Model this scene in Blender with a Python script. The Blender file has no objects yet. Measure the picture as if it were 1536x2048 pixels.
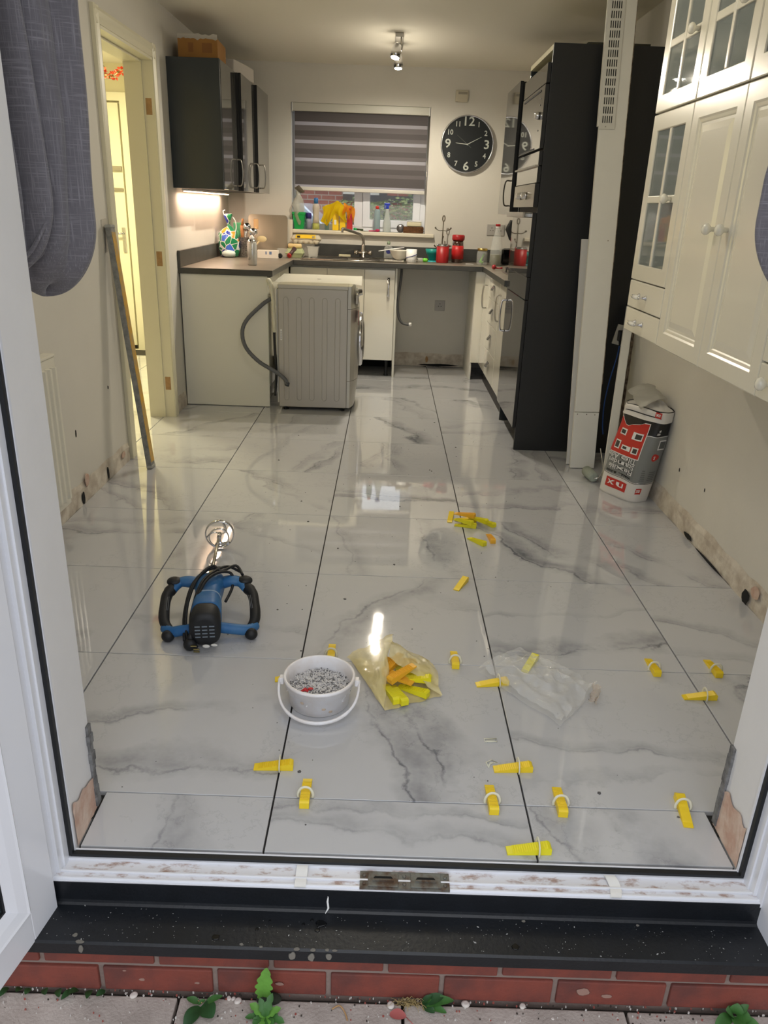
import bpy, bmesh, math, random
import numpy as np
from mathutils import Vector, Matrix, noise

C = bpy.context.scene.collection
sc = bpy.context.scene
R = math.radians
rnd = random.Random(7)

# ------------------------------------------------------------------ camera
cam_d = bpy.data.cameras.new('camera')
cam = bpy.data.objects.new('camera', cam_d)
C.objects.link(cam)
sc.camera = cam
CP = Vector((0.2276, -1.4458, 1.3136))
yaw, pitch, roll, FPX = 0.005808, 0.377322, 0.037714, 1533.57
_cy, _sy = math.cos(yaw), math.sin(yaw)
fw = Vector((_sy*math.cos(pitch), _cy*math.cos(pitch), -math.sin(pitch)))
rt = Vector((_cy, -_sy, 0))
up = rt.cross(fw)
r2 = rt*math.cos(roll) + up*math.sin(roll)
u2 = -rt*math.sin(roll) + up*math.cos(roll)
M = Matrix((r2, u2, -fw)).transposed().to_4x4()
M.translation = CP
cam.matrix_world = M
cam_d.sensor_fit = 'VERTICAL'
cam_d.sensor_height = 36.0
cam_d.lens = FPX/2048*36.0
cam_d.clip_start = 0.02
cam_d.clip_end = 200

# ------------------------------------------------------------------ world and lights
w = bpy.data.worlds.new('overcast_sky'); sc.world = w; w.use_nodes = True
nt = w.node_tree
bg = nt.nodes['Background']
tc = nt.nodes.new('ShaderNodeTexCoord')
sep = nt.nodes.new('ShaderNodeSeparateXYZ')
nt.links.new(tc.outputs['Generated'], sep.inputs[0])
cr = nt.nodes.new('ShaderNodeValToRGB')
cr.color_ramp.elements[0].position = 0.0; cr.color_ramp.elements[0].color = (0.80, 0.84, 0.90, 1)
cr.color_ramp.elements[1].position = 1.0; cr.color_ramp.elements[1].color = (0.98, 1.0, 1.05, 1)
nt.links.new(sep.outputs['Z'], cr.inputs[0])
nt.links.new(cr.outputs[0], bg.inputs[0])
bg.inputs['Strength'].default_value = 1.6

vs = sc.view_settings
sc.display_settings.display_device = 'sRGB'
vs.view_transform = 'Standard'; vs.look = 'None'; vs.gamma = 1.0; vs.use_curve_mapping = False
vs.exposure = 0.15

def light(name, kind, loc, energy, color, **kw):
    d = bpy.data.lights.new(name, kind); d.energy = energy; d.color = color
    for k, v in kw.items():
        if k != 'target': setattr(d, k, v)
    o = bpy.data.objects.new(name, d); o.location = loc; C.objects.link(o)
    if 'target' in kw:
        o.rotation_euler = (Vector(kw['target'])-Vector(loc)).to_track_quat('-Z', 'Y').to_euler()
    return o
WARM = (1.0, 0.90, 0.73)
# the two ceiling spots (the lamps of the fitting over the kitchen)
light('spot_lamp_light', 'SPOT', (0.226, 4.22, 2.165), 46, WARM, spot_size=R(165), spot_blend=0.6, shadow_soft_size=0.02, target=(0.1, 3.2, 0))
light('bulb_ceiling_fill', 'POINT', (0.222, 4.25, 2.12), 1.6, WARM, shadow_soft_size=0.04)  # extra lamp imitating bulb spill, added to brighten the ceiling
light('bulb_ceiling_fill', 'POINT', (0.245, 4.60, 2.12), 1.6, WARM, shadow_soft_size=0.04)  # second spill lamp, likewise added for the ceiling
light('spot_lamp_light', 'SPOT', (0.245, 4.57, 2.175), 46, WARM, spot_size=R(165), spot_blend=0.6, shadow_soft_size=0.02, target=(0.3, 4.9, 0))
# added fill lamp, unseen above the frame, brightening the dining-end ceiling
light('dining_ceiling_fill', 'POINT', (0.25, 1.45, 2.16), 12, (1.0, 0.94, 0.82), shadow_soft_size=0.12)
# hall light
light('hall_ceiling_light', 'AREA', (-2.15, 4.3, 2.28), 62, (1.0, 0.89, 0.55), shape='DISK', size=0.4, target=(-2.15, 4.3, 0))
# under-cabinet strip
light('strip_light_glow', 'AREA', (-1.085, 4.5, 1.362), 5.0, (1.0, 0.70, 0.50), shape='RECTANGLE', size=0.03, size_y=1.3)

# ------------------------------------------------------------------ helpers
def lin(c):
    c = c/255.0
    return c/12.92 if c <= 0.04045 else ((c+0.055)/1.055)**2.4
def rgb(r, g, b): return (lin(r), lin(g), lin(b), 1)

MATS = {}
def mat(name, col, rough=0.5, metal=0.0, bump=0.0, bscale=40.0, var=0.0, vscale=6.0, trans=0.0, ior=1.5, alpha=1.0,
        emit=None, estr=0.0, coat=0.0, spec=0.5, sub=0.0, col2=None, stretch=None, sss=0.0):
    if name in MATS: return MATS[name]
    m = bpy.data.materials.new(name); m.use_nodes = True
    n = m.node_tree; b = n.nodes['Principled BSDF']
    b.inputs['Base Color'].default_value = col
    b.inputs['Roughness'].default_value = rough
    b.inputs['Metallic'].default_value = metal
    b.inputs['IOR'].default_value = ior
    b.inputs['Transmission Weight'].default_value = trans
    b.inputs['Alpha'].default_value = alpha
    b.inputs['Coat Weight'].default_value = coat
    b.inputs['Specular IOR Level'].default_value = spec
    if emit: b.inputs['Emission Color'].default_value = emit; b.inputs['Emission Strength'].default_value = estr
    if sss: b.inputs['Subsurface Weight'].default_value = sss; b.inputs['Subsurface Scale'].default_value = 0.01
    tcn = n.nodes.new('ShaderNodeTexCoord')
    mp = n.nodes.new('ShaderNodeMapping')
    if stretch: mp.inputs['Scale'].default_value = stretch
    n.links.new(tcn.outputs['Object'], mp.inputs[0])
    if bump:
        nz = n.nodes.new('ShaderNodeTexNoise'); nz.inputs['Scale'].default_value = bscale; nz.inputs['Detail'].default_value = 4
        bp = n.nodes.new('ShaderNodeBump'); bp.inputs['Strength'].default_value = bump; bp.inputs['Distance'].default_value = 0.004
        n.links.new(mp.outputs[0], nz.inputs['Vector']); n.links.new(nz.outputs[0], bp.inputs['Height'])
        n.links.new(bp.outputs[0], b.inputs['Normal'])
    if var or col2:
        nz = n.nodes.new('ShaderNodeTexNoise'); nz.inputs['Scale'].default_value = vscale; nz.inputs['Detail'].default_value = 6
        nz.inputs['Roughness'].default_value = 0.6
        r_ = n.nodes.new('ShaderNodeValToRGB')
        c2 = col2 or tuple(max(0, c*(1-var)) for c in col[:3])+(1,)
        r_.color_ramp.elements[0].position = 0.38; r_.color_ramp.elements[0].color = c2
        r_.color_ramp.elements[1].position = 0.62; r_.color_ramp.elements[1].color = col
        n.links.new(mp.outputs[0], nz.inputs['Vector']); n.links.new(nz.outputs[0], r_.inputs[0]); n.links.new(r_.outputs[0], b.inputs['Base Color'])
    MATS[name] = m
    return m

class MB:
    """collects shapes into one bmesh"""
    def __init__(s): s.bm = bmesh.new(); s.mi = 0
    def _tag(s, faces, smooth=False):
        for f in faces: f.material_index = s.mi; f.smooth = smooth
    def box(s, x0, x1, y0, y1, z0, z1, bev=0.0, mtx=None):
        r = bmesh.ops.create_cube(s.bm, size=1.0)
        vs_ = r['verts']
        for v in vs_:
            v.co = Vector(((x0+x1)/2+v.co.x*(x1-x0), (y0+y1)/2+v.co.y*(y1-y0), (z0+z1)/2+v.co.z*(z1-z0)))
        fs = list({f for v in vs_ for f in v.link_faces})
        if bev > 0:
            es = list({e for v in vs_ for e in v.link_edges})
            rr = bmesh.ops.bevel(s.bm, geom=es, offset=bev, segments=2, affect='EDGES', profile=0.5)
            vset = set(rr['verts']) | set(v for v in vs_ if v.is_valid)
            fs = list({f for v in vset for f in v.link_faces})
            vs_ = list(vset)
            s._tag(fs, False)
        else: s._tag(fs)
        if mtx:
            for v in vs_: v.co = mtx @ v.co
        return s
    def ring(s, pts):
        return [s.bm.verts.new(p) for p in pts]
    def loft(s, rings, closed=True, cap0=True, cap1=True, smooth=True):
        vr = [s.ring(r) for r in rings]
        n = len(vr[0]); fs = []
        for a, b in zip(vr[:-1], vr[1:]):
            rng = range(n) if closed else range(n-1)
            for i in rng:
                j = (i+1) % n
                try: fs.append(s.bm.faces.new((a[i], a[j], b[j], b[i])))
                except ValueError: pass
        s._tag(fs, smooth)
        cf = []
        if closed and cap0: cf.append(s.bm.faces.new(list(reversed(vr[0]))))
        if closed and cap1: cf.append(s.bm.faces.new(vr[-1]))
        s._tag(cf, False)
        return s
    def lathe(s, prof, n=24, loc=(0, 0, 0), mtx=None, cap0=True, cap1=True, smooth=True):
        rings = []
        for r, z in prof:
            ring = []
            for i in range(n):
                a = 2*math.pi*i/n
                p = Vector((r*math.cos(a), r*math.sin(a), z))
                if mtx: p = mtx @ p
                ring.append(p+Vector(loc))
            rings.append(ring)
        return s.loft(rings, True, cap0, cap1, smooth)
    def tube(s, pts, r, n=8, caps=True, flat=None, smooth=True):
        pts = [Vector(p) for p in pts]
        if not hasattr(r, '__len__'): r = [r]*len(pts)
        rings = []; prev = None
        for i, p in enumerate(pts):
            t = (pts[min(i+1, len(pts)-1)]-pts[max(i-1, 0)])
            if t.length < 1e-9: t = Vector((0, 0, 1))
            t.normalize()
            if prev is None:
                a = Vector((0, 0, 1)) if abs(t.z) < 0.9 else Vector((1, 0, 0))
                u_ = t.cross(a).normalized()
            else:
                u_ = (prev - t*prev.dot(t)).normalized()
            prev = u_
            v_ = t.cross(u_)
            rr = r[i]; ra, rb = (rr if hasattr(rr, '__len__') else (rr, rr))
            rings.append([p+u_*ra*math.cos(2*math.pi*k/n)+v_*rb*math.sin(2*math.pi*k/n) for k in range(n)])
        return s.loft(rings, True, caps, caps, smooth)
    def prism(s, poly, axis, a, b, smooth=False):
        """poly of 2D points extruded along axis from a to b"""
        def P(q, h):
            if axis == 'x': return (h, q[0], q[1])
            if axis == 'y': return (q[0], h, q[1])
            return (q[0], q[1], h)
        va = s.ring([P(q, a) for q in poly]); vb = s.ring([P(q, b) for q in poly])
        n = len(poly); fs = []
        for i in range(n):
            j = (i+1) % n
            fs.append(s.bm.faces.new((va[i], va[j], vb[j], vb[i])))
        fs.append(s.bm.faces.new(list(reversed(va)))); fs.append(s.bm.faces.new(vb))
        s._tag(fs, smooth)
        return s
    def grid(s, fn, nu, nv, smooth=True, wrap_u=False):
        V = [[s.bm.verts.new(fn(i/nu, j/nv)) for i in range(nu+(0 if wrap_u else 1))] for j in range(nv+1)]
        fs = []
        for j in range(nv):
            for i in range(nu):
                i2 = (i+1) % nu if wrap_u else i+1
                fs.append(s.bm.faces.new((V[j][i], V[j][i2], V[j+1][i2], V[j+1][i])))
        s._tag(fs, smooth)
        return s
    def ball(s, c, r, sx=1, sy=1, sz=1, n=12, m=8, fn=None):
        rings = []
        for j in range(1, m):
            t = math.pi*j/m
            rings.append([Vector((c[0]+r*sx*math.sin(t)*math.cos(2*math.pi*i/n), c[1]+r*sy*math.sin(t)*math.sin(2*math.pi*i/n), c[2]-r*sz*math.cos(t))) for i in range(n)])
        if fn: rings = [[fn(p) for p in q] for q in rings]
        return s.loft(rings)
    def quad(s, a, b, c, d):
        f = s.bm.faces.new([s.bm.verts.new(p) for p in (a, b, c, d)]); s._tag([f]); return s

def rframe(mb, axis, a, b, u0, u1, v0, v1, t, bev=0.003):
    """rectangular frame lofted as one clean ring; profile t wide, from a to b along axis"""
    def P(u, v, h): return (h, u, v) if axis == 'x' else ((u, h, v) if axis == 'y' else (u, v, h))
    def rc(d, h): return [P(u0+d, v0+d, h), P(u1-d, v0+d, h), P(u1-d, v1-d, h), P(u0+d, v1-d, h)]
    rings = [rc(bev, a), rc(t-bev, a), rc(t, a+(bev if b > a else -bev)), rc(t, b), rc(0, b), rc(0, a+(bev if b > a else -bev)), rc(bev, a)]
    return mb.loft(rings, True, False, False, smooth=False)
def obj(name, mb, m, parent=None, loc=None, rot=None):
    me = bpy.data.meshes.new(name)
    bmesh.ops.recalc_face_normals(mb.bm, faces=mb.bm.faces[:])
    mb.bm.to_mesh(me); mb.bm.free()
    for mm in (m if isinstance(m, (list, tuple)) else [m]): me.materials.append(mm)
    o = bpy.data.objects.new(name, me); C.objects.link(o)
    if parent: o.parent = parent
    if loc is not None: o.location = loc
    if rot is not None: o.rotation_euler = rot
    return o
def thing(name, label, cat, loc=(0, 0, 0), rz=0.0, group=None, rot=None):
    o = bpy.data.objects.new(name, None); C.objects.link(o)
    o.empty_display_size = 0.05
    o.location = loc; o.rotation_euler = rot if rot is not None else (0, 0, rz)
    o['label'] = label; o['category'] = cat
    if group: o['group'] = group
    return o
def tag(o, label, cat, group=None):
    o['label'] = label; o['category'] = cat
    if group: o['group'] = group
    return o
def struct(name, mb, m, parent=None, loc=None):
    o = obj(name, mb, m, parent, loc)
    if not parent: o['kind'] = 'structure'
    return o
def sempty(name):
    o = bpy.data.objects.new(name, None); C.objects.link(o); o['kind'] = 'structure'; return o
def stuff(o): o['kind'] = 'stuff'; return o
def share(src, parent, loc=None, rot=None, scale=None):
    o = src.copy(); C.objects.link(o); o.parent = parent
    if loc is not None: o.location = loc
    if rot is not None: o.rotation_euler = rot
    if scale is not None: o.scale = scale
    return o
def dup(root, loc, rot, label=None, group=None):
    r = root.copy(); C.objects.link(r); r.location = loc; r.rotation_euler = rot
    if label: r['label'] = label
    if group: r['group'] = group
    for ch in list(root.children):
        c = ch.copy(); C.objects.link(c); c.parent = r
        for g in ch.children:
            d = g.copy(); C.objects.link(d); d.parent = c
    return r
def text_bm(txt, size, extrude=0.0, align='CENTER', bold=0.0, sx=1.0):
    cu = bpy.data.curves.new('t', 'FONT'); cu.body = txt; cu.size = size; cu.extrude = extrude
    cu.align_x = align; cu.align_y = 'CENTER'; cu.offset = bold; cu.resolution_u = 2
    o = bpy.data.objects.new('t', cu); C.objects.link(o)
    bpy.context.view_layer.update()
    dg = bpy.context.evaluated_depsgraph_get()
    me = bpy.data.meshes.new_from_object(o.evaluated_get(dg))
    bpy.data.objects.remove(o); bpy.data.curves.remove(cu)
    for v in me.vertices: v.co.x *= sx
    return me
def text_obj(name, txt, size, mtx, m, parent=None, extrude=0.0004, bold=0.0, sx=1.0, align='CENTER', warp=None, subdiv=0):
    me = text_bm(txt, size, extrude, align, bold, sx)
    if warp:
        bm = bmesh.new(); bm.from_mesh(me)
        for v in bm.verts: v.co = warp(v.co)
        bm.to_mesh(me); bm.free()
    else: me.transform(mtx)
    me.name = name; me.materials.clear(); me.materials.append(m)
    o = bpy.data.objects.new(name, me); C.objects.link(o)
    if parent: o.parent = parent
    return o
def smoothpath(pts, n=6):
    """Catmull-Rom through pts"""
    P = [Vector(p) for p in pts]; out = []
    for i in range(len(P)-1):
        p0 = P[max(i-1, 0)]; p1 = P[i]; p2 = P[i+1]; p3 = P[min(i+2, len(P)-1)]
        for k in range(n):
            t = k/n
            out.append(0.5*((2*p1)+(-p0+p2)*t+(2*p0-5*p1+4*p2-p3)*t*t+(-p0+3*p1-3*p2+p3)*t**3))
    out.append(P[-1]); return out
def nz3(x, y, z): return noise.noise(Vector((x, y, z)))

# ------------------------------------------------------------------ materials
M_wall = mat('painted_plaster', rgb(214, 210, 200), 0.75, bump=0.12, bscale=60, var=0.03, vscale=3)
M_wallfront = mat('painted_reveal', rgb(222, 221, 220), 0.7, bump=0.15, bscale=30, var=0.03, vscale=9)
M_ceil = mat('ceiling_paint', rgb(232, 227, 213), 0.85, bump=0.06, bscale=50)
M_upvc = mat('white_upvc', rgb(226, 228, 234), 0.22, coat=0.2)
M_gasket = mat('black_rubber_gasket', rgb(12, 16, 20), 0.55)
M_gloss_white = mat('gloss_white_door', rgb(226, 222, 206), 0.12, coat=0.6)
M_white_panel = mat('matt_white_panel', rgb(222, 220, 208), 0.35)
M_grey_gloss = mat('anthracite_gloss_door', rgb(66, 65, 62), 0.06, coat=0.35, spec=0.6)
M_dark_edge = mat('dark_carcass', rgb(20, 20, 20), 0.6)
M_carcass = mat('anthracite_carcass', rgb(48, 54, 58), 0.22, bump=0.02, bscale=300)
M_black_panel = mat('black_panel', rgb(23, 24, 25), 0.42, var=0.15, vscale=90)
M_wt_lit = mat('grey_worktop_lit', rgb(128, 120, 108), 0.35, var=0.2, vscale=5)  # laminate painted lighter, standing in for light falling on the top
M_wt_shaded = mat('grey_worktop_shaded', rgb(68, 67, 62), 0.42, var=0.2, vscale=14)  # same laminate painted darker, for shade on the upright faces
M_chrome = mat('chrome', rgb(215, 215, 218), 0.12, metal=1.0)
M_steel = mat('brushed_steel', rgb(170, 165, 155), 0.28, metal=1.0)
M_cream = mat('cream_gloss_cabinet', rgb(226, 221, 204), 0.22, coat=0.25)
M_glass = mat('cabinet_glass', rgb(150, 160, 160), 0.03, trans=0.0, alpha=0.45, spec=1.0)
M_cabin = mat('cabinet_inside', rgb(90, 88, 80), 0.6)
M_silver = mat('silver_appliance', rgb(178, 173, 164), 0.38, metal=0.35)
M_silver2 = mat('silver_front', rgb(180, 176, 166), 0.3, metal=0.3)
M_black = mat('black_plastic', rgb(14, 15, 17), 0.45)
M_blackgloss = mat('black_gloss', rgb(10, 10, 11), 0.08, coat=0.5)
M_white = mat('white_plastic', rgb(232, 232, 230), 0.4)
M_skirt = mat('scarred_plaster', rgb(214, 206, 192), 0.85, bump=0.6, bscale=35, col2=rgb(184, 172, 156), vscale=14)
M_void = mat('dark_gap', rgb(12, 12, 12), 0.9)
M_radiator = mat('radiator_white', rgb(226, 222, 208), 0.35)
M_brown = mat('bare_wood', rgb(176, 138, 92), 0.7, var=0.2, vscale=30)

# marble tile: the veins run through each glazed tile; per tile (object) properties give their lines
def marble():
    m = bpy.data.materials.new('marble_look_porcelain'); m.use_nodes = True
    n = m.node_tree; N = n.nodes; L = n.links; b = N['Principled BSDF']
    geo = N.new('ShaderNodeNewGeometry')
    def attr(nm):
        a = N.new('ShaderNodeAttribute'); a.attribute_type = 'OBJECT'; a.attribute_name = nm; return a
    def math_(op, a, b_=None, c=None):
        k = N.new('ShaderNodeMath'); k.operation = op
        for i, v in enumerate((a, b_, c)):
            if v is None: continue
            if hasattr(v, 'links'): L.new(v, k.inputs[i])
            else: k.inputs[i].default_value = v
        return k.outputs[0]
    seed = attr('tile_seed')
    sx = N.new('ShaderNodeSeparateXYZ'); L.new(geo.outputs['Position'], sx.inputs[0])
    off = N.new('ShaderNodeVectorMath'); off.operation = 'ADD'
    L.new(geo.outputs['Position'], off.inputs[0]); L.new(seed.outputs['Vector'], off.inputs[1])
    def noise_(scale, det, rough=0.6):
        k = N.new('ShaderNodeTexNoise'); k.inputs['Scale'].default_value = scale; k.inputs['Detail'].default_value = det
        k.inputs['Roughness'].default_value = rough; L.new(off.outputs[0], k.inputs['Vector']); return k.outputs[0]
    n1 = noise_(2.6, 2, 0.5); n2 = noise_(8, 6, 0.62); n3 = noise_(3.4, 5, 0.65); n4 = noise_(24, 5, 0.7)
    warp = math_('ADD', math_('MULTIPLY', math_('SUBTRACT', n1, 0.5), 0.30), math_('MULTIPLY', math_('SUBTRACT', n2, 0.5), 0.13))
    tot = None
    for k in ('vein_a', 'vein_b'):
        a = attr(k); s_ = N.new('ShaderNodeSeparateXYZ'); L.new(a.outputs['Vector'], s_.inputs[0])
        q = attr(k+'_size'); t_ = N.new('ShaderNodeSeparateXYZ'); L.new(q.outputs['Vector'], t_.inputs[0])
        d = math_('ADD', math_('MULTIPLY', sx.outputs[0], s_.outputs[0]), math_('MULTIPLY', sx.outputs[1], s_.outputs[1]))
        d = math_('ADD', math_('SUBTRACT', d, s_.outputs[2]), warp)
        ad = math_('ABSOLUTE', d)
        # soft cloudy band
        band = math_('SUBTRACT', 1.0, math_('DIVIDE', ad, t_.outputs[0])); band = math_('MAXIMUM', band, 0.0)
        cl = math_('MULTIPLY', math_('MAXIMUM', math_('SUBTRACT', n3, 0.36), 0.0), 3.4)
        band = math_('MULTIPLY', math_('MULTIPLY', band, cl), t_.outputs[1])
        # sharp line at one side of the band
        e = math_('ABSOLUTE', math_('ADD', d, math_('MULTIPLY', t_.outputs[0], 0.45)))
        line = math_('MAXIMUM', math_('SUBTRACT', 1.0, math_('DIVIDE', e, 0.009)), 0.0)
        line = math_('MULTIPLY', math_('MULTIPLY', line, math_('MULTIPLY', math_('MAXIMUM', math_('SUBTRACT', n3, 0.40), 0.0), 4.0)), t_.outputs[1])
        s3 = math_('ADD', math_('MULTIPLY', band, 0.78), math_('MULTIPLY', line, 0.8))
        tot = s3 if tot is None else math_('ADD', tot, s3)
    fine = math_('MULTIPLY', math_('MAXIMUM', math_('SUBTRACT', 1.0, math_('DIVIDE', math_('ABSOLUTE', math_('SUBTRACT', n2, 0.5)), 0.012)), 0.0), 0.16)
    fine = math_('MULTIPLY', fine, math_('GREATER_THAN', n1, 0.53))
    tot = math_('MINIMUM', math_('ADD', math_('ADD', tot, fine), math_('MULTIPLY', math_('SUBTRACT', n4, 0.5), 0.10)), 1.0)
    mx = N.new('ShaderNodeMix'); mx.data_type = 'RGBA'
    mx.inputs['A'].default_value = rgb(192, 193, 196); mx.inputs['B'].default_value = rgb(112, 114, 121)
    L.new(tot, mx.inputs['Factor']); L.new(mx.outputs['Result'], b.inputs['Base Color'])
    # dust film and slight waviness of the glaze
    d1 = N.new('ShaderNodeTexNoise'); d1.inputs['Scale'].default_value = 1.7; d1.inputs['Detail'].default_value = 5
    L.new(geo.outputs['Position'], d1.inputs['Vector'])
    mr = N.new('ShaderNodeMapRange'); mr.inputs['From Min'].default_value = 0.35; mr.inputs['From Max'].default_value = 0.7
    mr.inputs['To Min'].default_value = 0.025; mr.inputs['To Max'].default_value = 0.07
    L.new(d1.outputs[0], mr.inputs[0]); L.new(mr.outputs[0], b.inputs['Roughness'])
    wv = N.new('ShaderNodeTexNoise'); wv.inputs['Scale'].default_value = 7; wv.inputs['Detail'].default_value = 1
    L.new(off.outputs[0], wv.inputs['Vector'])
    bp = N.new('ShaderNodeBump'); bp.inputs['Strength'].default_value = 0.08; bp.inputs['Distance'].default_value = 0.006
    L.new(wv.outputs[0], bp.inputs['Height']); L.new(bp.outputs[0], b.inputs['Normal'])
    b.inputs['IOR'].default_value = 1.55
    b.inputs['Coat Weight'].default_value = 0.55; b.inputs['Coat Roughness'].default_value = 0.02; b.inputs['Coat IOR'].default_value = 1.5
    return m
M_tile = marble()

# ------------------------------------------------------------------ ROOM SHELL
XL, XR, YB, ZC = -1.14, 1.60, 5.50, 2.36
YF = -0.04        # inner face of the door wall
DY0, DY1, DZ = 2.60, 3.42, 2.03   # doorway in left wall

fl = MB(); fl.box(-3.0, XR+0.1, -0.165, 6.0, -0.12, -0.012)
floor = struct('floor', fl, mat('tile_adhesive_bed', rgb(46, 44, 42), 0.9))
GX, GY = 0.0022, 0.0013
VEINS = {  # (col,row): [(angle of normal deg, through x, through y, width, strength), ...]
 (0, 0): [(12, 0.30, 0.30, 0.075, 1.0), (20, 0.42, 0.25, 0.06, 0.9)],
 (-1, 0): [(92, -0.3, 0.10, 0.05, 0.8), (95, -0.3, 0.32, 0.03, 0.5)],
 (1, 0): [(88, 0.9, 0.22, 0.03, 0.6), (97, 0.9, 0.10, 0.02, 0.4)],
 (0, -1): [(80, 0.3, -0.10, 0.03, 0.5), (85, 0.5, -0.05, 0.02, 0.5)],
 (-1, -1): [(3, -0.17, -0.10, 0.07, 0.8), (92, -0.3, -0.3, 0.03, 0.1)],
 (1, -1): [(30, 0.72, -0.08, 0.05, 0.8), (32, 0.86, -0.08, 0.045, 1.0)],
 (0, 1): [(-35, 0.10, 0.75, 0.06, 0.7), (60, 0.5, 1.0, 0.03, 0.3)],
 (1, 1): [(94, 0.9, 0.73, 0.05, 0.9), (100, 0.9, 0.95, 0.02, 0.3)],
 (-1, 1): [(88, -0.3, 0.80, 0.03, 0.4), (80, -0.3, 0.70, 0.03, 0.3)],
 (2, 1): [(60, 1.4, 0.85, 0.03, 0.5), (88, 1.3, 0.7, 0.03, 0.3)],
 (1, 2): [(35, 0.86, 1.45, 0.05, 0.9), (38, 1.0, 1.5, 0.05, 0.8)],
 (0, 2): [(10, 0.50, 1.5, 0.06, 0.8), (8, 0.12, 1.4, 0.06, 0.4)],
 (-1, 2): [(-30, -0.5, 1.4, 0.05, 0.5), (50, -0.2, 1.5, 0.02, 0.3)],
 (2, 2): [(38, 1.38, 1.45, 0.05, 0.6), (40, 1.2, 1.3, 0.03, 0.5)],
}
tmats = {}
tcount = 0
def tile(x0, x1, y0, y1, col, row):
    global tcount
    if x1-x0 < 0.03 or y1-y0 < 0.02: return
    key = (round(x1-x0, 3), round(y1-y0, 3))
    if key not in tmats:
        mb = MB(); hx, hy = (x1-x0)/2, (y1-y0)/2; b_ = 0.0008
        mb.loft([[(-hx, -hy, -0.012), (hx, -hy, -0.012), (hx, hy, -0.012), (-hx, hy, -0.012)],
                 [(-hx, -hy, -b_), (hx, -hy, -b_), (hx, hy, -b_), (-hx, hy, -b_)],
                 [(-hx+b_, -hy+b_, 0), (hx-b_, -hy+b_, 0), (hx-b_, hy-b_, 0), (-hx+b_, hy-b_, 0)]], smooth=False)
        o = obj('tile', mb, M_tile, floor); tmats[key] = o
    else:
        o = share(tmats[key], floor)
    o.name = 'tile'
    o.location = ((x0+x1)/2, (y0+y1)/2, 0)
    rr = random.Random(col*31+row*7+5)
    o['tile_seed'] = [rr.uniform(0, 40), rr.uniform(0, 40), rr.uniform(0, 40)]
    v = VEINS.get((col, row))
    if not v:
        a = rr.choice([rr.uniform(15, 50), rr.uniform(75, 105), rr.uniform(-40, -10)])
        v = [(a, (x0+x1)/2+rr.uniform(-.15, .15), (y0+y1)/2+rr.uniform(-.15, .15), rr.uniform(.03, .06), rr.uniform(.45, .9)),
             (a+rr.uniform(-12, 12), (x0+x1)/2+rr.uniform(-.25, .25), (y0+y1)/2+rr.uniform(-.25, .25), rr.uniform(.02, .04), rr.uniform(.3, .7))]
    for k, (ang, px, py, wd, st) in zip(('vein_a', 'vein_b'), v):
        nx, ny = math.cos(R(ang)), math.sin(R(ang))
        o[k] = [nx, ny, nx*px+ny*py]; o[k+'_size'] = [wd*1.35, st*1.1, 0.0]
    tcount += 1
for row in range(-1, 10):
    ya, yb = row*0.6+GY, row*0.6+0.6-GY
    if row == -1: ya = -0.1655
    yb = min(yb, YB-0.012)
    for col in range(-5, 3):
        xa, xb = col*0.6+GX, col*0.6+0.6-GX
        if row == -1:
            tile(max(xa, -0.398), min(xb, 1.028), ya, yb, col, row); continue
        if col >= -1 or (col == -2 and row in (4, 5)):
            tile(xa, min(xb, XR-0.008), ya, yb, col, row)
        elif col == -2:
            tile(-1.132, xb, ya, yb, col, row)
        elif row >= 3:
            tile(max(xa, -2.98), xb if (col < -3 or row in (4, 5)) else -1.30, ya, min(yb, 5.86), col, row)

def wallbox(name, boxes, m=M_wall):
    mb = MB()
    for b_ in boxes: mb.box(*b_)
    return struct(name, mb, m)
# left wall with the doorway (outer face in the hall at x=-1.27)
wallbox('wall_left', [(-1.27, XL, -0.30, DY0-0.03, -0.02, ZC), (-1.27, XL, DY1+0.03, YB+0.2, -0.02, ZC), (-1.27, XL, DY0-0.03, DY1+0.03, DZ+0.03, ZC)])
wallbox('wall_right', [(XR, XR+0.13, -0.30, YB+0.2, -0.02, ZC)])
WX0, WX1, WZ0, WZ1 = -0.605, 0.525, 1.12, 2.08
wallbox('wall_back', [(-1.27, WX0, YB, YB+0.25, -0.02, ZC), (WX1, XR+0.13, YB, YB+0.25, -0.02, ZC),
                      (WX0, WX1, YB, YB+0.25, -0.02, WZ0-0.025), (WX0, WX1, YB, YB+0.25, WZ1, ZC)])
wallbox('wall_front', [(-1.27, -0.405, -0.176, YF, -0.02, ZC), (1.035, XR+0.13, -0.176, YF, -0.02, ZC), (-0.405, 1.035, -0.176, YF, 2.06, ZC)], M_wallfront)
# outside leaf of the front wall, brick above and beside the door (mostly out of frame)
wallbox('wall_outside', [(-2.2, -0.52, -0.30, -0.178, -0.06, 3.0), (1.15, 2.6, -0.30, -0.178, -0.06, 3.0), (-0.52, 1.15, -0.30, -0.178, 2.12, 3.0)],
        mat('outside_brick_face', rgb(140, 78, 66), 0.9, bump=0.4, bscale=60, var=0.3, vscale=10))
mb = MB(); mb.box(-3.1, XR+0.13, -0.30, 6.05, ZC, ZC+0.12)
struct('ceiling', mb, M_ceil)
# hall shell
wallbox('wall_hall', [(-3.1, -3.0, 1.4, 6.05, -0.02, ZC), (-3.0, -1.27, 5.88, 6.0, -0.02, ZC), (-3.0, -1.27, 1.3, 1.4, -0.02, ZC)],
        mat('hall_paint', rgb(224, 218, 190), 0.8))

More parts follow.
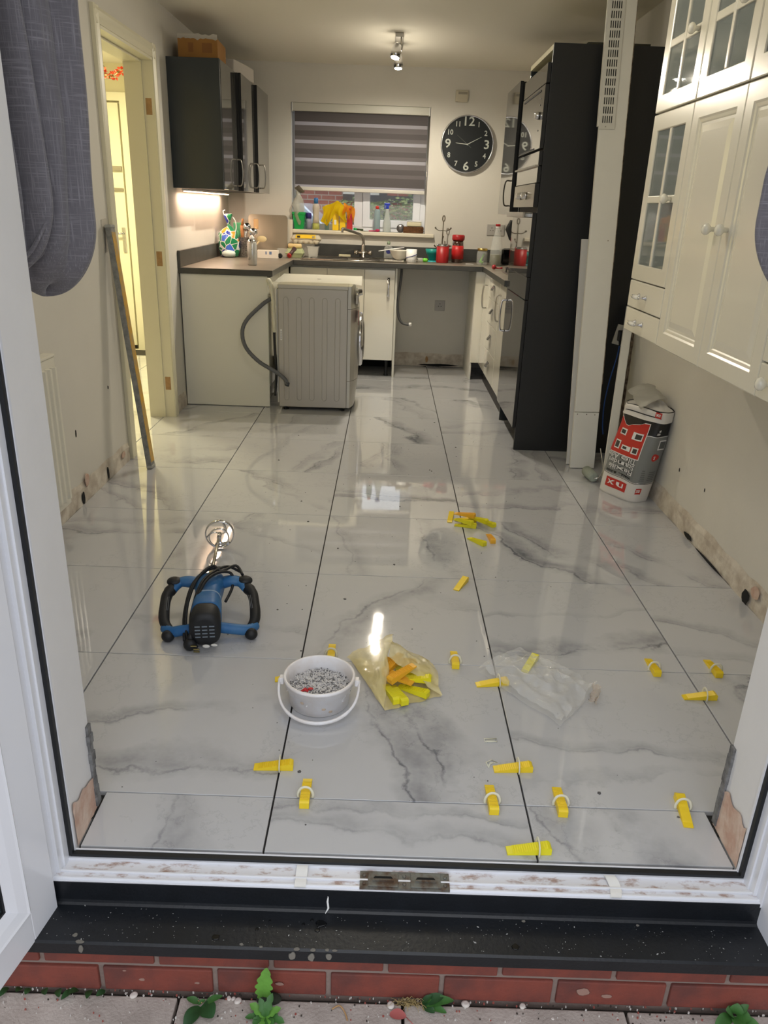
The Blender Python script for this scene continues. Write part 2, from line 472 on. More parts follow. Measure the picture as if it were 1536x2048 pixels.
# scar strips where the skirting boards were pulled off
def scar(name, x0, x1, y0, y1, h=0.10, side='x', n=44, holes=()):
    """a thin uneven strip of bare plaster"""
    mb = MB()
    L_ = (y1-y0) if side == 'x' else (x1-x0)
    def fn(u, v):
        s_ = u*L_; z = v*(h+0.012*nz3(s_*9, 3, 1.7*x0))
        d = 0.006+0.004*nz3(s_*23, v*6, 4.4) + (0.002 if v < .5 else 0)
        if v >= 1: d = 0.0005
        if side == 'x': return (x0+(d if x1 > x0 else -d), y0+s_, z)
        return (x0+s_, y0-d, z)
    mb.grid(fn, n, 4, smooth=False)
    return struct(name, mb, M_skirt)
scar('baseboard_left', XL, XL+1, 0.9, DY0-0.09)
scar('baseboard_left_corner', XL, XL+1, DY1+0.10, 3.76)
scar('baseboard_right', XR, XR-1, -0.03, 2.93)
scar('baseboard_back', 0.31, 0.93, YB, YB, 0.11, 'y', 20)
# holes and gouges at the foot of the walls
def blob(name, c, rx, rz, m, axis='x', parent=None, seed=0, thick=0.002, n=12):
    """irregular flat patch with a little thickness; axis = direction of its normal"""
    mb = MB(); pts = []
    for i in range(n):
        a = 2*math.pi*i/n; k = 1+0.35*nz3(math.cos(a)*1.3+seed, math.sin(a)*1.3, seed*1.7)
        pts.append((math.cos(a)*rx*k, math.sin(a)*rz*k))
    def P(q, h, s_=1):
        if axis == 'x': return (c[0]+h, c[1]+q[0]*s_, c[2]+q[1]*s_)
        if axis == 'y': return (c[0]+q[0]*s_, c[1]+h, c[2]+q[1]*s_)
        return (c[0]+q[0]*s_, c[1]+q[1]*s_, c[2]+h)
    mb.loft([[P(q, 0) for q in pts], [P(q, thick, 0.85) for q in pts]])
    return obj(name, mb, m, parent)
wl = bpy.data.objects['wall_left']; wr = bpy.data.objects['wall_right']; wb = bpy.data.objects['wall_back']; wf = bpy.data.objects['wall_front']
M_pinkpl = mat('bare_pink_plaster', rgb(190, 156, 138), 0.9, col2=rgb(208, 186, 170), vscale=22, bump=0.4)
for i, (y, z, ry, rz, m_) in enumerate([(1.83, 0.030, 0.018, 0.028, M_void), (1.62, 0.12, 0.010, 0.017, M_void), (1.85, 0.33, 0.007, 0.017, M_void), (2.16, 0.040, 0.012, 0.034, M_void),
                                     (1.42, 0.020, 0.03, 0.02, M_void), (2.40, 0.06, 0.03, 0.018, M_pinkpl), (1.89, 0.10, 0.025, 0.032, M_pinkpl), (1.45, 0.08, 0.05, 0.018, M_pinkpl),
                                     (2.30, 0.44, 0.006, 0.010, M_void)]):
    blob('plaster_damage', (XL+0.004+(0.007 if z < 0.11 else -0.004), y, z), ry, rz, m_, 'x', wl, i*3.1)
for i, (y, z, ry, rz, m_) in enumerate([(1.08, 0.028, 0.028, 0.030, M_void), (1.66, 0.018, 0.05, 0.012, M_void), (1.42, 0.006, 0.14, 0.006, M_void), (1.92, 0.24, 0.006, 0.01, M_void), (1.62, 0.25, 0.005, 0.008, M_void), (1.02, 0.075, 0.03, 0.025, M_pinkpl)]):
    blob('plaster_damage', (XR-0.0145 if z < 0.11 else XR-0.001, y, z), ry, rz, m_, 'x', wr, 40+i*2.7)
blob('plaster_damage', (0.60, YB-0.012, 0.06), 0.012, 0.03, M_brown, 'y', wb, 3)
blob('plaster_damage', (0.72, YB-0.012, 0.012), 0.16, 0.010, M_void, 'y', wb, 5)

# reveals of the garden door: bare plaster at the foot, broken corner
for sx_, xx, sgn in (('l', -0.405, 1), ('r', 1.035, -1)):
    mb = MB()
    def fn(u, v, xx=xx, sgn=sgn):
        y = -0.170+u*0.13; top = 0.115+0.02*nz3(u*5, 1, xx*9)-(0.03*u if sgn > 0 else 0.0)
        return (xx+sgn*(0.0035+0.0015*nz3(u*20, v*8, xx)), y, 0.002+v*top)
    mb.grid(fn, 14, 6, smooth=False)
    struct('trim_reveal_'+('left' if sgn > 0 else 'right'), mb, M_pinkpl)
    # broken grey corner bead
    mb = MB()
    for k in range(9):
        z0 = 0.01+k*0.024; q = 0.003+0.004*nz3(k*1.3, 2, xx)
        mb.box(xx-sgn*0.002, xx+sgn*(q+0.004), YF-0.014-q, YF+0.002, z0, z0+0.025)
    struct('trim_corner_'+('left' if sgn > 0 else 'right'), mb, mat('grey_render', rgb(128, 128, 128), 0.95, bump=0.8, bscale=60, col2=rgb(90, 90, 90), vscale=40))
    blob('exposed_screed', (xx+sgn*(-0.006), YF-0.02, 0.0005), 0.014, 0.035, M_void, 'z', wf, 9)

# ------------------------------------------------------------------ garden door frame, threshold, leaves
frame = sempty('door_1')
frame_l = MB()
for (y0, y1, xi) in ((-0.182, -0.176, 0.0), (-0.214, -0.193, 0.010), (-0.232, -0.214, 0.014), (-0.252, -0.232, 0.022)):
    frame_l.box(-0.52, -0.403-xi, y0, y1, -0.02, 2.10)
obj('frame_jamb', frame_l, M_upvc, frame)
mb = MB()
for (y0, y1, xi) in ((-0.182, -0.176, 0.0), (-0.214, -0.193, 0.010), (-0.232, -0.214, 0.014), (-0.252, -0.232, 0.022)):
    mb.box(1.030+xi, 1.15, y0, y1, -0.02, 2.10)
obj('frame_jamb', mb, M_upvc, frame)
mb = MB(); mb.box(-0.52, -0.405, -0.193, -0.182, 0.0, 2.08); mb.box(1.032, 1.15, -0.193, -0.182, 0.0, 2.08); mb.box(-0.41, 1.04, -0.1925, -0.1795, -0.02, 0.0025, bev=0.001)
obj('gasket', mb, M_gasket, frame)
mb = MB(); mb.box(-0.52, 1.15, -0.252, -0.176, 2.05, 2.12); obj('frame_head', mb, M_upvc, frame)
M_sillw = mat('dirty_white_upvc', rgb(228, 228, 232), 0.35, col2=rgb(168, 142, 130), vscale=26, stretch=(1, 2, 1), bump=0.2)
_r = M_sillw.node_tree.nodes
for n_ in _r:
    if n_.type == 'VALTORGB': n_.color_ramp.elements[0].position = 0.36; n_.color_ramp.elements[1].position = 0.50
mb = MB()
mb.box(-0.425, 1.06, -0.1795, -0.1755, -0.02, 0.003)
mb.mi = 1
mb.box(-0.425, 1.06, -0.224, -0.1925, -0.0127, -0.010)
mb.mi = 0
mb.box(-0.425, 1.06, -0.1965, -0.1925, -0.02, -0.004)
mb.mi = 0
mb.box(-0.432, 1.07, -0.229, -0.224, -0.0127, -0.005, bev=0.0012)
mb.mi = 1
mb.box(-0.432, 1.07, -0.241, -0.229, -0.0127, -0.010)
mb.mi = 0
mb.box(-0.432, 1.07, -0.2455, -0.241, -0.0127, -0.0065, bev=0.001)
mb.box(-0.432, 1.07, -0.250, -0.2455, -0.0127, -0.011)
obj('threshold', mb, [M_upvc, M_sillw], frame)
# lock keep and packers in the threshold
mb = MB(); M_keep = mat('weathered_zinc', rgb(122, 124, 118), 0.6, metal=0.5, col2=rgb(92, 74, 60), vscale=40, bump=0.3)
mb.box(0.213, 0.402, -0.2475, -0.204, -0.012, -0.0055)
for cx in (0.262, 0.352):
    mb.box(cx-0.032, cx+0.032, -0.2445, -0.207, -0.0056, -0.003, bev=0.001)
    mb.box(cx-0.022, cx+0.022, -0.232, -0.228, -0.0032, 0.0005)
for cx in (0.222, 0.307, 0.393):
    for yy in (-0.216, -0.236): mb.lathe([(0.004, -0.0056), (0.004, -0.0036), (0.002, -0.003)], 8, (cx, yy, 0))
keep = obj('lock_keep', mb, M_keep, frame)
mb = MB()
for cx in (0.262, 0.352):
    mb.prism([(cx-0.021, -0.225), (cx-0.017, -0.219), (cx+0.017, -0.219), (cx+0.021, -0.225), (cx+0.017, -0.2275), (cx-0.017, -0.2275)], 'z', -0.0031, -0.0026)
obj('keep_slot', mb, M_void, keep)
for cx, tw in ((0.089, 0.0), (0.748, 0.006)):
    mb = MB()
    mb.grid(lambda u, v, cx=cx, tw=tw: (cx-0.012+0.024*u+tw*math.sin(v*3), -0.196-0.054*v, -0.0025-0.004*v+0.001*math.sin(v*9)), 3, 8)
    mb.grid(lambda u, v, cx=cx, tw=tw: (cx-0.012+0.024*u+tw*math.sin(v*3), -0.196-0.054*v, -0.0045-0.004*v+0.001*math.sin(v*9)), 3, 8)
    obj('packer', mb, M_white, frame)

def door_leaf(name, hx, hy, ang, sgn, label):
    """leaf in local frame: X runs away from the hinge; face towards +Y*sgn shows the bead"""
    o = sempty(name)
    o.location = (hx, hy, 0); o.rotation_euler = (0, 0, ang)
    W_, z0, z1, T = 0.72, -0.078, 2.02, 0.062
    st, bd = 0.078, 0.042
    def side(a, b): return (min(a*sgn, b*sgn), max(a*sgn, b*sgn))
    mb = MB()
    y0, y1 = side(-T, 0)
    mb.box(0, st, y0, y1, z0, z1, bev=0.002); mb.box(W_-st, W_, y0, y1, z0, z1, bev=0.002)
    mb.box(st, W_-st, y0, y1, z0, z0+st, bev=0.002); mb.box(st, W_-st, y0, y1, z1-st, z1, bev=0.002)
    obj('sash', mb, M_upvc, o)
    # ovolo bead stepping down to the glass
    mb = MB()
    prof = [(0, 0.000), (0.006, 0.004), (0.010, 0.001), (0.026, -0.006), (0.036, -0.014), (0.042, -0.022)]
    rings = []
    for d, h in prof:
        a0, a1, b0, b1 = st-0.002+d, W_-st+0.002-d, z0+st-0.002+d, z1-st+0.002-d
        rings.append([(a0, h*sgn, b0), (a1, h*sgn, b0), (a1, h*sgn, b1), (a0, h*sgn, b1)])
    mb.loft(rings, True, False, False, smooth=False)
    obj('glazing_bead', mb, M_upvc, o)
    mb = MB(); g = st+0.038
    y0, y1 = side(-0.026, -0.020)
    for q in ((g, g+0.006, z0+g, z1-g), (W_-g-0.006, W_-g, z0+g, z1-g)): mb.box(q[0], q[1], y0, y1, q[2], q[3])
    mb.box(g, W_-g, y0, y1, z0+g, z0+g+0.006); mb.box(g, W_-g, y0, y1, z1-g-0.006, z1-g)
    obj('glass_gasket', mb, M_gasket, o)
    mb = MB(); y0, y1 = side(-0.040, -0.024)
    mb.box(g-0.01, W_-g+0.01, y0, y1, z0+g-0.01, z1-g+0.01)
    obj('pane', mb, mat('tinted_door_glass', rgb(40, 52, 56), 0.02, alpha=0.8, spec=0.9), o)
    return o
door_leaf('door_2', -0.417, -0.262, math.atan2(-0.184, -0.036), 1, '')
door_leaf('door_3', 1.055, -0.245, math.atan2(-0.20, 0.011), -1, '')

# black cill
M_cill = mat('black_foiled_cill', rgb(18, 22, 28), 0.38, var=0.3, vscale=12, bump=0.15, bscale=120)
mb = MB()
mb.prism([(-0.2515, -0.013), (-0.2515, -0.060), (-0.253, -0.066), (-0.258, -0.069), (-0.338, -0.074), (-0.343, -0.077), (-0.345, -0.101), (-0.338, -0.101), (-0.336, -0.082), (-0.20, -0.080), (-0.20, -0.013)], 'x', -0.95, 1.55)
cill = struct('trim_cill', mb, M_cill)
# grit and paint chips lying on it
mb = MB(); rr = random.Random(4)
for i in range(300):
    x = rr.uniform(-0.45, 1.15); y = -0.258-rr.random()**0.8*0.078; z = -0.069-(abs(y)-0.258)*0.0625+0.0003
    s_ = rr.uniform(0.0004, 0.0009) if rr.random() < 0.95 else rr.uniform(0.0012, 0.0020); a = rr.uniform(0, 3.1)
    dx, dy = math.cos(a)*s_*rr.uniform(1, 2.2), math.sin(a)*s_*1.2
    mb.loft([[(x-dx, y-dy, z), (x+dy*.5, y-dx*.5, z), (x+dx, y+dy, z), (x-dy*.5, y+dx*.5, z)], [(x-dx, y-dy, z+s_*.5), (x+dy*.5, y-dx*.5, z+s_*.5), (x+dx, y+dy, z+s_*.5), (x-dy*.5, y+dx*.5, z+s_*.5)]])
stuff(obj('paint_chips', mb, mat('chip_white', rgb(170, 170, 168), 0.8), cill))
M_mortar_splash = mat('dried_adhesive', rgb(116, 112, 104), 0.9, bump=0.3)
for i, (x, y, rx, ry) in enumerate([(-0.357, -0.325, 0.009, 0.008), (-0.343, -0.339, 0.014, 0.007), (0.092, -0.340, 0.012, 0.006), (0.125, -0.341, 0.010, 0.007), (0.153, -0.340, 0.008, 0.006), (0.168, -0.341, 0.01, 0.004), (-0.02, -0.334, 0.007, 0.005), (0.02, -0.338, 0.006, 0.004), (0.80, -0.263, 0.006, 0.004), (0.56, -0.262, 0.007, 0.004)]):
    blob('adhesive_splash', (x, y, -0.0689-(abs(y)-0.258)*0.0625-0.0003), rx*.6, ry*.6, M_mortar_splash, 'z', cill, i*2.2+1, 0.0012)
for i, (x, z, rx, rz) in enumerate([(-0.34, -0.088, 0.005, 0.010), (0.083, -0.088, 0.007, 0.010), (0.122, -0.09, 0.007, 0.011), (0.157, -0.087, 0.006, 0.008)]):
    blob('adhesive_drip', (x, -0.3435, z), rx, rz, M_mortar_splash, 'y', cill, i+.5, -0.003)
mb = MB()
mb.tube([(0.141, -0.2485, -0.024), (0.145, -0.2495, -0.023), (0.148, -0.2500, -0.030), (0.147, -0.2510, -0.044), (0.149, -0.2530, -0.060), (0.143, -0.2600, -0.068)], [0.0008, 0.0015, 0.0018, 0.0024, 0.0024, 0.001], 6)
obj('sealant_thread', mb, M_white, cill)
blob('water_drop_stain', (0.136, -0.282, -0.0702), 0.011, 0.009, mat('wet_patch', rgb(8, 9, 11), 0.12), 'z', cill, 3, 0.0012)
for x, y, s_ in ((0.117, -0.275, .004), (0.13, -0.297, .006), (0.03, -0.28, .003), (-0.075, -0.32, .008), (0.10, -0.285, .004), (0.006, -0.30, .004), (0.535, -0.320, .008)):
    blob('water_drop_stain', (x, y, -0.069-(abs(y)-0.258)*0.0625), s_, s_*.9, MATS['wet_patch'], 'z', cill, x*9, 0.0012)

# ------------------------------------------------------------------ brick plinth and paving outside
mb = MB(); mb.box(-1.6, 2.2, -0.311, -0.20, -0.40, -0.102)
plinth = struct('trim_plinth', mb, mat('brick_mortar', rgb(134, 118, 110), 0.95, bump=0.6, bscale=90))
M_brick = mat('red_engineering_brick', rgb(126, 62, 50), 0.72, bump=0.35, bscale=110, col2=rgb(98, 54, 48), vscale=9)
mb = MB(); mb.box(-0.1135, 0.1135, -0.05, 0.05, -0.0325, 0.0325, bev=0.003)
b0 = obj('brick', mb, M_brick, plinth, (-0.2015, -0.268, -0.2055))
rr = random.Random(3)
for k in range(-5, 8):
    if k: share(b0, plinth, (-0.2015+0.2375*k, -0.268+rr.uniform(-.002, .002), -0.2055), (0, rr.uniform(-.003, .003), 0))
for k in range(-6, 8):
    share(b0, plinth, (-0.083+0.2375*k, -0.268+rr.uniform(-.002, .002), -0.1295))
b0.name = 'brick'
for i, (x, z, rx, rz) in enumerate([(-0.235, -0.205, .010, .006), (-0.12, -0.21, .008, .005), (0.053, -0.205, .014, .008), (0.69, -0.20, .022, .018), (0.74, -0.21, .016, .010), (-0.27, -0.18, .006, .004)]):
    blob('mortar_smear', (x, -0.3182, z), rx*.7, rz*.6, mat('lime_smear', rgb(150, 118, 106), 0.9), 'y', plinth, i*4.1, -0.0006)

M_slab = mat('concrete_paving', rgb(186, 176, 168), 0.92, bump=0.5, bscale=160, col2=rgb(160, 150, 142), vscale=7)
gr = MB(); gr.box(-6, 7, -9, -0.31, -0.42, -0.262)
ground = struct('ground', gr, mat('ground_joint_soil', rgb(52, 46, 40), 1.0, bump=0.6))
mb = MB(); mb.box(-0.2315, 0.2315, -0.2965, 0.2965, -0.04, 0.0, bev=0.003)
s0 = obj('paving_slab', mb, M_slab, ground, (0.0775, -0.625, -0.24))
for r_ in range(5):
    for k in range(-4, 5):
        if r_ == 0 and k == 0: continue
        share(s0, ground, (0.0775+0.4695*k+(0.0 if r_ % 2 == 0 else 0.235), -0.625-0.6*r_, -0.24+rr.uniform(-.002, .002)))
s0.name = 'paving_slab'

# ------------------------------------------------------------------ inner doorway (left wall): lining, stops, architraves
M_dframe = mat('door_frame_paint', rgb(222, 216, 190), 0.4)
dr = sempty('door_4')
mb = MB(); mb.box(-1.285, -1.125, DY1, DY1+0.03, -0.0, DZ); mb.box(-1.285, -1.125, DY0-0.03, DY0, -0.0, DZ)
mb.box(-1.285, -1.125, DY0-0.03, DY1+0.03, DZ, DZ+0.03); obj('door_lining', mb, M_dframe, dr)
mb = MB(); mb.box(-1.285, -1.185, DY1-0.012, DY1, 0, DZ-0.012); mb.box(-1.285, -1.185, DY0, DY0+0.012, 0, DZ-0.012); mb.box(-1.285, -1.185, DY0, DY1, DZ-0.012, DZ)
obj('door_stop', mb, M_dframe, dr)
def archi(y0, y1, nm='architrave'):
    mb = MB()
    mb.prism([(-1.139, y0), (-1.139, y1), (-1.121, y1), (-1.119, y1-0.02 if y1 > 3 else y1-0.012), (-1.124, (y0+y1)/2), (-1.117, y0+0.012), (-1.121, y0)], 'z', 0.0, DZ+0.085)
    return obj(nm, mb, M_dframe, dr)
archi(DY1+0.006, DY1+0.076); archi(DY0-0.076, DY0-0.006)
mb = MB(); mb.prism([(-1.139, DZ+0.01), (-1.139, DZ+0.08), (-1.121, DZ+0.08), (-1.117, DZ+0.065), (-1.124, DZ+0.045), (-1.120, DZ+0.014)], 'y', DY0-0.07, DY1+0.07)
obj('architrave', mb, M_dframe, dr)
for z in (1.80, 0.98, 0.22):
    mb = MB(); mb.box(-1.176, -1.142, DY1-0.0012, DY1+0.002, z-0.042, z+0.042, bev=0.0008)
    for dz in (-0.025, 0.0, 0.025): mb.lathe([(0.003, 0), (0.003, -0.001)], 6, (-1.158, DY1-0.001, z+dz), Matrix.Rotation(R(90), 4, 'X'))
    obj('hinge_recess', mb, M_brown, dr)
mb = MB(); mb.prism([(2.415, 1.065), (2.48, 1.07), (2.485, 1.22), (2.42, 1.215)], 'x', XL-0.001, XL+0.004)
obj('filler_patch', mb, mat('filler', rgb(196, 190, 178), 0.9, bump=0.5, bscale=50), wl)

# front door of the house seen through the hall
fd = sempty('door_5'); M_hd = mat('hall_door', rgb(228, 224, 200), 0.3)
mb = MB(); mb.box(-2.92, -2.115, 5.84, 5.875, 0.03, 2.06, bev=0.002); hleaf = obj('door_leaf', mb, M_hd, fd)
mb = MB()
rframe(mb, 'y', 5.82, 5.879, -2.99, -2.03, -0.07, 2.14, 0.065)
obj('door_frame', mb, M_hd, fd)
mb = MB(); mb.box(-2.165, -2.135, 5.825, 5.84, 0.86, 1.07, bev=0.004); mb.tube([(-2.15, 5.835, 1.02), (-2.15, 5.79, 1.02), (-2.17, 5.785, 1.02), (-2.27, 5.785, 1.018)], 0.009, 8)
obj('lever_handle', mb, M_chrome, fd)
mb = MB(); mb.box(-2.235, -2.12, 5.815, 5.84, 1.53, 1.57, bev=0.004); mb.box(-2.225, -2.12, 5.818, 5.84, 1.37, 1.395, bev=0.004); obj('door_chain_plate', mb, M_steel, fd)
mb = MB(); mb.lathe([(0.012, 0), (0.012, -0.006), (0.006, -0.008)], 12, (-2.30, 5.84, 1.50), Matrix.Rotation(R(90), 4, 'X')); obj('door_viewer', mb, M_black, fd)
mb = MB(); mb.box(-2.92, -2.115, 5.83, 5.85, 0.002, 0.028); obj('door_bar', mb, M_void, fd)

# garland hanging in the hall
t = thing('leaf_garland', 'orange and red autumn leaf garland hanging in the hallway', 'garland', (-1.67, 4.4, 2.14))
rr = random.Random(9); mb = MB(); mb2 = MB()
arc = [(-0.13+0.26*k/16, 0.02*math.sin(k), -0.115*max(0.0, math.sin(math.pi*k/16))**0.8+0.05) for k in range(17)]
mb.tube(arc, 0.004, 6); obj('cord', mb, M_brown, t)
mb = MB()
for k in range(130):
    a = arc[rr.randrange(17)]; c = Vector(a)+Vector((rr.uniform(-.02, .02), rr.uniform(-.02, .02), rr.uniform(-.022, .022)))
    m3 = Matrix.Rotation(rr.uniform(0, 6), 3, 'X') @ Matrix.Rotation(rr.uniform(0, 6), 3, 'Z')
    q = [c+m3 @ Vector(v) for v in ((-.012, 0, 0), (0, -.009, .003), (.014, 0, 0), (0, .009, .003))]
    mb.mi = rr.choice((0, 0, 0, 1)); mb.quad(*q)
stuff(obj('leaves', mb, [mat('leaf_orange', rgb(214, 72, 30), 0.7), mat('leaf_olive', rgb(120, 100, 30), 0.7)], t))
mb = MB(); mb.tube([(0.16, 0.0, 0.02), (0.10, 0.4, 0.11), (-0.05, 0.9, 0.15), (-0.30, 1.3, 0.13)], 0.006, 6); obj('ribbon', mb, mat('pink_ribbon', rgb(220, 170, 150), 0.6), t)

# ------------------------------------------------------------------ window in the back wall
win = sempty('window_1')
WY0, WY1 = 5.62, 5.68
mb = MB()
rframe(mb, 'y', WY0, WY1, WX0, WX1, WZ0, WZ1, 0.048)
mb.box(-0.085, -0.014, WY0-0.004, WY1-0.003, WZ0+0.03, WZ1-0.03, bev=0.004)
obj('window_frame', mb, M_upvc, win)
mb = MB()
x0, x1, z0, z1 = -0.012, WX1-0.045, WZ0+0.035, WZ1-0.04
rframe(mb, 'y', WY0-0.012, WY1-0.01, x0, x1, z0, z1, 0.062)
obj('opening_sash', mb, M_upvc, win)
M_wglass = mat('window_glass', rgb(235, 240, 240), 0.0, alpha=0.12, spec=0.6)
mb = MB(); mb.box(WX0+0.05, -0.085, 5.648, 5.652, WZ0+0.045, WZ1-0.05); obj('pane', mb, M_wglass, win)
mb = MB(); mb.box(x0+0.06, x1-0.06, 5.640, 5.644, z0+0.06, z1-0.06); obj('pane', mb, M_wglass, win)
mb = MB(); mb.box(WX0+0.002, WX1-0.002, 5.4995, 5.6195, WZ0-0.0248, WZ0-0.001); mb.prism([(5.499, WZ0+0.001), (5.499, WZ0-0.034), (5.470, WZ0-0.034), (5.462, WZ0-0.026), (5.462, WZ0-0.007), (5.470, WZ0+0.001)], 'x', -0.665, 0.600)
obj('window_sill', mb, mat('sill_gloss', rgb(220, 212, 192), 0.3), win)

# zebra roller blind
def fabric(name, col, tl):
    m = bpy.data.materials.new(name); m.use_nodes = True; n = m.node_tree; n.nodes.remove(n.nodes['Principled BSDF'])
    a = n.nodes.new('ShaderNodeBsdfDiffuse'); b = n.nodes.new('ShaderNodeBsdfTranslucent'); x = n.nodes.new('ShaderNodeMixShader')
    a.inputs[0].default_value = col; b.inputs[0].default_value = col; x.inputs[0].default_value = tl
    w_ = n.nodes.new('ShaderNodeTexWave'); w_.inputs['Scale'].default_value = 260; w_.inputs['Distortion'].default_value = 2
    bp = n.nodes.new('ShaderNodeBump'); bp.inputs['Strength'].default_value = 0.2; bp.inputs['Distance'].default_value = 0.001
    n.links.new(w_.outputs[0], bp.inputs['Height']); n.links.new(bp.outputs[0], a.inputs['Normal'])
    n.links.new(a.outputs[0], x.inputs[1]); n.links.new(b.outputs[0], x.inputs[2]); n.links.new(x.outputs[0], n.nodes['Material Output'].inputs[0])
    return m
F1 = fabric('blind_opaque', rgb(112, 107, 108), 0.3); F2 = fabric('blind_sheer', rgb(215, 212, 218), 0.6); F3 = fabric('blind_double', rgb(138, 132, 134), 0.4)
bl = thing('roller_blind', 'grey striped day-and-night roller blind half covering the kitchen window', 'blind', (0, 5.53, 2.08))
mb = MB(); mb.box(-0.600, 0.520, -0.035, 0.03, -0.062, -0.001, bev=0.006); obj('cassette', mb, mat('blind_cassette', rgb(196, 194, 182), 0.4), bl)
for xx in (-0.600, 0.512):
    mb = MB(); mb.box(xx, xx+0.009, -0.037, 0.031, -0.065, 0.0, bev=0.003); obj('end_cap', mb, M_white, bl)
zt = -0.06; zb = -0.625
bands = [(-0.060, -0.135, F1)]
z = -0.135
while z > zb:
    for hgt, f in ((0.026, F2), (0.040, F3), (0.040, F1), (0.028, F3)):
        if z <= zb: break
        z2 = max(z-hgt, zb); bands.append((z, z2, f)); z = z2
    if z < -0.50: bands.append((z, max(z-0.07, zb), F1)); z = max(z-0.07, zb)
for z1_, z2_, f in bands:
    mb = MB(); mb.box(-0.578, 0.505, -0.0015 if f is F2 else -0.0025, 0.0, z2_, z1_); obj('fabric_band', mb, f, bl)
mb = MB(); mb.box(-0.580, 0.508, -0.012, 0.010, -0.652, -0.624, bev=0.005); obj('bottom_bar', mb, mat('blind_bar', rgb(206, 202, 192), 0.35), bl)
mb = MB(); mb.tube([(0.512, -0.02, -0.05), (0.513, -0.022, -0.70), (0.516, -0.02, -0.74), (0.518, -0.018, -0.70), (0.517, -0.012, -0.05)], 0.002, 6); obj('chain', mb, M_steel, bl)

# ------------------------------------------------------------------ outside beyond the window
mb = MB(); mb.box(-9, 9, 5.8, 30, -0.3, -0.1); og = struct('ground_street', mb, mat('tarmac', rgb(110, 112, 112), 0.9, bump=0.4))
def brickmat():
    m = bpy.data.materials.new('far_brick_wall'); m.use_nodes = True; n = m.node_tree; b = n.nodes['Principled BSDF']
    t_ = n.nodes.new('ShaderNodeTexBrick'); t_.inputs['Scale'].default_value = 1.0
    t_.inputs['Brick Width'].default_value = 0.225; t_.inputs['Row Height'].default_value = 0.075; t_.inputs['Mortar Size'].default_value = 0.008
    t_.inputs['Color1'].default_value = rgb(146, 76, 60); t_.inputs['Color2'].default_value = rgb(120, 64, 56); t_.inputs['Mortar'].default_value = rgb(150, 136, 124)
    mp = n.nodes.new('ShaderNodeMapping'); mp.inputs['Rotation'].default_value = (R(90), 0, 0); tc_ = n.nodes.new('ShaderNodeTexCoord')
    n.links.new(tc_.outputs['Object'], mp.inputs[0]); n.links.new(mp.outputs[0], t_.inputs['Vector']); n.links.new(t_.outputs[0], b.inputs['Base Color'])
    b.inputs['Roughness'].default_value = 0.9; return m
hs = thing('brick_house', 'red brick house with black timbers and white panels seen through the window', 'house', (0, 12.0, -0.1))
mb = MB(); mb.box(-5.5, 5.5, 0, 0.3, 0, 2.7); obj('wall', mb, brickmat(), hs)
M_timber = mat('black_timber', rgb(30, 30, 34), 0.7); M_render = mat('white_render', rgb(200, 198, 186), 0.8)
for x, wd in ((-1.55, 0.16), (0.10, 0.13), (0.62, 0.12), (1.10, 0.14), (1.75, 0.12)):
    mb = MB(); mb.box(x-wd/2, x+wd/2, -0.05, 0.0, 0.3, 2.7); obj('timber_post', mb, M_timber, hs)
for x0, x1, z0, z1 in ((0.165, 0.56, 1.75, 2.6), (0.68, 1.03, 1.60, 2.6), (1.17, 1.69, 1.4, 2.6), (-0.55, 0.035, 1.6, 2.6)):
    mb = MB(); mb.box(x0, x1, -0.03, 0.0, z0, z1); obj('render_panel', mb, M_render, hs)
for z in (1.55, 1.2):
    mb = MB(); mb.box(-0.55, 1.75, -0.055, 0.0, z-0.05, z+0.05); obj('timber_rail', mb, M_timber, hs)
mb = MB(); mb.prism([(-0.3, 2.65), (4.0, 4.3), (4.0, 4.1), (-0.3, 2.5)], 'x', -5.8, 5.8); obj('roof', mb, mat('roof_tiles', rgb(88, 66, 58), 0.9), hs)

def leafmass(mb, c, rx, ry, rz, n, s, rr):
    for i in range(n):
        while True:
            v = Vector((rr.uniform(-1, 1), rr.uniform(-1, 1), rr.uniform(-1, 1)))
            if 0.3 < v.length < 1: break
        k = 0.8+0.35*noise.noise(v*2.2+Vector(c))
        p = Vector((c[0]+v.x*rx*k, c[1]+v.y*ry*k, c[2]+v.z*rz*k))
        m3 = Matrix.Rotation(rr.uniform(0, 6.3), 3, 'Z') @ Matrix.Rotation(rr.uniform(-1.2, 1.2), 3, 'X')
        q = [p+m3 @ (Vector(w_)*s*rr.uniform(.7, 1.3)) for w_ in ((-1, 0, 0), (0, -.45, .15), (1, 0, 0), (0, .45, .15))]
        mb.mi = rr.choice((0, 0, 1)); mb.quad(*q)
for nm, lab, c, r_ in (('garden_shrub', 'green leafy shrub outside behind the right-hand window pane', (0.35, 7.1, 1.02), (0.62, 0.30, 0.50)), ('garden_shrub', 'green shrub outside behind the middle of the window, beside the car', (-0.28, 10.6, 0.85), (0.5, 0.4, 0.72))):
    t = thing(nm, lab, 'shrub', (c[0], c[1], -0.1))
    mb = MB()
    for k in range(5): mb.tube([(0, 0, 0), (0.1*math.cos(k*1.3), 0.1*math.sin(k*1.3), 0.35), (r_[0]*.6*math.cos(k*1.3), .3*math.sin(k*1.3), c[2]+0.3)], [0.015, 0.01, 0.004], 6)
    obj('stem', mb, M_brown, t)
    mb = MB(); rr = random.Random(int(c[1]*10)); leafmass(mb, (0, 0, c[2]+0.1), r_[0], r_[1], r_[2], 3800, 0.030, rr)
    stuff(obj('foliage', mb, [mat('shrub_leaf', rgb(104, 128, 70), 0.6), mat('shrub_leaf_light', rgb(146, 160, 96), 0.6)], t))
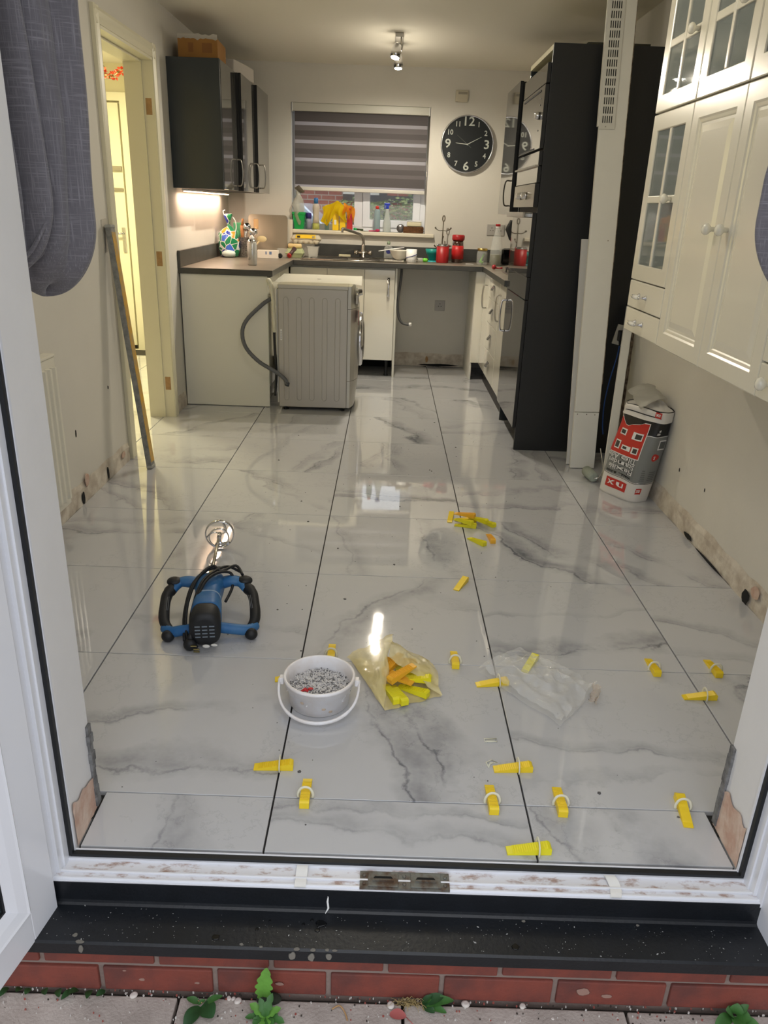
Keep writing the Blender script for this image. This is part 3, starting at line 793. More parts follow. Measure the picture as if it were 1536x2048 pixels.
# parked car
car = thing('parked_car', 'pale blue car parked outside behind the left window pane', 'car', (-0.55, 8.7, -0.1))
mb = MB()
pf = [(-2.0, 0.30), (-1.98, 0.75), (-1.5, 0.95), (-1.1, 1.36), (-0.25, 1.42), (0.22, 1.0), (1.0, 0.86), (1.1, 0.35)]
mb.loft([[(x, y*1.0, z) if abs(y) < .6 else (x, y*0.86, z) for x, z in pf] for y in (-0.85,)]+[[(x, -0.55, z*1.01) for x, z in pf], [(x, 0.55, z*1.01) for x, z in pf]]+[[(x, 0.8, z) for x, z in pf]])
obj('body', mb, mat('car_paint', rgb(178, 196, 214), 0.2, coat=0.6), car)
mb = MB(); mb.prism([(-1.38, 0.97), (-1.04, 1.31), (-0.28, 1.35), (0.12, 1.0)], 'y', -0.775, -0.74); obj('side_window', mb, M_blackgloss, car)
for wx in (-1.4, 0.6):
    for wy in (-0.78, 0.62):
        mb = MB(); mb.lathe([(0.30, -0.09), (0.31, -0.05), (0.31, 0.05), (0.30, 0.09)], 20, (wx, wy, 0.31), Matrix.Rotation(R(90), 4, 'X')); obj('wheel', mb, M_black, car)

# ------------------------------------------------------------------ kitchen fixtures
def bow(axis, L_=0.17, d=0.032, r=(0.006, 0.004)):
    """bow handle mesh: along z or y, standing out towards +n; returned points in (along, out)"""
    pts = [(-L_/2, 0), (-L_/2, d*0.7), (-L_/2+0.02, d), (0, d*1.15), (L_/2-0.02, d), (L_/2, d*0.7), (L_/2, 0)]
    return smoothpath([(p[0], p[1], 0) for p in pts], 4)
def bow_handle(parent, c, along='z', out=(-1, 0, 0), L_=0.17, d=0.03, r=0.0055, m=None, name='handle'):
    o3 = Vector(out); a3 = {'z': Vector((0, 0, 1)), 'y': Vector((0, 1, 0)), 'x': Vector((1, 0, 0))}[along]
    mb = MB(); mb.tube([Vector(c)+a3*p.x+o3*p.y for p in bow('z', L_, d)], r, 8)
    return obj(name, mb, m or M_steel, parent)

# worktop
wt = thing('worktop', 'dark grey laminate U-shaped kitchen worktop with raised upstand', 'worktop', (0, 0, 0.872))
def wtbox(x0, x1, y0, y1, nm='worktop_section'):
    mb = MB(); mb.box(x0, x1, y0, y1, 0, 0.038, bev=0.003)
    for f in mb.bm.faces:
        if abs(f.normal.z) < 0.5: f.material_index = 1
    mb.bm.normal_update()
    for f in mb.bm.faces: f.material_index = 0 if f.normal.z > 0.5 else 1  # painted-lit colour on top faces, painted-shaded colour on the others
    return obj(nm, mb, [M_wt_lit, M_wt_shaded], wt)
wtbox(-1.138, -0.525, 3.75, 5.498)
wtbox(-0.5245, 0.972, 4.885, 5.498)
wtbox(0.9725, 1.598, 3.665, 5.498)
for q in ((-1.138, -1.120, 3.752, 5.498), (-1.119, 1.598, 5.480, 5.498)):
    mb = MB(); mb.box(q[0], q[1], q[2], q[3], 0.0385, 0.14, bev=0.002); obj('upstand', mb, M_wt_shaded, wt)
# base units
def unit(label, x0, x1, y0, y1, z0, z1, m, cat='cabinet', name='base_unit', group=None):
    t = thing(name, label, cat, ((x0+x1)/2, (y0+y1)/2, 0), group=group)
    return t, (x0+x1)/2, (y0+y1)/2
def cbox(t, nm, x0, x1, y0, y1, z0, z1, m, bev=0.0015):
    lx, ly, lz = t.location
    mb = MB(); mb.box(x0-lx, x1-lx, y0-ly, y1-ly, z0-lz, z1-lz, bev=bev); return obj(nm, mb, m, t)
# left run: end panel and carcass
t = thing('base_unit', 'white kitchen base unit with plain end panel under left worktop', 'cabinet', (-0.85, 4.4, 0))
cbox(t, 'end_panel', -1.130, -0.560, 3.765, 3.785, 0.004, 0.871, M_white_panel)
cbox(t, 'carcass', -1.120, -0.580, 3.786, 5.47, 0.12, 0.868, M_white_panel)
for k in range(2): cbox(t, 'door', -0.579, -0.560, 3.80+0.55*k, 4.34+0.55*k, 0.14, 0.855, M_gloss_white)
# sink run
t = thing('sink_unit', 'white gloss sink base unit with chrome handle left of the appliance gap', 'cabinet', (-0.1, 5.1, 0))
cbox(t, 'carcass', -0.555, 0.283, 4.955, 5.47, 0.135, 0.868, M_white_panel)
cbox(t, 'side_panel', 0.284, 0.302, 4.945, 5.47, 0.0, 0.869, M_white_panel)
cbox(t, 'door', -0.553, -0.262, 4.934, 4.953, 0.14, 0.855, M_gloss_white)
cbox(t, 'door', -0.258, 0.036, 4.934, 4.953, 0.14, 0.855, M_gloss_white)
d_ = cbox(t, 'door', 0.040, 0.281, 4.934, 4.953, 0.14, 0.855, M_gloss_white)
mb = MB(); lx, ly, lz = t.location
mb.loft([[(0.232-lx+a*0.011, 4.933-ly-0.004-0.026*math.sin(math.pi*k/10)**.6+b*0.0035, 0.640+0.16*k/10) for a, b in ((-1, -1), (1, -1), (1, 1), (-1, 1))] for k in range(11)], smooth=True)
obj('handle', mb, M_chrome, d_)
for x in (0.235, -0.5): 
    for yy in (5.0, 5.4):
        mb = MB(); mb.lathe([(0.02, 0.0), (0.018, 0.01), (0.014, 0.02), (0.014, 0.12), (0.025, 0.134)], 10, (x-lx, yy-ly, 0)); obj('leg', mb, M_black, t)
cbox(t, 'underunit_shade_sheet', -0.55, 0.28, 5.38, 5.40, 0.0, 0.13, M_void)  # near-black sheet painting the shade in the void beneath the sink unit
# right run
def rdoor(t, y0, y1, z0, z1, m, x=0.999, hy=None, hz=None, hl=0.17, nm='door', along='z', hm=None):
    d = cbox(t, nm, x, x+0.019, y0, y1, z0, z1, m)
    if hy is not None:
        lx, ly, lz = t.location
        bow_handle(d, (x-lx, hy-ly, hz-lz), along, (-1, 0, 0), hl, 0.03, m=hm)
    return d
t = thing('base_unit', 'narrow white gloss corner base unit beside the appliance gap', 'cabinet', (1.25, 4.77, 0))
cbox(t, 'carcass', 1.020, 1.59, 4.62, 5.47, 0.135, 0.868, M_white_panel)
cbox(t, 'corner_post', 0.930, 1.018, 4.935, 4.953, 0.145, 0.868, M_gloss_white)
cbox(t, 'side_panel', 0.928, 0.945, 4.955, 5.47, 0.0, 0.868, M_white_panel)
rdoor(t, 4.612, 4.930, 0.14, 0.862, M_gloss_white, hy=4.73, hz=0.70)
t = thing('drawer_unit', 'white gloss four-drawer kitchen unit with cup handles', 'drawers', (1.25, 4.31, 0))
cbox(t, 'carcass', 1.020, 1.59, 4.02, 4.61, 0.135, 0.868, M_white_panel)
lx, ly, lz = t.location
for z0, z1 in ((0.715, 0.862), (0.535, 0.711), (0.340, 0.531), (0.140, 0.336)):
    d_ = cbox(t, 'drawer_front', 0.999, 1.018, 4.022, 4.607, z0, z1, M_gloss_white)
    mb = MB(); zc = (z0+z1)/2+0.015
    mb.grid(lambda u, v, zc=zc: (0.998-lx-0.026*math.sin(v*math.pi*.5+.0)*math.sin(math.pi*(0.08+.84*u))**.3, 4.31-ly-0.045+0.09*u, zc+0.016-0.032*v), 10, 5)
    bmesh.ops.solidify(mb.bm, geom=mb.bm.faces[:], thickness=0.002)
    obj('cup_handle', mb, M_chrome, d_)
t = thing('base_unit', 'slim white gloss base unit next to the dark tall oven housing', 'cabinet', (1.25, 3.84, 0))
cbox(t, 'carcass', 1.020, 1.59, 3.67, 4.012, 0.135, 0.868, M_white_panel)
rdoor(t, 3.668, 4.015, 0.14, 0.862, M_gloss_white, hy=3.93, hz=0.705)
mb = MB(); mb.box(1.045, 1.062, 3.67, 4.93, 0.0, 0.132); pl_ = obj('plinth_board', mb, mat('dark_plinth', rgb(40, 38, 36), 0.5)); tag(pl_, 'dark plinth board along foot of the right-hand kitchen units', 'plinth')

# ceramic sockets, alarm, clock on the back wall
def socket(name, label, c, w_, h_, m, gangs=1, normal='y'):
    t = thing(name, label, 'socket', c)
    mb = MB(); mb.box(-w_/2, w_/2, -0.008, 0, -h_/2, h_/2, bev=0.003); obj('face_plate', mb, m, t)
    for g in range(gangs):
        cx = (g-(gangs-1)/2)*w_*0.45
        mb = MB()
        for dx, dz, a, b in ((0, 0.016, .0035, .006), (-0.011, -0.006, .006, .003), (0.011, -0.006, .006, .003)): mb.box(cx+dx-a/2-.001, cx+dx+a/2+.001, -0.0086, -0.0078, dz-b/2-.001, dz+b/2+.001)
        obj('pin_holes', mb, M_void, t)
        mb = MB(); mb.box(cx+0.018, cx+0.028, -0.012, -0.008, 0.01, 0.03, bev=.001); obj('rocker', mb, m, t)
    return t
socket('wall_socket', 'single power socket on back wall in the empty appliance gap', (0.69, YB-0.0005, 0.532), 0.088, 0.088, mat('socket_grey', rgb(176, 172, 166), 0.35))
socket('wall_socket', 'double power socket above right worktop behind the oil bottle', (1.125, YB-0.0005, 1.172), 0.148, 0.088, MATS['socket_grey'], 2)
t = thing('alarm_sensor', 'small cream sensor box high on back wall above the clock', 'sensor', (0.765, YB-0.0005, 2.165))
mb = MB(); mb.box(-0.050, 0.050, -0.03, 0, -0.042, 0.042, bev=0.006); obj('housing', mb, mat('sensor_cream', rgb(196, 188, 166), 0.5), t)
mb = MB(); mb.box(-0.03, 0.042, -0.032, -0.0295, 0.012, 0.03, bev=0.001); obj('sensor_window', mb, mat('sensor_lens', rgb(150, 144, 128), 0.4), t)

t = thing('wall_clock', 'large round black wall clock with silver numerals and rim', 'clock', (0.833, YB-0.001, 1.818))
RX = Matrix.Rotation(R(90), 4, 'X')
mb = MB(); mb.lathe([(0.214, 0.0), (0.218, 0.012), (0.216, 0.034), (0.209, 0.040), (0.204, 0.034), (0.203, 0.026)], 72, mtx=RX, cap1=False); obj('rim', mb, M_chrome, t)
mb = MB(); mb.lathe([(0.205, 0.0), (0.205, 0.026)], 72, mtx=RX); obj('dial', mb, mat('dial_black', rgb(10, 16, 18), 0.5), t)
M_num = mat('silver_numerals', rgb(186, 190, 182), 0.45)
for h in range(1, 13):
    big = h in (12, 3, 6, 9); a = R(90-30*h); rr_ = 0.165 if big else 0.168
    if h in (3, 9): rr_ = 0.158
    c = Vector((rr_*math.cos(a), -0.0275, rr_*math.sin(a)))
    mtx = Matrix.Translation(c) @ RX
    text_obj('numeral', str(h), 0.092 if big else 0.054, mtx, M_num, t, 0.0006, bold=0.0012 if big else 0.0008, sx=1.12 if big else 0.95)
def hand(nm, ang, L_, back, w_, d, m):
    mb = MB(); a = R(ang); ux, uz = math.sin(a), math.cos(a); px, pz = uz, -ux
    P = [(-ux*back-px*w_*.5, -uz*back-pz*w_*.5), (-ux*back+px*w_*.5, -uz*back+pz*w_*.5), (px*w_, pz*w_), (ux*L_+px*w_*.25, uz*L_+pz*w_*.25), (ux*L_-px*w_*.25, uz*L_-pz*w_*.25), (-px*w_, -pz*w_)]
    mb.prism(P, 'y', -d-0.001, -d); return obj(nm, mb, m, t)
hand('hour_hand', 275, 0.095, 0.0, 0.0042, 0.030, M_num); hand('minute_hand', 63, 0.125, 0.0, 0.0035, 0.032, M_num)
hand('second_hand', 307, 0.11, 0.04, 0.0012, 0.034, mat('dim_silver', rgb(110, 112, 108), 0.5))
mb = MB(); mb.lathe([(0.006, 0.026), (0.006, 0.036)], 12, mtx=RX); obj('hub', mb, M_num, t)

# ------------------------------------------------------------------ wall cupboards, left
def handle_round(t, c, out, m=M_steel): return bow_handle(t, c, 'z', out, 0.16, 0.032, 0.0045, m)
t = thing('wall_cupboard', 'dark grey gloss wall cupboard nearest the doorway, box on top', 'cupboard', (-0.98, 4.01, 1.385))
lx, ly, lz = t.location
cbox(t, 'carcass', -1.138, -0.842, 3.785, 4.262, 1.387, 2.103, M_dark_edge)
cbox(t, 'end_panel', -1.139, -0.822, 3.765, 3.784, 1.385, 2.105, M_carcass)
d_ = cbox(t, 'door', -0.840, -0.820, 3.788, 4.258, 1.387, 2.103, M_grey_gloss); bow_handle(d_, (-0.820-lx, 4.215-ly, 1.50-lz), 'z', (1, 0, 0), 0.16, 0.034, 0.0045)
t = thing('wall_cupboard', 'dark grey gloss double wall cupboard beside the window', 'cupboard', (-0.98, 4.8, 1.385))
lx, ly, lz = t.location
cbox(t, 'carcass', -1.138, -0.806, 4.270, 5.33, 1.387, 2.103, M_dark_edge)
d_ = cbox(t, 'door', -0.804, -0.786, 4.272, 4.775, 1.387, 2.103, [M_grey_gloss, M_dark_edge]); bow_handle(d_, (-0.786-lx, 4.70-ly, 1.50-lz), 'z', (1, 0, 0), 0.16, 0.034, 0.0045)
d2_ = cbox(t, 'door', -0.804, -0.766, 4.800, 5.328, 1.387, 2.103, [M_grey_gloss, M_dark_edge]); bow_handle(d2_, (-0.766-lx, 4.88-ly, 1.50-lz), 'z', (1, 0, 0), 0.16, 0.034, 0.0045)
for q in (d_, d2_):
    for p_ in q.data.polygons:
        if p_.normal.y < -0.5: p_.material_index = 1
# LED strip under the cupboard
t = thing('strip_light', 'warm glowing LED strip light under the dark wall cupboard', 'light', (-1.085, 4.5, 1.383))
mb = MB(); mb.box(-0.02, 0.02, -0.66, 0.70, -0.012, 0, bev=0.002); obj('strip_body', mb, M_white, t)
mb = MB(); mb.box(-0.014, 0.014, -0.65, 0.69, -0.018, -0.0125, bev=0.002); obj('diffuser', mb, mat('led_glow', rgb(255, 220, 190), 0.4, emit=(1.0, 0.72, 0.52, 1), estr=6), t)

# ------------------------------------------------------------------ tall oven housing, right
t = thing('oven_housing', 'tall black and grey oven housing with built-in oven and microwave', 'oven housing', (1.30, 3.3, 0))
lx, ly, lz = t.location
cbox(t, 'side_panel', 1.010, 1.596, 2.950, 2.970, 0.0, 2.105, M_black_panel)
cbox(t, 'carcass', 1.022, 1.596, 2.971, 3.645, 0.13, 1.985, M_dark_edge)
cbox(t, 'far_panel', 1.016, 1.596, 3.646, 3.664, 0.0, 2.105, M_carcass)
cbox(t, 'top_panel', 1.012, 1.596, 2.971, 3.645, 2.080, 2.104, mat('raw_chipboard_edge', rgb(206, 200, 168), 0.7))
cbox(t, 'back_panel', 1.57, 1.595, 2.972, 3.644, 1.99, 2.079, M_dark_edge)
def face(nm, z0, z1, m, y0=2.955, y1=3.655, x=0.990):
    d = cbox(t, nm, x, 1.009, y0, y1, z0, z1, [m, M_dark_edge])
    for p_ in d.data.polygons:
        if p_.normal.y < -0.5 or p_.normal.z < -0.5: p_.material_index = 1
    return d
M_mirror = mat('oven_black_glass', rgb(40, 38, 35), 0.03, coat=0.5, spec=0.8)
d_ = face('door', 0.135, 0.862, M_grey_gloss); bow_handle(d_, (0.990-lx, 3.60-ly, 0.70-lz), 'z', (-1, 0, 0), 0.19, 0.034, 0.007, M_chrome)
face('filler_panel', 0.866, 0.985, M_grey_gloss)
ov = face('oven_door', 0.988, 1.318, M_mirror, x=0.986)
mb = MB(); mb.box(0.944-lx, 0.958-lx, 3.02-ly, 3.63-ly, 1.290, 1.318, bev=0.003); mb.box(0.958-lx, 0.986-lx, 3.04-ly, 3.06-ly, 1.296, 1.312); mb.box(0.958-lx, 0.986-lx, 3.59-ly, 3.61-ly, 1.296, 1.312); obj('oven_handle', mb, M_steel, ov)
ovp = face('oven_control_panel', 1.345, 1.462, mat('satin_steel', rgb(150, 144, 130), 0.25, metal=0.8), x=0.984)
for yy in (3.40, 3.21):
    mb = MB(); mb.lathe([(0.020, 0), (0.022, 0.006), (0.018, 0.010), (0.016, 0.026), (0.012, 0.028)], 18, (0.984-lx, yy-ly, 1.405), Matrix.Rotation(R(-90), 4, 'Y')); obj('knob', mb, M_chrome, ovp)
face('fascia', 1.466, 1.545, M_grey_gloss); face('fascia', 1.549, 1.618, M_grey_gloss)
mb = MB(); mb.box(0.974-lx, 0.990-lx, 2.94-ly, 3.655-ly, 1.543, 1.551); obj('trim_strip', mb, M_steel, t)
mw = face('microwave_door', 1.630, 1.925, M_mirror, x=0.988)
mb = MB(); mb.box(0.9862-lx, 0.988-lx, 3.06-ly, 3.60-ly, 1.902, 1.910); mb.box(0.9862-lx, 0.988-lx, 3.12-ly, 3.60-ly, 1.632, 1.640); obj('vent_slot', mb, M_void, mw)
mb = MB(); mb.lathe([(0.018, 0), (0.020, 0.005), (0.016, 0.022), (0.012, 0.024)], 18, (0.988-lx, 3.06-ly, 1.79), Matrix.Rotation(R(-90), 4, 'Y')); obj('dial', mb, M_chrome, mw)
for zz in (1.72, 1.84, 1.87):
    mb = MB(); mb.lathe([(0.004, 0), (0.004, 0.003)], 10, (0.988-lx, 3.06-ly, zz), Matrix.Rotation(R(-90), 4, 'Y')); obj('button', mb, M_chrome, mw)
face('flap_door', 1.930, 2.020, M_grey_gloss)
# wall cupboard over the hob
t = thing('wall_cupboard', 'dark grey wall cupboard hanging over the hob right of the clock', 'cupboard', (1.3, 4.2, 1.30))
lx, ly, lz = t.location
cbox(t, 'carcass', 1.022, 1.596, 3.935, 4.475, 1.302, 2.068, M_dark_edge)
d_ = cbox(t, 'door', 1.000, 1.020, 3.92, 4.48, 1.300, 2.070, [M_grey_gloss, M_dark_edge]); bow_handle(d_, (1.0-lx, 3.985-ly, 1.43-lz), 'z', (-1, 0, 0), 0.15, 0.034, 0.0045, mat('dark_steel', rgb(70, 66, 60), 0.35, metal=0.9))
for p_ in d_.data.polygons:
    if p_.normal.y < -0.5: p_.material_index = 1

# hob and tap and sink
t = thing('gas_hob', 'black gas hob with pan supports set in right worktop', 'hob', (1.29, 4.1, 0.9105))
mb = MB(); mb.box(-0.24, 0.24, -0.28, 0.28, 0, 0.008, bev=0.003); obj('hob_plate', mb, M_steel, t)
for bx in (-0.12, 0.12):
    for by in (-0.14, 0.14):
        mb = MB(); mb.lathe([(0.04, 0.008), (0.042, 0.016), (0.03, 0.022), (0.02, 0.024)], 16, (bx, by, 0)); obj('burner', mb, M_black, t)
for bx in (-0.12, 0.12):
    mb = MB()
    for by in (-0.20, -0.14, -0.08, 0.08, 0.14, 0.20): mb.box(bx-0.10, bx+0.10, by-0.004, by+0.004, 0.030, 0.040)
    for xx in (-0.10, 0.10): mb.box(bx+xx-0.004, bx+xx+0.004, -0.22, 0.22, 0.030, 0.038); 
    for xx in (-0.10, 0.10):
        for yy in (-0.2, 0.2): mb.box(bx+xx-0.004, bx+xx+0.004, yy-0.004, yy+0.004, 0.008, 0.032)
    obj('pan_support', mb, M_black, t)

t = thing('kitchen_sink', 'stainless steel sink with drainer set in worktop under window', 'sink', (-0.05, 5.16, 0.9105))
mb = MB(); mb.box(-0.42, 0.42, -0.21, 0.21, 0.0, 0.003, bev=0.001)
def rim(x0, x1, y0, y1, z, r=0.006): return smoothpath([(x0, y0, z), (x1, y0, z), (x1, y1, z), (x0, y1, z), (x0, y0, z)], 1)
mb.tube(rim(-0.42, 0.42, -0.21, 0.21, 0.0052), 0.005, 6); obj('sink_top', mb, M_steel, t)
for q in ((-0.36, -0.06, -0.16, 0.13), (0.04, 0.20, -0.14, 0.10)):
    mb = MB(); hx, hy = (q[1]-q[0])/2, (q[3]-q[2])/2; cx, cy = (q[0]+q[1])/2, (q[2]+q[3])/2
    mb.tube([(cx+hx*math.copysign(abs(math.cos(a))**.5, math.cos(a)), cy+hy*math.copysign(abs(math.sin(a))**.5, math.sin(a)), 0.005) for a in [2*math.pi*k/32 for k in range(33)]], 0.004, 6)
    mb.prism([(cx+(hx-.004)*math.copysign(abs(math.cos(a))**.5, math.cos(a)), cy+(hy-.004)*math.copysign(abs(math.sin(a))**.5, math.sin(a))) for a in [2*math.pi*k/32 for k in range(32)]], 'z', 0.0031, 0.0036)
    obj('bowl', mb, mat('sink_bowl', rgb(90, 86, 80), 0.35, metal=0.8), t)
for k in range(5):
    mb = MB(); mb.box(0.24, 0.40, -0.13+k*0.06, -0.12+k*0.06, 0.003, 0.006, bev=0.001); obj('drainer_rib', mb, M_steel, t)

t = thing('mixer_tap', 'swan-neck kitchen mixer tap with two lever arms at the sink', 'tap', (0.008, 5.40, 0.9105))
mb = MB(); mb.lathe([(0.026, 0), (0.026, 0.008), (0.018, 0.014), (0.016, 0.10), (0.013, 0.115)], 18); obj('tap_body', mb, M_steel, t)
mb = MB(); mb.tube([(-0.055, -0.012, 0.045), (0.055, -0.005, 0.045)], 0.012, 10)
for s_ in (-1, 1): mb.tube([(s_*0.045, -0.008, 0.045), (s_*0.075, -0.01, 0.046)], [0.019, 0.016], 12)
obj('valve', mb, M_steel, t)
mb = MB(); mb.tube(smoothpath([(0, 0, 0.10), (-0.001, -0.005, 0.15), (-0.02, -0.02, 0.185), (-0.07, -0.05, 0.205), (-0.13, -0.09, 0.222), (-0.165, -0.115, 0.232), (-0.172, -0.12, 0.222), (-0.173, -0.12, 0.202)], 5), 0.0115, 10); obj('spout', mb, M_steel, t)

# ------------------------------------------------------------------ ceiling spot fitting
t = thing('spotlight_bar', 'ceiling spotlight fitting with two lit chrome spot heads', 'light', (0.245, 4.30, ZC-0.0005))
mb = MB(); mb.box(-0.026, 0.026, -0.06, 0.40, -0.024, 0, bev=0.003); obj('bar', mb, M_steel, t)
for (hy, hx, hz, tilt) in ((-0.06, -0.018, -0.155, (-0.20, -0.25, -1)), (0.30, 0.0, -0.16, (0.0, -0.1, -1))):
    mb = MB(); mb.tube([(0.012, hy+0.02, -0.02), (0.014, hy+0.012, -0.10)], [(0.010, 0.004)]*2, 8)
    st_ = obj('stem', mb, M_steel, t)
    q = Vector((0, 0, -1)).rotation_difference(Vector(tilt).normalized()).to_matrix().to_4x4()
    mb = MB(); mb.lathe([(0.018, 0.05), (0.027, 0.04), (0.031, 0.0), (0.033, -0.035), (0.029, -0.036), (0.027, -0.03)], 20, mtx=Matrix.Translation((hx, hy, hz+0.045)) @ q, cap1=False)
    hd = obj('spot_head', mb, M_chrome, t)
    mb = MB(); mb.lathe([(0.026, -0.028), (0.024, -0.037), (0.012, -0.041)], 20, mtx=Matrix.Translation((hx, hy, hz+0.045)) @ q)
    obj('bulb', mb, mat('lamp_glow', rgb(255, 250, 235), 0.3, emit=(1, 0.93, 0.8, 1), estr=90), hd)

# ------------------------------------------------------------------ cream glazed cabinets on the right wall
XF = 1.21
def shaker(parent, y0, y1, z0, z1, lx, ly, lz, knob=None):
    """solid raised-and-fielded door, face towards -X"""
    def rc(d, x): return [(x-lx, y0+d-ly, z0+d-lz), (x-lx, y1-d-ly, z0+d-lz), (x-lx, y1-d-ly, z1-d-lz), (x-lx, y0+d-ly, z1-d-lz)]
    mb = MB()
    mb.loft([rc(0, XF+0.019), rc(0, XF+0.002), rc(0.003, XF), rc(0.052, XF), rc(0.058, XF+0.004), rc(0.066, XF+0.006), rc(0.070, XF+0.0085), rc(0.078, XF+0.0085), rc(0.098, XF+0.003), rc(0.100, XF+0.003)], True, True, True, smooth=False)
    d = obj('door', mb, M_cream, parent)
    if knob: add_knob(d, knob, lx, ly, lz)
    return d
def add_knob(d, knob, lx, ly, lz):
    mb = MB(); mb.lathe([(0.007, 0), (0.007, 0.010), (0.010, 0.013), (0.0165, 0.020), (0.0175, 0.027), (0.013, 0.034), (0.004, 0.037)], 16, (XF-lx, knob[0]-ly, knob[1]-lz), Matrix.Rotation(R(-90), 4, 'Y'))
    k = obj('knob', mb, mat('porcelain_knob', rgb(236, 232, 216), 0.1, coat=0.5), d)
def glazed(parent, y0, y1, z0, z1, lx, ly, lz, nz_=2, knob=None):
    st = 0.058
    mb = MB(); rframe(mb, 'x', XF-lx, XF+0.019-lx, y0-ly, y1-ly, z0-lz, z1-lz, st, 0.003)
    d = obj('glazed_door', mb, M_cream, parent)
    mb = MB(); yc = (y0+y1)/2
    mb.box(XF+0.001-lx, XF+0.015-lx, yc-0.010-ly, yc+0.010-ly, z0+st-lz, z1-st-lz, bev=0.003)
    for k in range(1, nz_):
        zc = z0+st+(z1-z0-2*st)*k/nz_
        mb.box(XF+0.0015-lx, XF+0.0145-lx, y0+st-ly, yc-0.009-ly, zc-0.013-lz, zc+0.013-lz, bev=0.003)
        mb.box(XF+0.0015-lx, XF+0.0145-lx, yc+0.009-ly, y1-st-ly, zc-0.013-lz, zc+0.013-lz, bev=0.003)
    obj('glazing_bar', mb, M_cream, d)
    for k in range(nz_):
        for (a, b) in ((y0+st, yc-0.009), (yc+0.009, y1-st)):
            za = z0+st+(z1-z0-2*st)*k/nz_; zb = z0+st+(z1-z0-2*st)*(k+1)/nz_
            mb = MB(); mb.box(XF+0.006-lx, XF+0.009-lx, a-ly, b-ly, za-lz, zb-lz); obj('pane', mb, M_glass, d)
    if knob: add_knob(d, knob, lx, ly, lz)
    return d
def carcass_open(t, y0, y1, z0, z1, shelves=()):
    lx, ly, lz = t.location
    mb = MB(); e = 0.018; x0 = XF+0.021
    mb.box(x0-lx, XR-0.004-lx, y0-ly, y0+e-ly, z0-lz, z1-lz); mb.box(x0-lx, XR-0.004-lx, y1-e-ly, y1-ly, z0-lz, z1-lz)
    mb.box(x0-lx, XR-0.004-lx, y0+e-ly, y1-e-ly, z0-lz, z0+e-lz); mb.box(x0-lx, XR-0.004-lx, y0+e-ly, y1-e-ly, z1-e-lz, z1-lz)
    mb.box(XR-0.012-lx, XR-0.004-lx, y0+e-ly, y1-e-ly, z0+e-lz, z1-e-lz)
    obj('carcass', mb, M_cream, t)
    for zs in shelves:
        mb = MB(); mb.box(x0+0.01-lx, XR-0.013-lx, y0+e-ly, y1-e-ly, zs-lz, zs+0.016-lz); obj('shelf', mb, M_cream, t)
def cab_drawer(t, y0, y1, z0, z1):
    lx, ly, lz = t.location
    d = cbox(t, 'drawer_front', XF, XF+0.019, y0, y1, z0, z1, M_cream, bev=0.004)
    yc, zc = (y0+y1)/2+0.02, (z0+z1)/2
    mb = MB()
    for yy in (yc-0.042, yc+0.042):
        mb.lathe([(0.010, 0), (0.009, 0.004), (0.005, 0.008), (0.0045, 0.026), (0.007, 0.030), (0.003, 0.033)], 10, (XF-lx, yy-ly, zc-lz), Matrix.Rotation(R(-90), 4, 'Y'))
    h = obj('handle_posts', mb, M_chrome, d)
    mb = MB(); mb.tube([(XF-0.027-lx, yc-0.038-ly, zc-lz), (XF-0.030-lx, yc-0.015-ly, zc-lz), (XF-0.030-lx, yc+0.015-ly, zc-lz), (XF-0.027-lx, yc+0.038-ly, zc-lz)], [0.006, 0.009, 0.009, 0.006], 12)
    obj('handle_bar', mb, mat('glass_handle', rgb(232, 230, 222), 0.05, coat=1.0), d)
Zb, Zm, Zt = 0.884, 1.672, 2.115
t = thing('glazed_cabinet', 'cream glazed wall cabinet with two drawers, farthest of the lower row', 'cabinet', (1.4, 1.60, Zb))
carcass_open(t, 1.385, 1.80, Zb, Zm-0.004, (1.38, 1.085)); lx, ly, lz = t.location
glazed(t, 1.388, 1.798, 1.084, Zm, lx, ly, lz, 2, (1.475, 1.378)); cab_drawer(t, 1.388, 1.798, 0.978, 1.080); cab_drawer(t, 1.388, 1.798, Zb, 0.974)
t = thing('double_cabinet', 'cream double wall cabinet with two panelled doors and porcelain knobs', 'cabinet', (1.4, 0.98, Zb))
carcass_open(t, 0.575, 1.381, Zb, Zm-0.004, (1.3,)); lx, ly, lz = t.location
shaker(t, 0.980, 1.383, Zb-0.001, Zm, lx, ly, lz, (1.040, 1.288)); shaker(t, 0.573, 0.977, Zb-0.001, Zm, lx, ly, lz, (0.940, 1.288))
t = thing('glazed_cabinet', 'cream glazed wall cabinet with drawers, nearest the garden door', 'cabinet', (1.4, 0.37, Zb))
carcass_open(t, 0.166, 0.571, Zb, Zm-0.004, (1.38, 1.085)); lx, ly, lz = t.location
glazed(t, 0.168, 0.570, 1.084, Zm, lx, ly, lz, 2, (0.255, 1.378)); cab_drawer(t, 0.168, 0.570, 0.978, 1.080)
d_ = cbox(t, 'drawer_front', XF, XF+0.019, 0.168, 0.570, Zb, 0.974, M_cream, bev=0.004); add_knob(d_, (0.50, 0.93), lx, ly, lz)
for y0, y1, lab in ((1.385, 1.80, 'farthest glazed cream top cabinet, above the cabinet with two drawers'), (0.98, 1.381, 'middle glazed cream top cabinet above the panelled doors'), (0.575, 0.977, 'nearest glazed cream top cabinet, cut by the right edge')):
    t = thing('top_cabinet', lab, 'cabinet', (1.4, (y0+y1)/2, Zm)); lx, ly, lz = t.location
    carcass_open(t, y0, y1, Zm+0.006, Zt, (1.89,)); glazed(t, y0+0.003, y1-0.001, Zm+0.006, Zt, lx, ly, lz, 2, (y0+0.075, 1.892))

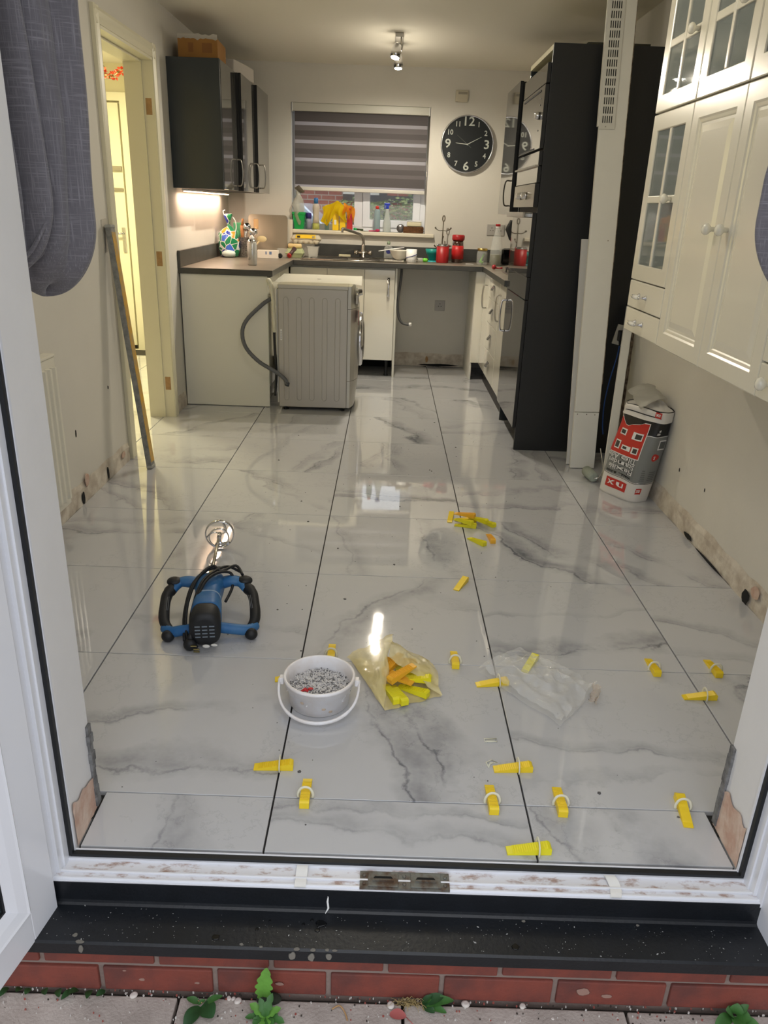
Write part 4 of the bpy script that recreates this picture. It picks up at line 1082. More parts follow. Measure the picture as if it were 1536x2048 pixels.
# ------------------------------------------------------------------ radiator
t = thing('radiator', 'white panel radiator low on the left wall behind the door reveal', 'radiator', (XL+0.001, 0.9, 0.1))
mb = MB(); z0, z1 = 0.0, 0.62; prof = []
n = 27; ylo, yhi = -0.55, 0.70
mb.box(0.045, 0.052, ylo, yhi, z0, z1, bev=0.003)
obj('panel', mb, M_radiator, t)
for k in range(n):
    yy = ylo+0.04+(yhi-ylo-0.08)*k/(n-1)
    mb = MB(); mb.prism([(0.0518, yy-0.013), (0.070, yy-0.008), (0.070, yy+0.008), (0.0518, yy+0.013)], 'z', z0+0.035, z1-0.035)
    o_ = obj('rib', mb, M_radiator, t)
mb = MB(); mb.box(0.008, 0.056, ylo-0.002, yhi+0.002, z1+0.001, z1+0.012, bev=0.003); obj('top_grille', mb, M_radiator, t)
mb = MB(); mb.box(0.008, 0.044, yhi-0.004, yhi+0.001, z0, z1, bev=0.001); obj('side_panel', mb, M_radiator, t)
mb = MB()
for yy in (ylo+0.1, yhi-0.12): mb.box(0.0, 0.044, yy, yy+0.03, z0+0.05, z1-0.05)
obj('bracket', mb, M_radiator, t)

# ------------------------------------------------------------------ curtains
def linen():
    m = bpy.data.materials.new('slubby_grey_linen'); m.use_nodes = True; n = m.node_tree; b = n.nodes['Principled BSDF']
    tc_ = n.nodes.new('ShaderNodeTexCoord')
    mp = n.nodes.new('ShaderNodeMapping'); mp.inputs['Scale'].default_value = (16, 16, 420)
    a = n.nodes.new('ShaderNodeTexNoise'); a.inputs['Scale'].default_value = 1.0; a.inputs['Detail'].default_value = 3
    n.links.new(tc_.outputs['Object'], mp.inputs[0]); n.links.new(mp.outputs[0], a.inputs['Vector'])
    mp2 = n.nodes.new('ShaderNodeMapping'); mp2.inputs['Scale'].default_value = (420, 420, 12)
    a2 = n.nodes.new('ShaderNodeTexNoise'); a2.inputs['Detail'].default_value = 3; a2.inputs['Scale'].default_value = 1.0
    n.links.new(tc_.outputs['Object'], mp2.inputs[0]); n.links.new(mp2.outputs[0], a2.inputs['Vector'])
    add = n.nodes.new('ShaderNodeMath'); add.operation = 'MAXIMUM'
    n.links.new(a.outputs[0], add.inputs[0]); n.links.new(a2.outputs[0], add.inputs[1])
    cr_ = n.nodes.new('ShaderNodeValToRGB'); cr_.color_ramp.elements[0].position = 0.52; cr_.color_ramp.elements[0].color = rgb(104, 101, 106)
    cr_.color_ramp.elements[1].position = 0.85; cr_.color_ramp.elements[1].color = rgb(146, 143, 148)
    n.links.new(add.outputs[0], cr_.inputs[0]); n.links.new(cr_.outputs[0], b.inputs['Base Color'])
    bp = n.nodes.new('ShaderNodeBump'); bp.inputs['Strength'].default_value = 0.4; bp.inputs['Distance'].default_value = 0.002
    n.links.new(add.outputs[0], bp.inputs['Height']); n.links.new(bp.outputs[0], b.inputs['Normal'])
    b.inputs['Roughness'].default_value = 0.9; b.inputs['Sheen Weight'].default_value = 0.3
    return m
M_linen = linen()
def bunch(zb, zt, cx, cy, rx, ry, folds, seed, depth, wfn=lambda v: 1.0, sharp=1.6, nu=150, nv=70, lean=0.0):
    """gathered hanging bundle of cloth, rounded at its lower end"""
    mb = MB()
    def fn(u, v):
        a = 2*math.pi*u; v = v**1.7; z = zb+(zt-zb)*v
        hb = min(1.0, (z-zb)/(rx*1.15)); rnd_ = math.sqrt(max(0.0, 1-(1-hb)**2))
        ph = a*folds+seed+1.1*nz3(v*2.4, seed, 1.5)*2.2+0.6*math.sin(v*5+a*2)
        f = (abs(math.sin(ph*0.5))**sharp)
        k = 1-depth*(1-f)*min(1, hb*1.8)
        k += 0.05*nz3(a*2, v*7, seed)
        w_ = wfn(v)
        return (cx+lean*(v)+rx*w_*k*rnd_*math.cos(a), cy+ry*k*rnd_*math.sin(a), z+0.012*(1-hb)*math.sin(a*3+seed))
    mb.grid(fn, nu, nv, wrap_u=True)
    return mb
t = thing('curtain', 'grey linen curtain gathered and tied up at the left of garden door', 'curtain', (-0.50, 0.16, 1.13))
obj('gathered_cloth', bunch(0.035, 1.20, -0.025, -0.035, 0.130, 0.085, 9, 1.2, 0.40, lambda v: 1.0-0.10*v, 0.8, 260, 110), M_linen, t)
obj('back_fold', bunch(0.0, 1.20, 0.02, 0.035, 0.118, 0.075, 7, 4.0, 0.25, lambda v: 1.02-0.10*abs(v-.25), 1.2, lean=0.03), M_linen, t)
mb = MB(); hem = smoothpath([(-0.12, -0.060, 0.115), (-0.085, -0.085, 0.075), (-0.04, -0.092, 0.052), (0.01, -0.088, 0.055), (0.05, -0.078, 0.085), (0.078, -0.060, 0.14)], 5)
mb.tube(hem, [(0.009, 0.004)]*len(hem), 8); obj('hem', mb, M_linen, t)
mb = MB(); mb.tube([(-0.6, 0.0, 1.22), (0.35, 0.0, 1.22)], 0.012, 8); obj('hanging_rod', mb, M_steel, t)
t = thing('curtain', 'grey linen curtain end showing at the right edge beside cream cabinets', 'curtain', (1.035, 0.10, 1.18))
obj('gathered_cloth', bunch(0.0, 0.95, 0.0, -0.01, 0.125, 0.065, 8, 2.2, 0.35, lambda v: 1.0-1.1*max(0, v-.22)**1.0 if v < 0.6 else 0.58, 1.3), M_linen, t)
mb = MB(); mb.tube([(-0.25, 0.0, 0.95), (0.30, 0.0, 0.95)], 0.012, 8); obj('hanging_rod', mb, M_steel, t)

# ------------------------------------------------------------------ washing machine
t = thing('washing_machine', 'silver grey front-loading washing machine pulled out into the room', 'washing machine', (-0.240, 3.99, 0), R(1.0))
# local: X towards its front (door), Y across; side panel facing the camera at y=-0.285
W0, W1, D0, D1 = -0.250, 0.205, -0.285, 0.285
mb = MB(); mb.box(W0, W1, D0, D1, 0.025, 0.808, bev=0.004); body = obj('body', mb, M_silver, t)
for k in range(5):
    cx = W0+0.050+0.085*k
    mb = MB(); pts = []
    for j in range(9): a = math.pi*j/8; pts.append((cx+0.016*math.cos(a), D0-0.0004, 0.735+0.018*math.sin(a)))
    for j in range(9): a = math.pi+math.pi*j/8; pts.append((cx+0.016*math.cos(a), D0-0.0004, 0.090+0.018*math.sin(a)))
    pts.append(pts[0]); mb.tube(pts, 0.0022, 6, caps=False); obj('pressed_rib', mb, M_silver, body)
mb = MB(); mb.box(W0-0.002, W1+0.002, D0-0.004, D1+0.004, 0.808, 0.832, bev=0.004); obj('top_frame', mb, M_silver2, t)
# curved front in three sections (control panel, door panel, kick panel)
def frontsec(nm, z0, z1, m, bulge0=0.045, bulge1=0.045, back=0.0):
    mb = MB(); rings = []
    for z, bl_ in ((z0, bulge0), (z1, bulge1)):
        pr = [(W1+0.0015, D0)]
        pr += [(W1+0.0015+0.020, D0+0.0)]
        for k in range(13):
            v = k/12; pr.append((W1+0.0215+bl_*(1-(2*v-1)**4)**0.9*1.0-back*(z == z1), D0+0.004+(D1-D0-0.008)*v))
        pr += [(W1+0.0215, D1), (W1+0.0015, D1)]
        rings.append([(x, y, z) for x, y in pr])
    mb.loft(rings, smooth=False); return obj(nm, mb, m, t)
cp = frontsec('control_panel', 0.690, 0.830, M_silver2, 0.050, 0.010, 0.0)
dp = frontsec('front_panel', 0.213, 0.687, M_silver2, 0.050, 0.052)
frontsec('kick_panel', 0.028, 0.210, M_silver2, 0.030, 0.050)
RYn = Matrix.Rotation(R(90), 4, 'Y')
mb = MB(); mb.lathe([(0.170, 0.0), (0.182, 0.010), (0.184, 0.026), (0.176, 0.036), (0.160, 0.040), (0.150, 0.034)], 48, (W1+0.062, 0.0, 0.455), RYn, cap1=False); dring = obj('door', mb, M_chrome, t)
mb = MB(); mb.lathe([(0.152, 0.020), (0.150, 0.034), (0.12, 0.046), (0.06, 0.052), (0.0, 0.053)], 48, (W1+0.062, 0.0, 0.455), RYn, cap1=False); obj('door_glass', mb, mat('smoked_glass', rgb(70, 66, 60), 0.04, coat=1), dring)
mb = MB(); mb.lathe([(0.030, 0), (0.032, 0.006), (0.024, 0.012), (0.021, 0.034), (0.016, 0.037)], 24, (W1+0.055, 0.03, 0.765), Matrix.Rotation(R(80), 4, 'Y')); obj('program_dial', mb, M_chrome, cp)
mb = MB(); mb.box(W1+0.050, W1+0.068, D0+0.04, D0+0.17, 0.715, 0.775, bev=0.006); dd = obj('detergent_drawer', mb, M_silver2, cp)
mb = MB(); mb.box(W1+0.0675, W1+0.0690, D0+0.05, D0+0.15, 0.722, 0.750, bev=0.0005); obj('drawer_grip', mb, mat('grip_dark_brown', rgb(70, 60, 56), 0.5), dd)  # thin dark brown plate marking the drawer grip
mb = MB(); pts = [(W1+0.0735, D0+0.035+0.055*u, z) for u, z in ()]
mb.prism([(D0+0.030, 0.675), (D0+0.115, 0.670), (D0+0.100, 0.63), (D0+0.060, 0.580), (D0+0.035, 0.60)], 'x', W1+0.0695, W1+0.0725); obj('energy_sticker', mb, mat('red_sticker', rgb(150, 40, 34), 0.4), dp)
mb = MB(); mb.box(W0+0.012, W0+0.024, D0-0.0008, D0+0.001, 0.475, 0.545); bs = obj('rating_label', mb, M_white, t)
mb = MB()
for k in range(9): mb.box(W0+0.0135, W0+0.0225, D0-0.0012, D0-0.0007, 0.482+k*0.0062, 0.4842+k*0.0062)
obj('barcode_lines', mb, M_black, bs)
for x in (W0+0.04, W1-0.03):
    for y in (D0+0.04, D1-0.04):
        mb = MB(); mb.lathe([(0.018, 0), (0.018, 0.008), (0.010, 0.012), (0.010, 0.026)], 12, (x, y, 0)); obj('foot', mb, M_black, t)
mb = MB(); mb.box(W0-0.014, W0-0.003, D0+0.02, D1-0.02, 0.05, 0.80); mb.box(W0-0.016, W0-0.0135, D0+0.05, D1-0.05, 0.10, 0.74); obj('rear_panel', mb, mat('rear_galvanised', rgb(196, 194, 186), 0.5), t)
# warped white lid board lying on top
mb = MB()
def lidfn(u, v, dz=0.0):
    x = -0.275+0.565*u; y = -0.300+0.66*v
    return (x, y, 0.006+0.004*math.sin(u*3.0)*(1-v)+0.003*nz3(u*4, v*4, 2)+(-0.006*(max(0, u-.9)*10)*(1-v))+dz)
rings = [[lidfn(u/12, 0) for u in range(13)]+[lidfn(1, v/10) for v in range(1, 11)]+[lidfn(1-u/12, 1) for u in range(1, 13)]+[lidfn(0, 1-v/10) for v in range(1, 10)]]
V0 = [[mb.bm.verts.new(Vector(lidfn(i/12, j/10))) for i in range(13)] for j in range(11)]
for j in range(10):
    for i in range(12): mb.bm.faces.new((V0[j][i], V0[j][i+1], V0[j+1][i+1], V0[j+1][i]))
bmesh.ops.solidify(mb.bm, geom=mb.bm.faces[:], thickness=0.009)
lid = obj('lid_board', mb, mat('lid_white', rgb(244, 242, 230), 0.45, bump=0.1), None, (-0.240, 3.99, 0.8415), (0, 0, R(1.5)))
tag(lid, 'loose chipped white board lying on top of the washing machine', 'board')
mb = MB(); mb.lathe([(0.014, 0), (0.014, 0.0015), (0.006, 0.002)], 14, (0.0, -0.02, 0.0075)); obj('lid_plug', mb, M_steel, lid)
# hoses
mb = MB(); pts = smoothpath([(-0.530, 3.745, 0.735), (-0.555, 3.742, 0.722), (-0.60, 3.735, 0.69), (-0.69, 3.70, 0.60), (-0.722, 3.69, 0.52), (-0.700, 3.675, 0.425), (-0.615, 3.665, 0.335), (-0.50, 3.655, 0.27), (-0.440, 3.650, 0.225), (-0.425, 3.648, 0.190)], 8)
mb.tube(pts, [0.0125+0.0008*(k % 2) for k in range(len(pts))], 12)
dh = obj('drain_hose', mb, mat('grey_hose', rgb(92, 94, 98), 0.5)); tag(dh, 'grey drain hose curling out behind the washing machine', 'hose')
mb = MB(); mb.lathe([(0.0145, -0.012), (0.0145, 0.012)], 12, (-0.424, 3.648, 0.192), Matrix.Rotation(R(15), 4, 'Y')); obj('rubber_end', mb, mat('dark_hose_end', rgb(70, 72, 76), 0.5), dh)
t2 = thing('hose_holder', 'white plastic hose bracket hooked at the washing machine back corner', 'bracket', (-0.527, 3.70, 0.60))
mb = MB(); mb.tube(smoothpath([(-0.020, 0.0, 0.255), (-0.012, -0.004, 0.25), (0.002, 0.0, 0.215), (0.010, 0.0, 0.15), (0.012, 0.0, 0.05), (0.016, 0.0, -0.04), (0.018, 0.0, -0.075)], 5), [(0.020, 0.014)]*6+[(0.018, 0.012)]*10+[(0.014, 0.012)]*15, 10)
obj('bracket_arm', mb, mat('foam_white', rgb(206, 202, 180), 0.6), t2)
mb = MB(); mb.tube(smoothpath([(0.014, 0.0, -0.07), (0.016, 0.004, -0.2), (0.022, 0.01, -0.33), (0.018, 0.008, -0.42), (0.012, 0.0, -0.50)], 5), 0.009, 8); obj('cable', mb, M_black, t2)
mb = MB(); mb.tube(smoothpath([(0.335, 5.02, 0.865), (0.332, 5.0, 0.80), (0.322, 4.99, 0.70), (0.312, 4.99, 0.60), (0.322, 4.99, 0.50), (0.350, 4.99, 0.445), (0.395, 4.985, 0.430), (0.418, 4.98, 0.432)], 6), 0.011, 10)
dh2 = obj('dishwasher_hose', mb, mat('grey_hose_dark', rgb(80, 80, 80), 0.5)); tag(dh2, 'grey appliance hose hanging beneath worktop in the empty gap', 'hose')
mb = MB(); mb.tube([(0.412, 4.982, 0.432), (0.432, 4.978, 0.433)], [0.015, 0.014], 10); obj('hose_nut', mb, M_white, dh2)

# ------------------------------------------------------------------ spirit level / straight edge at the doorway
def leaning(name, label, cat, foot, top, wid, dep, m, group=None):
    f, tp = Vector(foot), Vector(top); L_ = (tp-f).length
    zax = (tp-f).normalized(); yax = (Vector((0, 1, 0))-zax*zax.y).normalized(); xax = yax.cross(zax)
    M_ = Matrix((xax, yax, zax)).transposed().to_4x4(); M_.translation = f
    t = thing(name, label, cat); t.matrix_world = M_
    return t, L_
t, L_ = leaning('straight_edge', 'long grey and yellow metal straight edge leaning beside the doorway', 'straight edge', (-0.985, 2.385, 0.004), (-1.112, 2.452, 1.190), 0, 0, None)
mb = MB(); mb.box(-0.0135, 0.0135, -0.03, 0.03, 0.0, L_, bev=0.002); obj('profile', mb, mat('dull_aluminium', rgb(122, 124, 124), 0.45, metal=0.5, col2=rgb(150, 150, 146), vscale=30), t)
mb = MB(); mb.box(0.0136, 0.0150, -0.026, 0.026, 0.03, L_-0.03); obj('yellow_face', mb, mat('worn_yellow', rgb(206, 158, 52), 0.6, col2=rgb(176, 150, 96), vscale=24), t)
mb = MB(); mb.box(-0.0145, 0.0158, -0.031, 0.031, -0.003, 0.014, bev=0.003); mb.box(-0.0145, 0.0158, -0.031, 0.031, L_-0.012, L_+0.003, bev=0.003); obj('end_cap', mb, mat('cap_grey', rgb(158, 158, 152), 0.7, bump=.4, bscale=60), t)

# ------------------------------------------------------------------ boards leaning on the black housing
M_board = mat('white_board', rgb(230, 228, 218), 0.45, bump=0.05, var=0.03)
M_rough = mat('rough_board_edge', rgb(150, 134, 114), 0.9, bump=0.8, bscale=30, col2=rgb(80, 66, 54), vscale=30)
t, L_ = leaning('vent_board', 'tall white boxing board with slotted vent leaning on black housing', 'board', (1.345, 2.640, 0.003), (1.312, 2.915, 2.335), 0, 0, None)
mb = MB(); mb.box(-0.067, 0.067, -0.010, 0.010, 0, 0.31, bev=0.001); mb.box(-0.067, 0.067, -0.0095, 0.0105, 0.313, L_, bev=0.001); obj('panel', mb, M_board, t)
mb = MB()
for k in range(26):
    z0 = 0.31+(L_-0.31)*k/26; mb.box(0.0672, 0.0705+0.002*nz3(k*1.7, 0, 0), -0.010+0.003*nz3(k*.9, 5, 0), 0.012, z0, 0.31+(L_-0.31)*(k+1)/26)
obj('torn_edge', mb, M_rough, t)
mb = MB(); mb.box(-0.075, -0.068, -0.008, 0.010, 1.74, L_-0.001); obj('side_lath', mb, M_board, t)
pl0, pl1 = 1.725, 2.345
nr, nc = 14, 5
mb = MB(); X0, X1 = -0.070, 0.010
slw, slh = 0.0055, 0.032
xs = [X0]; 
cx = [X0+0.018+k*0.0108 for k in range(nc)]
def strip(x0, x1, z0, z1): mb.box(x0, x1, -0.0155, -0.0110, z0, z1)
zc = [pl0+0.045+k*(pl1-pl0-0.075)/(nr-1) for k in range(nr)]
xa = X0
for k in range(nc): strip(xa, cx[k]-slw/2, pl0, pl1); xa = cx[k]+slw/2
strip(xa, X1, pl0, pl1)
for k in range(nc):
    za = pl0
    for q in range(nr):
        strip(cx[k]-slw/2, cx[k]+slw/2, za, zc[q]-slh/2); za = zc[q]+slh/2
    strip(cx[k]-slw/2, cx[k]+slw/2, za, pl1)
vp = obj('vent_plate', mb, mat('vent_plastic', rgb(214, 212, 202), 0.35), t)
mb = MB(); mb.box(X0+0.01, X1-0.012, -0.0109, -0.0102, pl0+0.02, pl1-0.008); obj('vent_opening', mb, M_void, vp)
mb = MB()
for zz in (pl0+0.012, pl1-0.01): mb.lathe([(0.003, 0), (0.003, 0.001)], 8, ((X0+X1)/2-.006, -0.0157, zz), Matrix.Rotation(R(90), 4, 'X'))
obj('screw', mb, M_steel, vp)
for zz, xx in ((0.300, -0.05), (0.300, 0.0), (0.298, 0.045), (1.2, 0.03)):
    mb = MB(); mb.lathe([(0.003, 0), (0.002, 0.001)], 8, (xx, -0.0101, zz), Matrix.Rotation(R(90), 4, 'X')); obj('screw', mb, M_rough, t)
t, L_ = leaning('plain_board', 'narrower plain white board leaning behind the vented board', 'board', (1.338, 2.700, 0.003), (1.325, 2.938, 1.195), 0, 0, None)
mb = MB(); mb.box(-0.066, 0.060, -0.007, 0.006, 0, L_, bev=0.001); obj('panel', mb, mat('white_board_cool', rgb(214, 212, 206), 0.5), t)
t, L_ = leaning('old_skirting', 'old white skirting board with rough plastered edge leaning in the corner', 'skirting board', (1.452, 2.475, 0.003), (1.565, 2.86, 0.86), 0, 0, None)
mb = MB(); mb.box(-0.034, 0.012, -0.006, 0.008, 0, L_, bev=0.002); obj('board', mb, M_board, t)
mb = MB()
mb.grid(lambda u, v: (0.012+0.020*u+0.004*nz3(v*17, u*2, 3), -0.008-0.006*nz3(v*25, u*3, 7)+0.012*u, v*L_), 4, 50, smooth=False)
bmesh.ops.solidify(mb.bm, geom=mb.bm.faces[:], thickness=-0.006)
obj('plaster_edge', mb, M_rough, t)
# socket back plate with black plug and blue cable on the black panel
t = thing('wall_box', 'small tilted white socket plate low on black panel, blue cable plugged in', 'socket', (1.548, 2.9375, 0.70), rot=(0, R(12), 0))
mb = MB(); mb.box(-0.035, 0.045, -0.003, 0.010, -0.06, 0.05, bev=0.002); obj('face_plate', mb, mat('plate_white', rgb(206, 202, 186), 0.4), t)
t = thing('plug', 'black mains plug with blue cable hanging from the white plate', 'plug', (1.540, 2.925, 0.695))
mb = MB(); mb.box(-0.016, 0.016, -0.026, 0.008, -0.030, 0.030, bev=0.006); mb.tube([(0, -0.01, -0.028), (0, -0.01, -0.055)], [0.008, 0.005], 8); obj('plug_body', mb, M_black, t)
mb = MB(); mb.tube(smoothpath([(0, -0.01, -0.05), (-0.006, -0.012, -0.12), (-0.030, -0.02, -0.25), (-0.044, -0.03, -0.38), (-0.040, -0.04, -0.50), (-0.032, -0.05, -0.56)], 6), 0.0035, 8); obj('cable', mb, mat('blue_cable', rgb(20, 74, 150), 0.4), t)

# plastering trowel / float and paint roller
t = thing('plaster_float', 'cream plastering float with black handle resting against old skirting board', 'float', (1.452, 2.44, 0.004), rot=(R(-18), R(12), R(-28)))
mb = MB(); mb.box(-0.050, 0.042, -0.008, 0.004, 0.0, 0.15, bev=0.003); obj('blade', mb, mat('cream_foam', rgb(204, 196, 172), 0.7, bump=.3), t)
mb = MB(); mb.box(0.036, 0.050, -0.020, 0.006, 0.004, 0.135, bev=0.002); obj('wooden_edge', mb, mat('float_wood', rgb(158, 122, 84), 0.7), t)
mb = MB(); mb.tube([(-0.006, -0.012, 0.13), (0.000, -0.020, 0.165), (0.012, -0.024, 0.20), (0.026, -0.026, 0.275)], [0.008, 0.010, 0.0145, 0.0125], 12); obj('handle', mb, M_black, t)
t = thing('paint_roller', 'small fluffy grey paint roller lying at foot of the white board', 'roller', (1.345, 2.455, 0.0285), rot=(0, 0, R(96)))
mb = MB(); mb.tube([(-0.062, 0, 0), (-0.055, 0, 0), (0.055, 0, 0), (0.062, 0, 0)], [0.020, 0.027, 0.027, 0.020], 20); obj('sleeve', mb, mat('roller_nap', rgb(168, 176, 164), 0.95, bump=1.0, bscale=220), t)
mb = MB(); mb.tube(smoothpath([(-0.060, 0, 0), (-0.074, 0.0, 0.001), (-0.078, -0.02, 0.01), (-0.05, -0.045, 0.04), (0.03, -0.065, 0.08), (0.08, -0.07, 0.12)], 5), 0.0028, 8); obj('wire_frame', mb, M_chrome, t)

# ------------------------------------------------------------------ tile adhesive bag (standing upside down)
t = thing('adhesive_bag', 'grey, red and white bag of tile adhesive slumped against right wall', 'bag')
B0, B1 = Vector((1.462, 2.235, 0.0)), Vector((1.515, 2.185, 0.475))
BH = 0.475
def bagpos(s, z, off=0.0):
    """s: 0..1 around (0 = the corner nearest the camera, growing along the broad face to the back), z height"""
    v = max(0.0, min(1.0, z/BH)); c = B0.lerp(B1, v)
    a = 2*math.pi*s
    fat = 0.55+0.45*math.sin(math.pi*min(1, max(0, v*1.12+0.16)))**0.7
    ln = 0.128*(0.93+0.07*fat); th = 0.074*(0.55+0.47*fat) if v < 0.93 else 0.076*0.9
    wob = 1+0.03*nz3(math.cos(a)*1.5, math.sin(a)*1.5, z*9)
    e = 0.62
    # direction frame: broad face normal points to -x and a little towards the camera
    ang = R(31)
    L3 = Vector((-math.sin(ang), math.cos(ang), 0))   # along the broad face, away from camera
    N3 = Vector((-math.cos(ang), -math.sin(ang), 0))  # outward normal of the broad face
    phi = a-math.pi*0.75+math.pi*0.5
    ca, sa = math.cos(phi), math.sin(phi)
    px = ln*math.copysign(abs(sa)**e, sa); pn = th*math.copysign(abs(ca)**e, ca)
    p = c+L3*px*wob+N3*pn*wob
    if off:
        n_ = (L3*(px/ln**1.2)+N3*(pn/th**1.2)).normalized(); p = p+n_*off
    p.x = min(p.x, XR-0.004-0.0*off)
    p.z = z+0.010*nz3(s*8, z*5, 2)*(1 if v > 0.02 else 0)
    return p
M_bagW = mat('bag_white', rgb(222, 218, 212), 0.45, bump=0.5, bscale=18)
M_bagG = mat('bag_grey', rgb(128, 130, 128), 0.42, bump=0.5, bscale=18)
M_bagK = mat('bag_black', rgb(26, 26, 28), 0.4, bump=0.5, bscale=18)
M_bagR = mat('bag_red', rgb(196, 48, 38), 0.42, bump=0.3, bscale=18)
mb = MB()
NS, NZ = 72, 44
V = [[mb.bm.verts.new(bagpos(i/NS, BH*j/NZ)) for i in range(NS)] for j in range(NZ+1)]
for j in range(NZ):
    z = BH*(j+.5)/NZ
    for i in range(NS):
        f = mb.bm.faces.new((V[j][i], V[j][(i+1) % NS], V[j+1][(i+1) % NS], V[j+1][i])); f.smooth = True
        f.material_index = 0 if z < 0.105 else (1 if z < 0.345 else 2)
f = mb.bm.faces.new(list(reversed(V[0]))); f.material_index = 0
obj('sack', mb, [M_bagW, M_bagG, M_bagK], t)
# folded-over top
mb = MB()
def topfn(u, v):
    s = u; ring = bagpos(s, BH*0.985, 0.003)
    apex = Vector((1.545, 2.215, 0.505))
    if v < 0.35:
        k = v/0.35; p = bagpos(s, BH-0.055*(1-k)-0.002, 0.006*(1-k)+0.002)
    else:
        k = (v-0.35)/0.65; p = ring.lerp(apex, k*0.98); p.z = ring.z+0.030*math.sin(k*math.pi*.5)+0.010*nz3(u*9, v*5, 1)
    p.x = min(p.x, XR-0.003); return p
mb.grid(topfn, 60, 14, wrap_u=True); obj('folded_top', mb, M_bagW, t)
mb = MB(); mb.grid(lambda u, v: Vector((1.440+0.125*v+0.01*nz3(u*5, v*3, 9), 2.335-0.235*u+0.02*v, 0.462+0.050*math.sin(v*1.9)+0.040*(1-u)*(1-v*.5)+0.008*nz3(u*7, v*5, 3)+.012)), 14, 10)
bmesh.ops.solidify(mb.bm, geom=mb.bm.faces[:], thickness=0.003); obj('flap', mb, mat('flap_grey', rgb(220, 218, 210), 0.5, bump=.5, bscale=18), t)
def patch(nm, s0, s1, z0, z1, m, off=0.0012, nu=12, nv=10, skew=0.0, fn=None):
    mb = MB()
    def g(u, v):
        if fn: u, v = fn(u, v)
        return bagpos(s0+(s1-s0)*u+skew*(v-.5), z0+(z1-z0)*v, off)
    mb.grid(g, nu, nv); return obj(nm, mb, m, t)
# broad (left) face spans s about 0.13..0.40 ; the narrow face towards the camera about -0.12..0.12
SL0, SL1 = 0.02, 0.30
rp = patch('red_panel', 0.055, 0.30, 0.225, 0.400, M_bagR, 0.0014, fn=lambda u, v: (u, v*(1-0.22*max(0, 1-abs(u-.45)*3.5))))
patch('red_panel_border', 0.048, 0.307, 0.220, 0.404, M_white, 0.0008, fn=lambda u, v: (u, v*(1-0.22*max(0, 1-abs(u-.45)*3.5))))
patch('bottom_line', -0.2, 0.40, 0.103, 0.1055, M_bagK, 0.0012, nu=40, nv=1)
patch('band_line', -0.2, 0.06, 0.342, 0.3455, M_white, 0.0012, nu=20, nv=1)
for (s0, s1, z0, z1) in ((0.075, 0.115, 0.245, 0.280), (0.120, 0.150, 0.250, 0.275), (0.165, 0.215, 0.245, 0.290), (0.075, 0.125, 0.315, 0.350), (0.150, 0.20, 0.320, 0.350)):
    patch('picture_box', s0, s1, z0, z1, M_white, 0.0020, 4, 4); patch('picture', s0+0.007, s1-0.007, z0+0.006, z1-0.006, mat('print_dark', rgb(60, 56, 54), 0.5), 0.0026, 4, 4)
patch('logo_box', 0.075, 0.185, 0.040, 0.088, M_bagR, 0.0015, 8, 6); patch('logo_box', -0.085, -0.020, 0.045, 0.078, M_bagR, 0.0015, 8, 6)
patch('barcode_box', -0.165, -0.110, 0.275, 0.325, M_white, 0.0014, 6, 4); patch('barcode', -0.158, -0.117, 0.281, 0.318, mat('barcode_grey', rgb(92, 94, 92), 0.5), 0.0020, 6, 4)
def bagtext(txt, s_c, z_c, size, m, bold=0.0006, sx=1.0, off=0.0024, ang=0.0, nm='print'):
    per = 0.62
    def warp(co):
        x, y = co.x, co.y
        x, y = -x, -y     # the bag stands upside down
        ca, sa = math.cos(ang), math.sin(ang); x, y = x*ca-y*sa, x*sa+y*ca
        return bagpos(s_c-x/per, z_c+y, off+co.z)
    text_obj(nm, txt, size, None, m, t, 0.0002, bold, sx, 'LEFT', warp=warp)
M_ink = mat('print_black', rgb(24, 24, 24), 0.5)
for tx, z, sz in (('Flexible', 0.149, 0.036), ('Standard', 0.179, 0.036), ('Tile Adhesive', 0.208, 0.036)):
    bagtext(tx, 0.066, z-0.0014, sz, M_ink, bold=0.0008, sx=0.80, off=0.0016, nm='print_shadow'); bagtext(tx, 0.062, z, sz, M_white, bold=0.0004, sx=0.80, off=0.0028)
bagtext('WALL & FLOOR', 0.066, 0.122, 0.015, M_ink, sx=0.9); 
bagtext('nx', 0.092, 0.063, 0.048, M_white, bold=0.0004, sx=0.95); bagtext('nx', -0.072, 0.061, 0.034, M_white, bold=0.0008, sx=0.8)
for k in range(6): patch('small_print', -0.075+0.004*k, -0.020-0.004*(k % 2), 0.120+0.010*k, 0.1245+0.010*k, mat('print_grey', rgb(96, 98, 96), 0.5), 0.0014, 6, 1)
for k in range(5): patch('small_print', -0.14, -0.10, 0.125+0.010*k, 0.1285+0.010*k, MATS['print_grey'], 0.0014, 6, 1)
mb = MB(); cs, cz = -0.105, 0.238
ring = [bagpos(cs+0.026*math.cos(a), cz+0.018*math.sin(a), 0.0022) for a in [2*math.pi*k/24 for k in range(24)]]
mb._tag([mb.bm.faces.new([mb.bm.verts.new(p) for p in ring])]); obj('round_mark', mb, M_bagR, t)
bagtext('5', cs-0.008, cz, 0.020, M_white, bold=0.0006, off=0.0032)
bagtext('KEY', -0.085, 0.362, 0.014, M_white, sx=1.0, off=0.0024); bagtext('20', -0.085, 0.378, 0.014, M_white, off=0.0024)
patch('top_logo_box', -0.03, 0.03, 0.440, 0.470, M_bagR, 0.0080, 6, 4)
bagtext('nx', -0.018, 0.455, 0.026, M_white, bold=0.0006, off=0.0092)

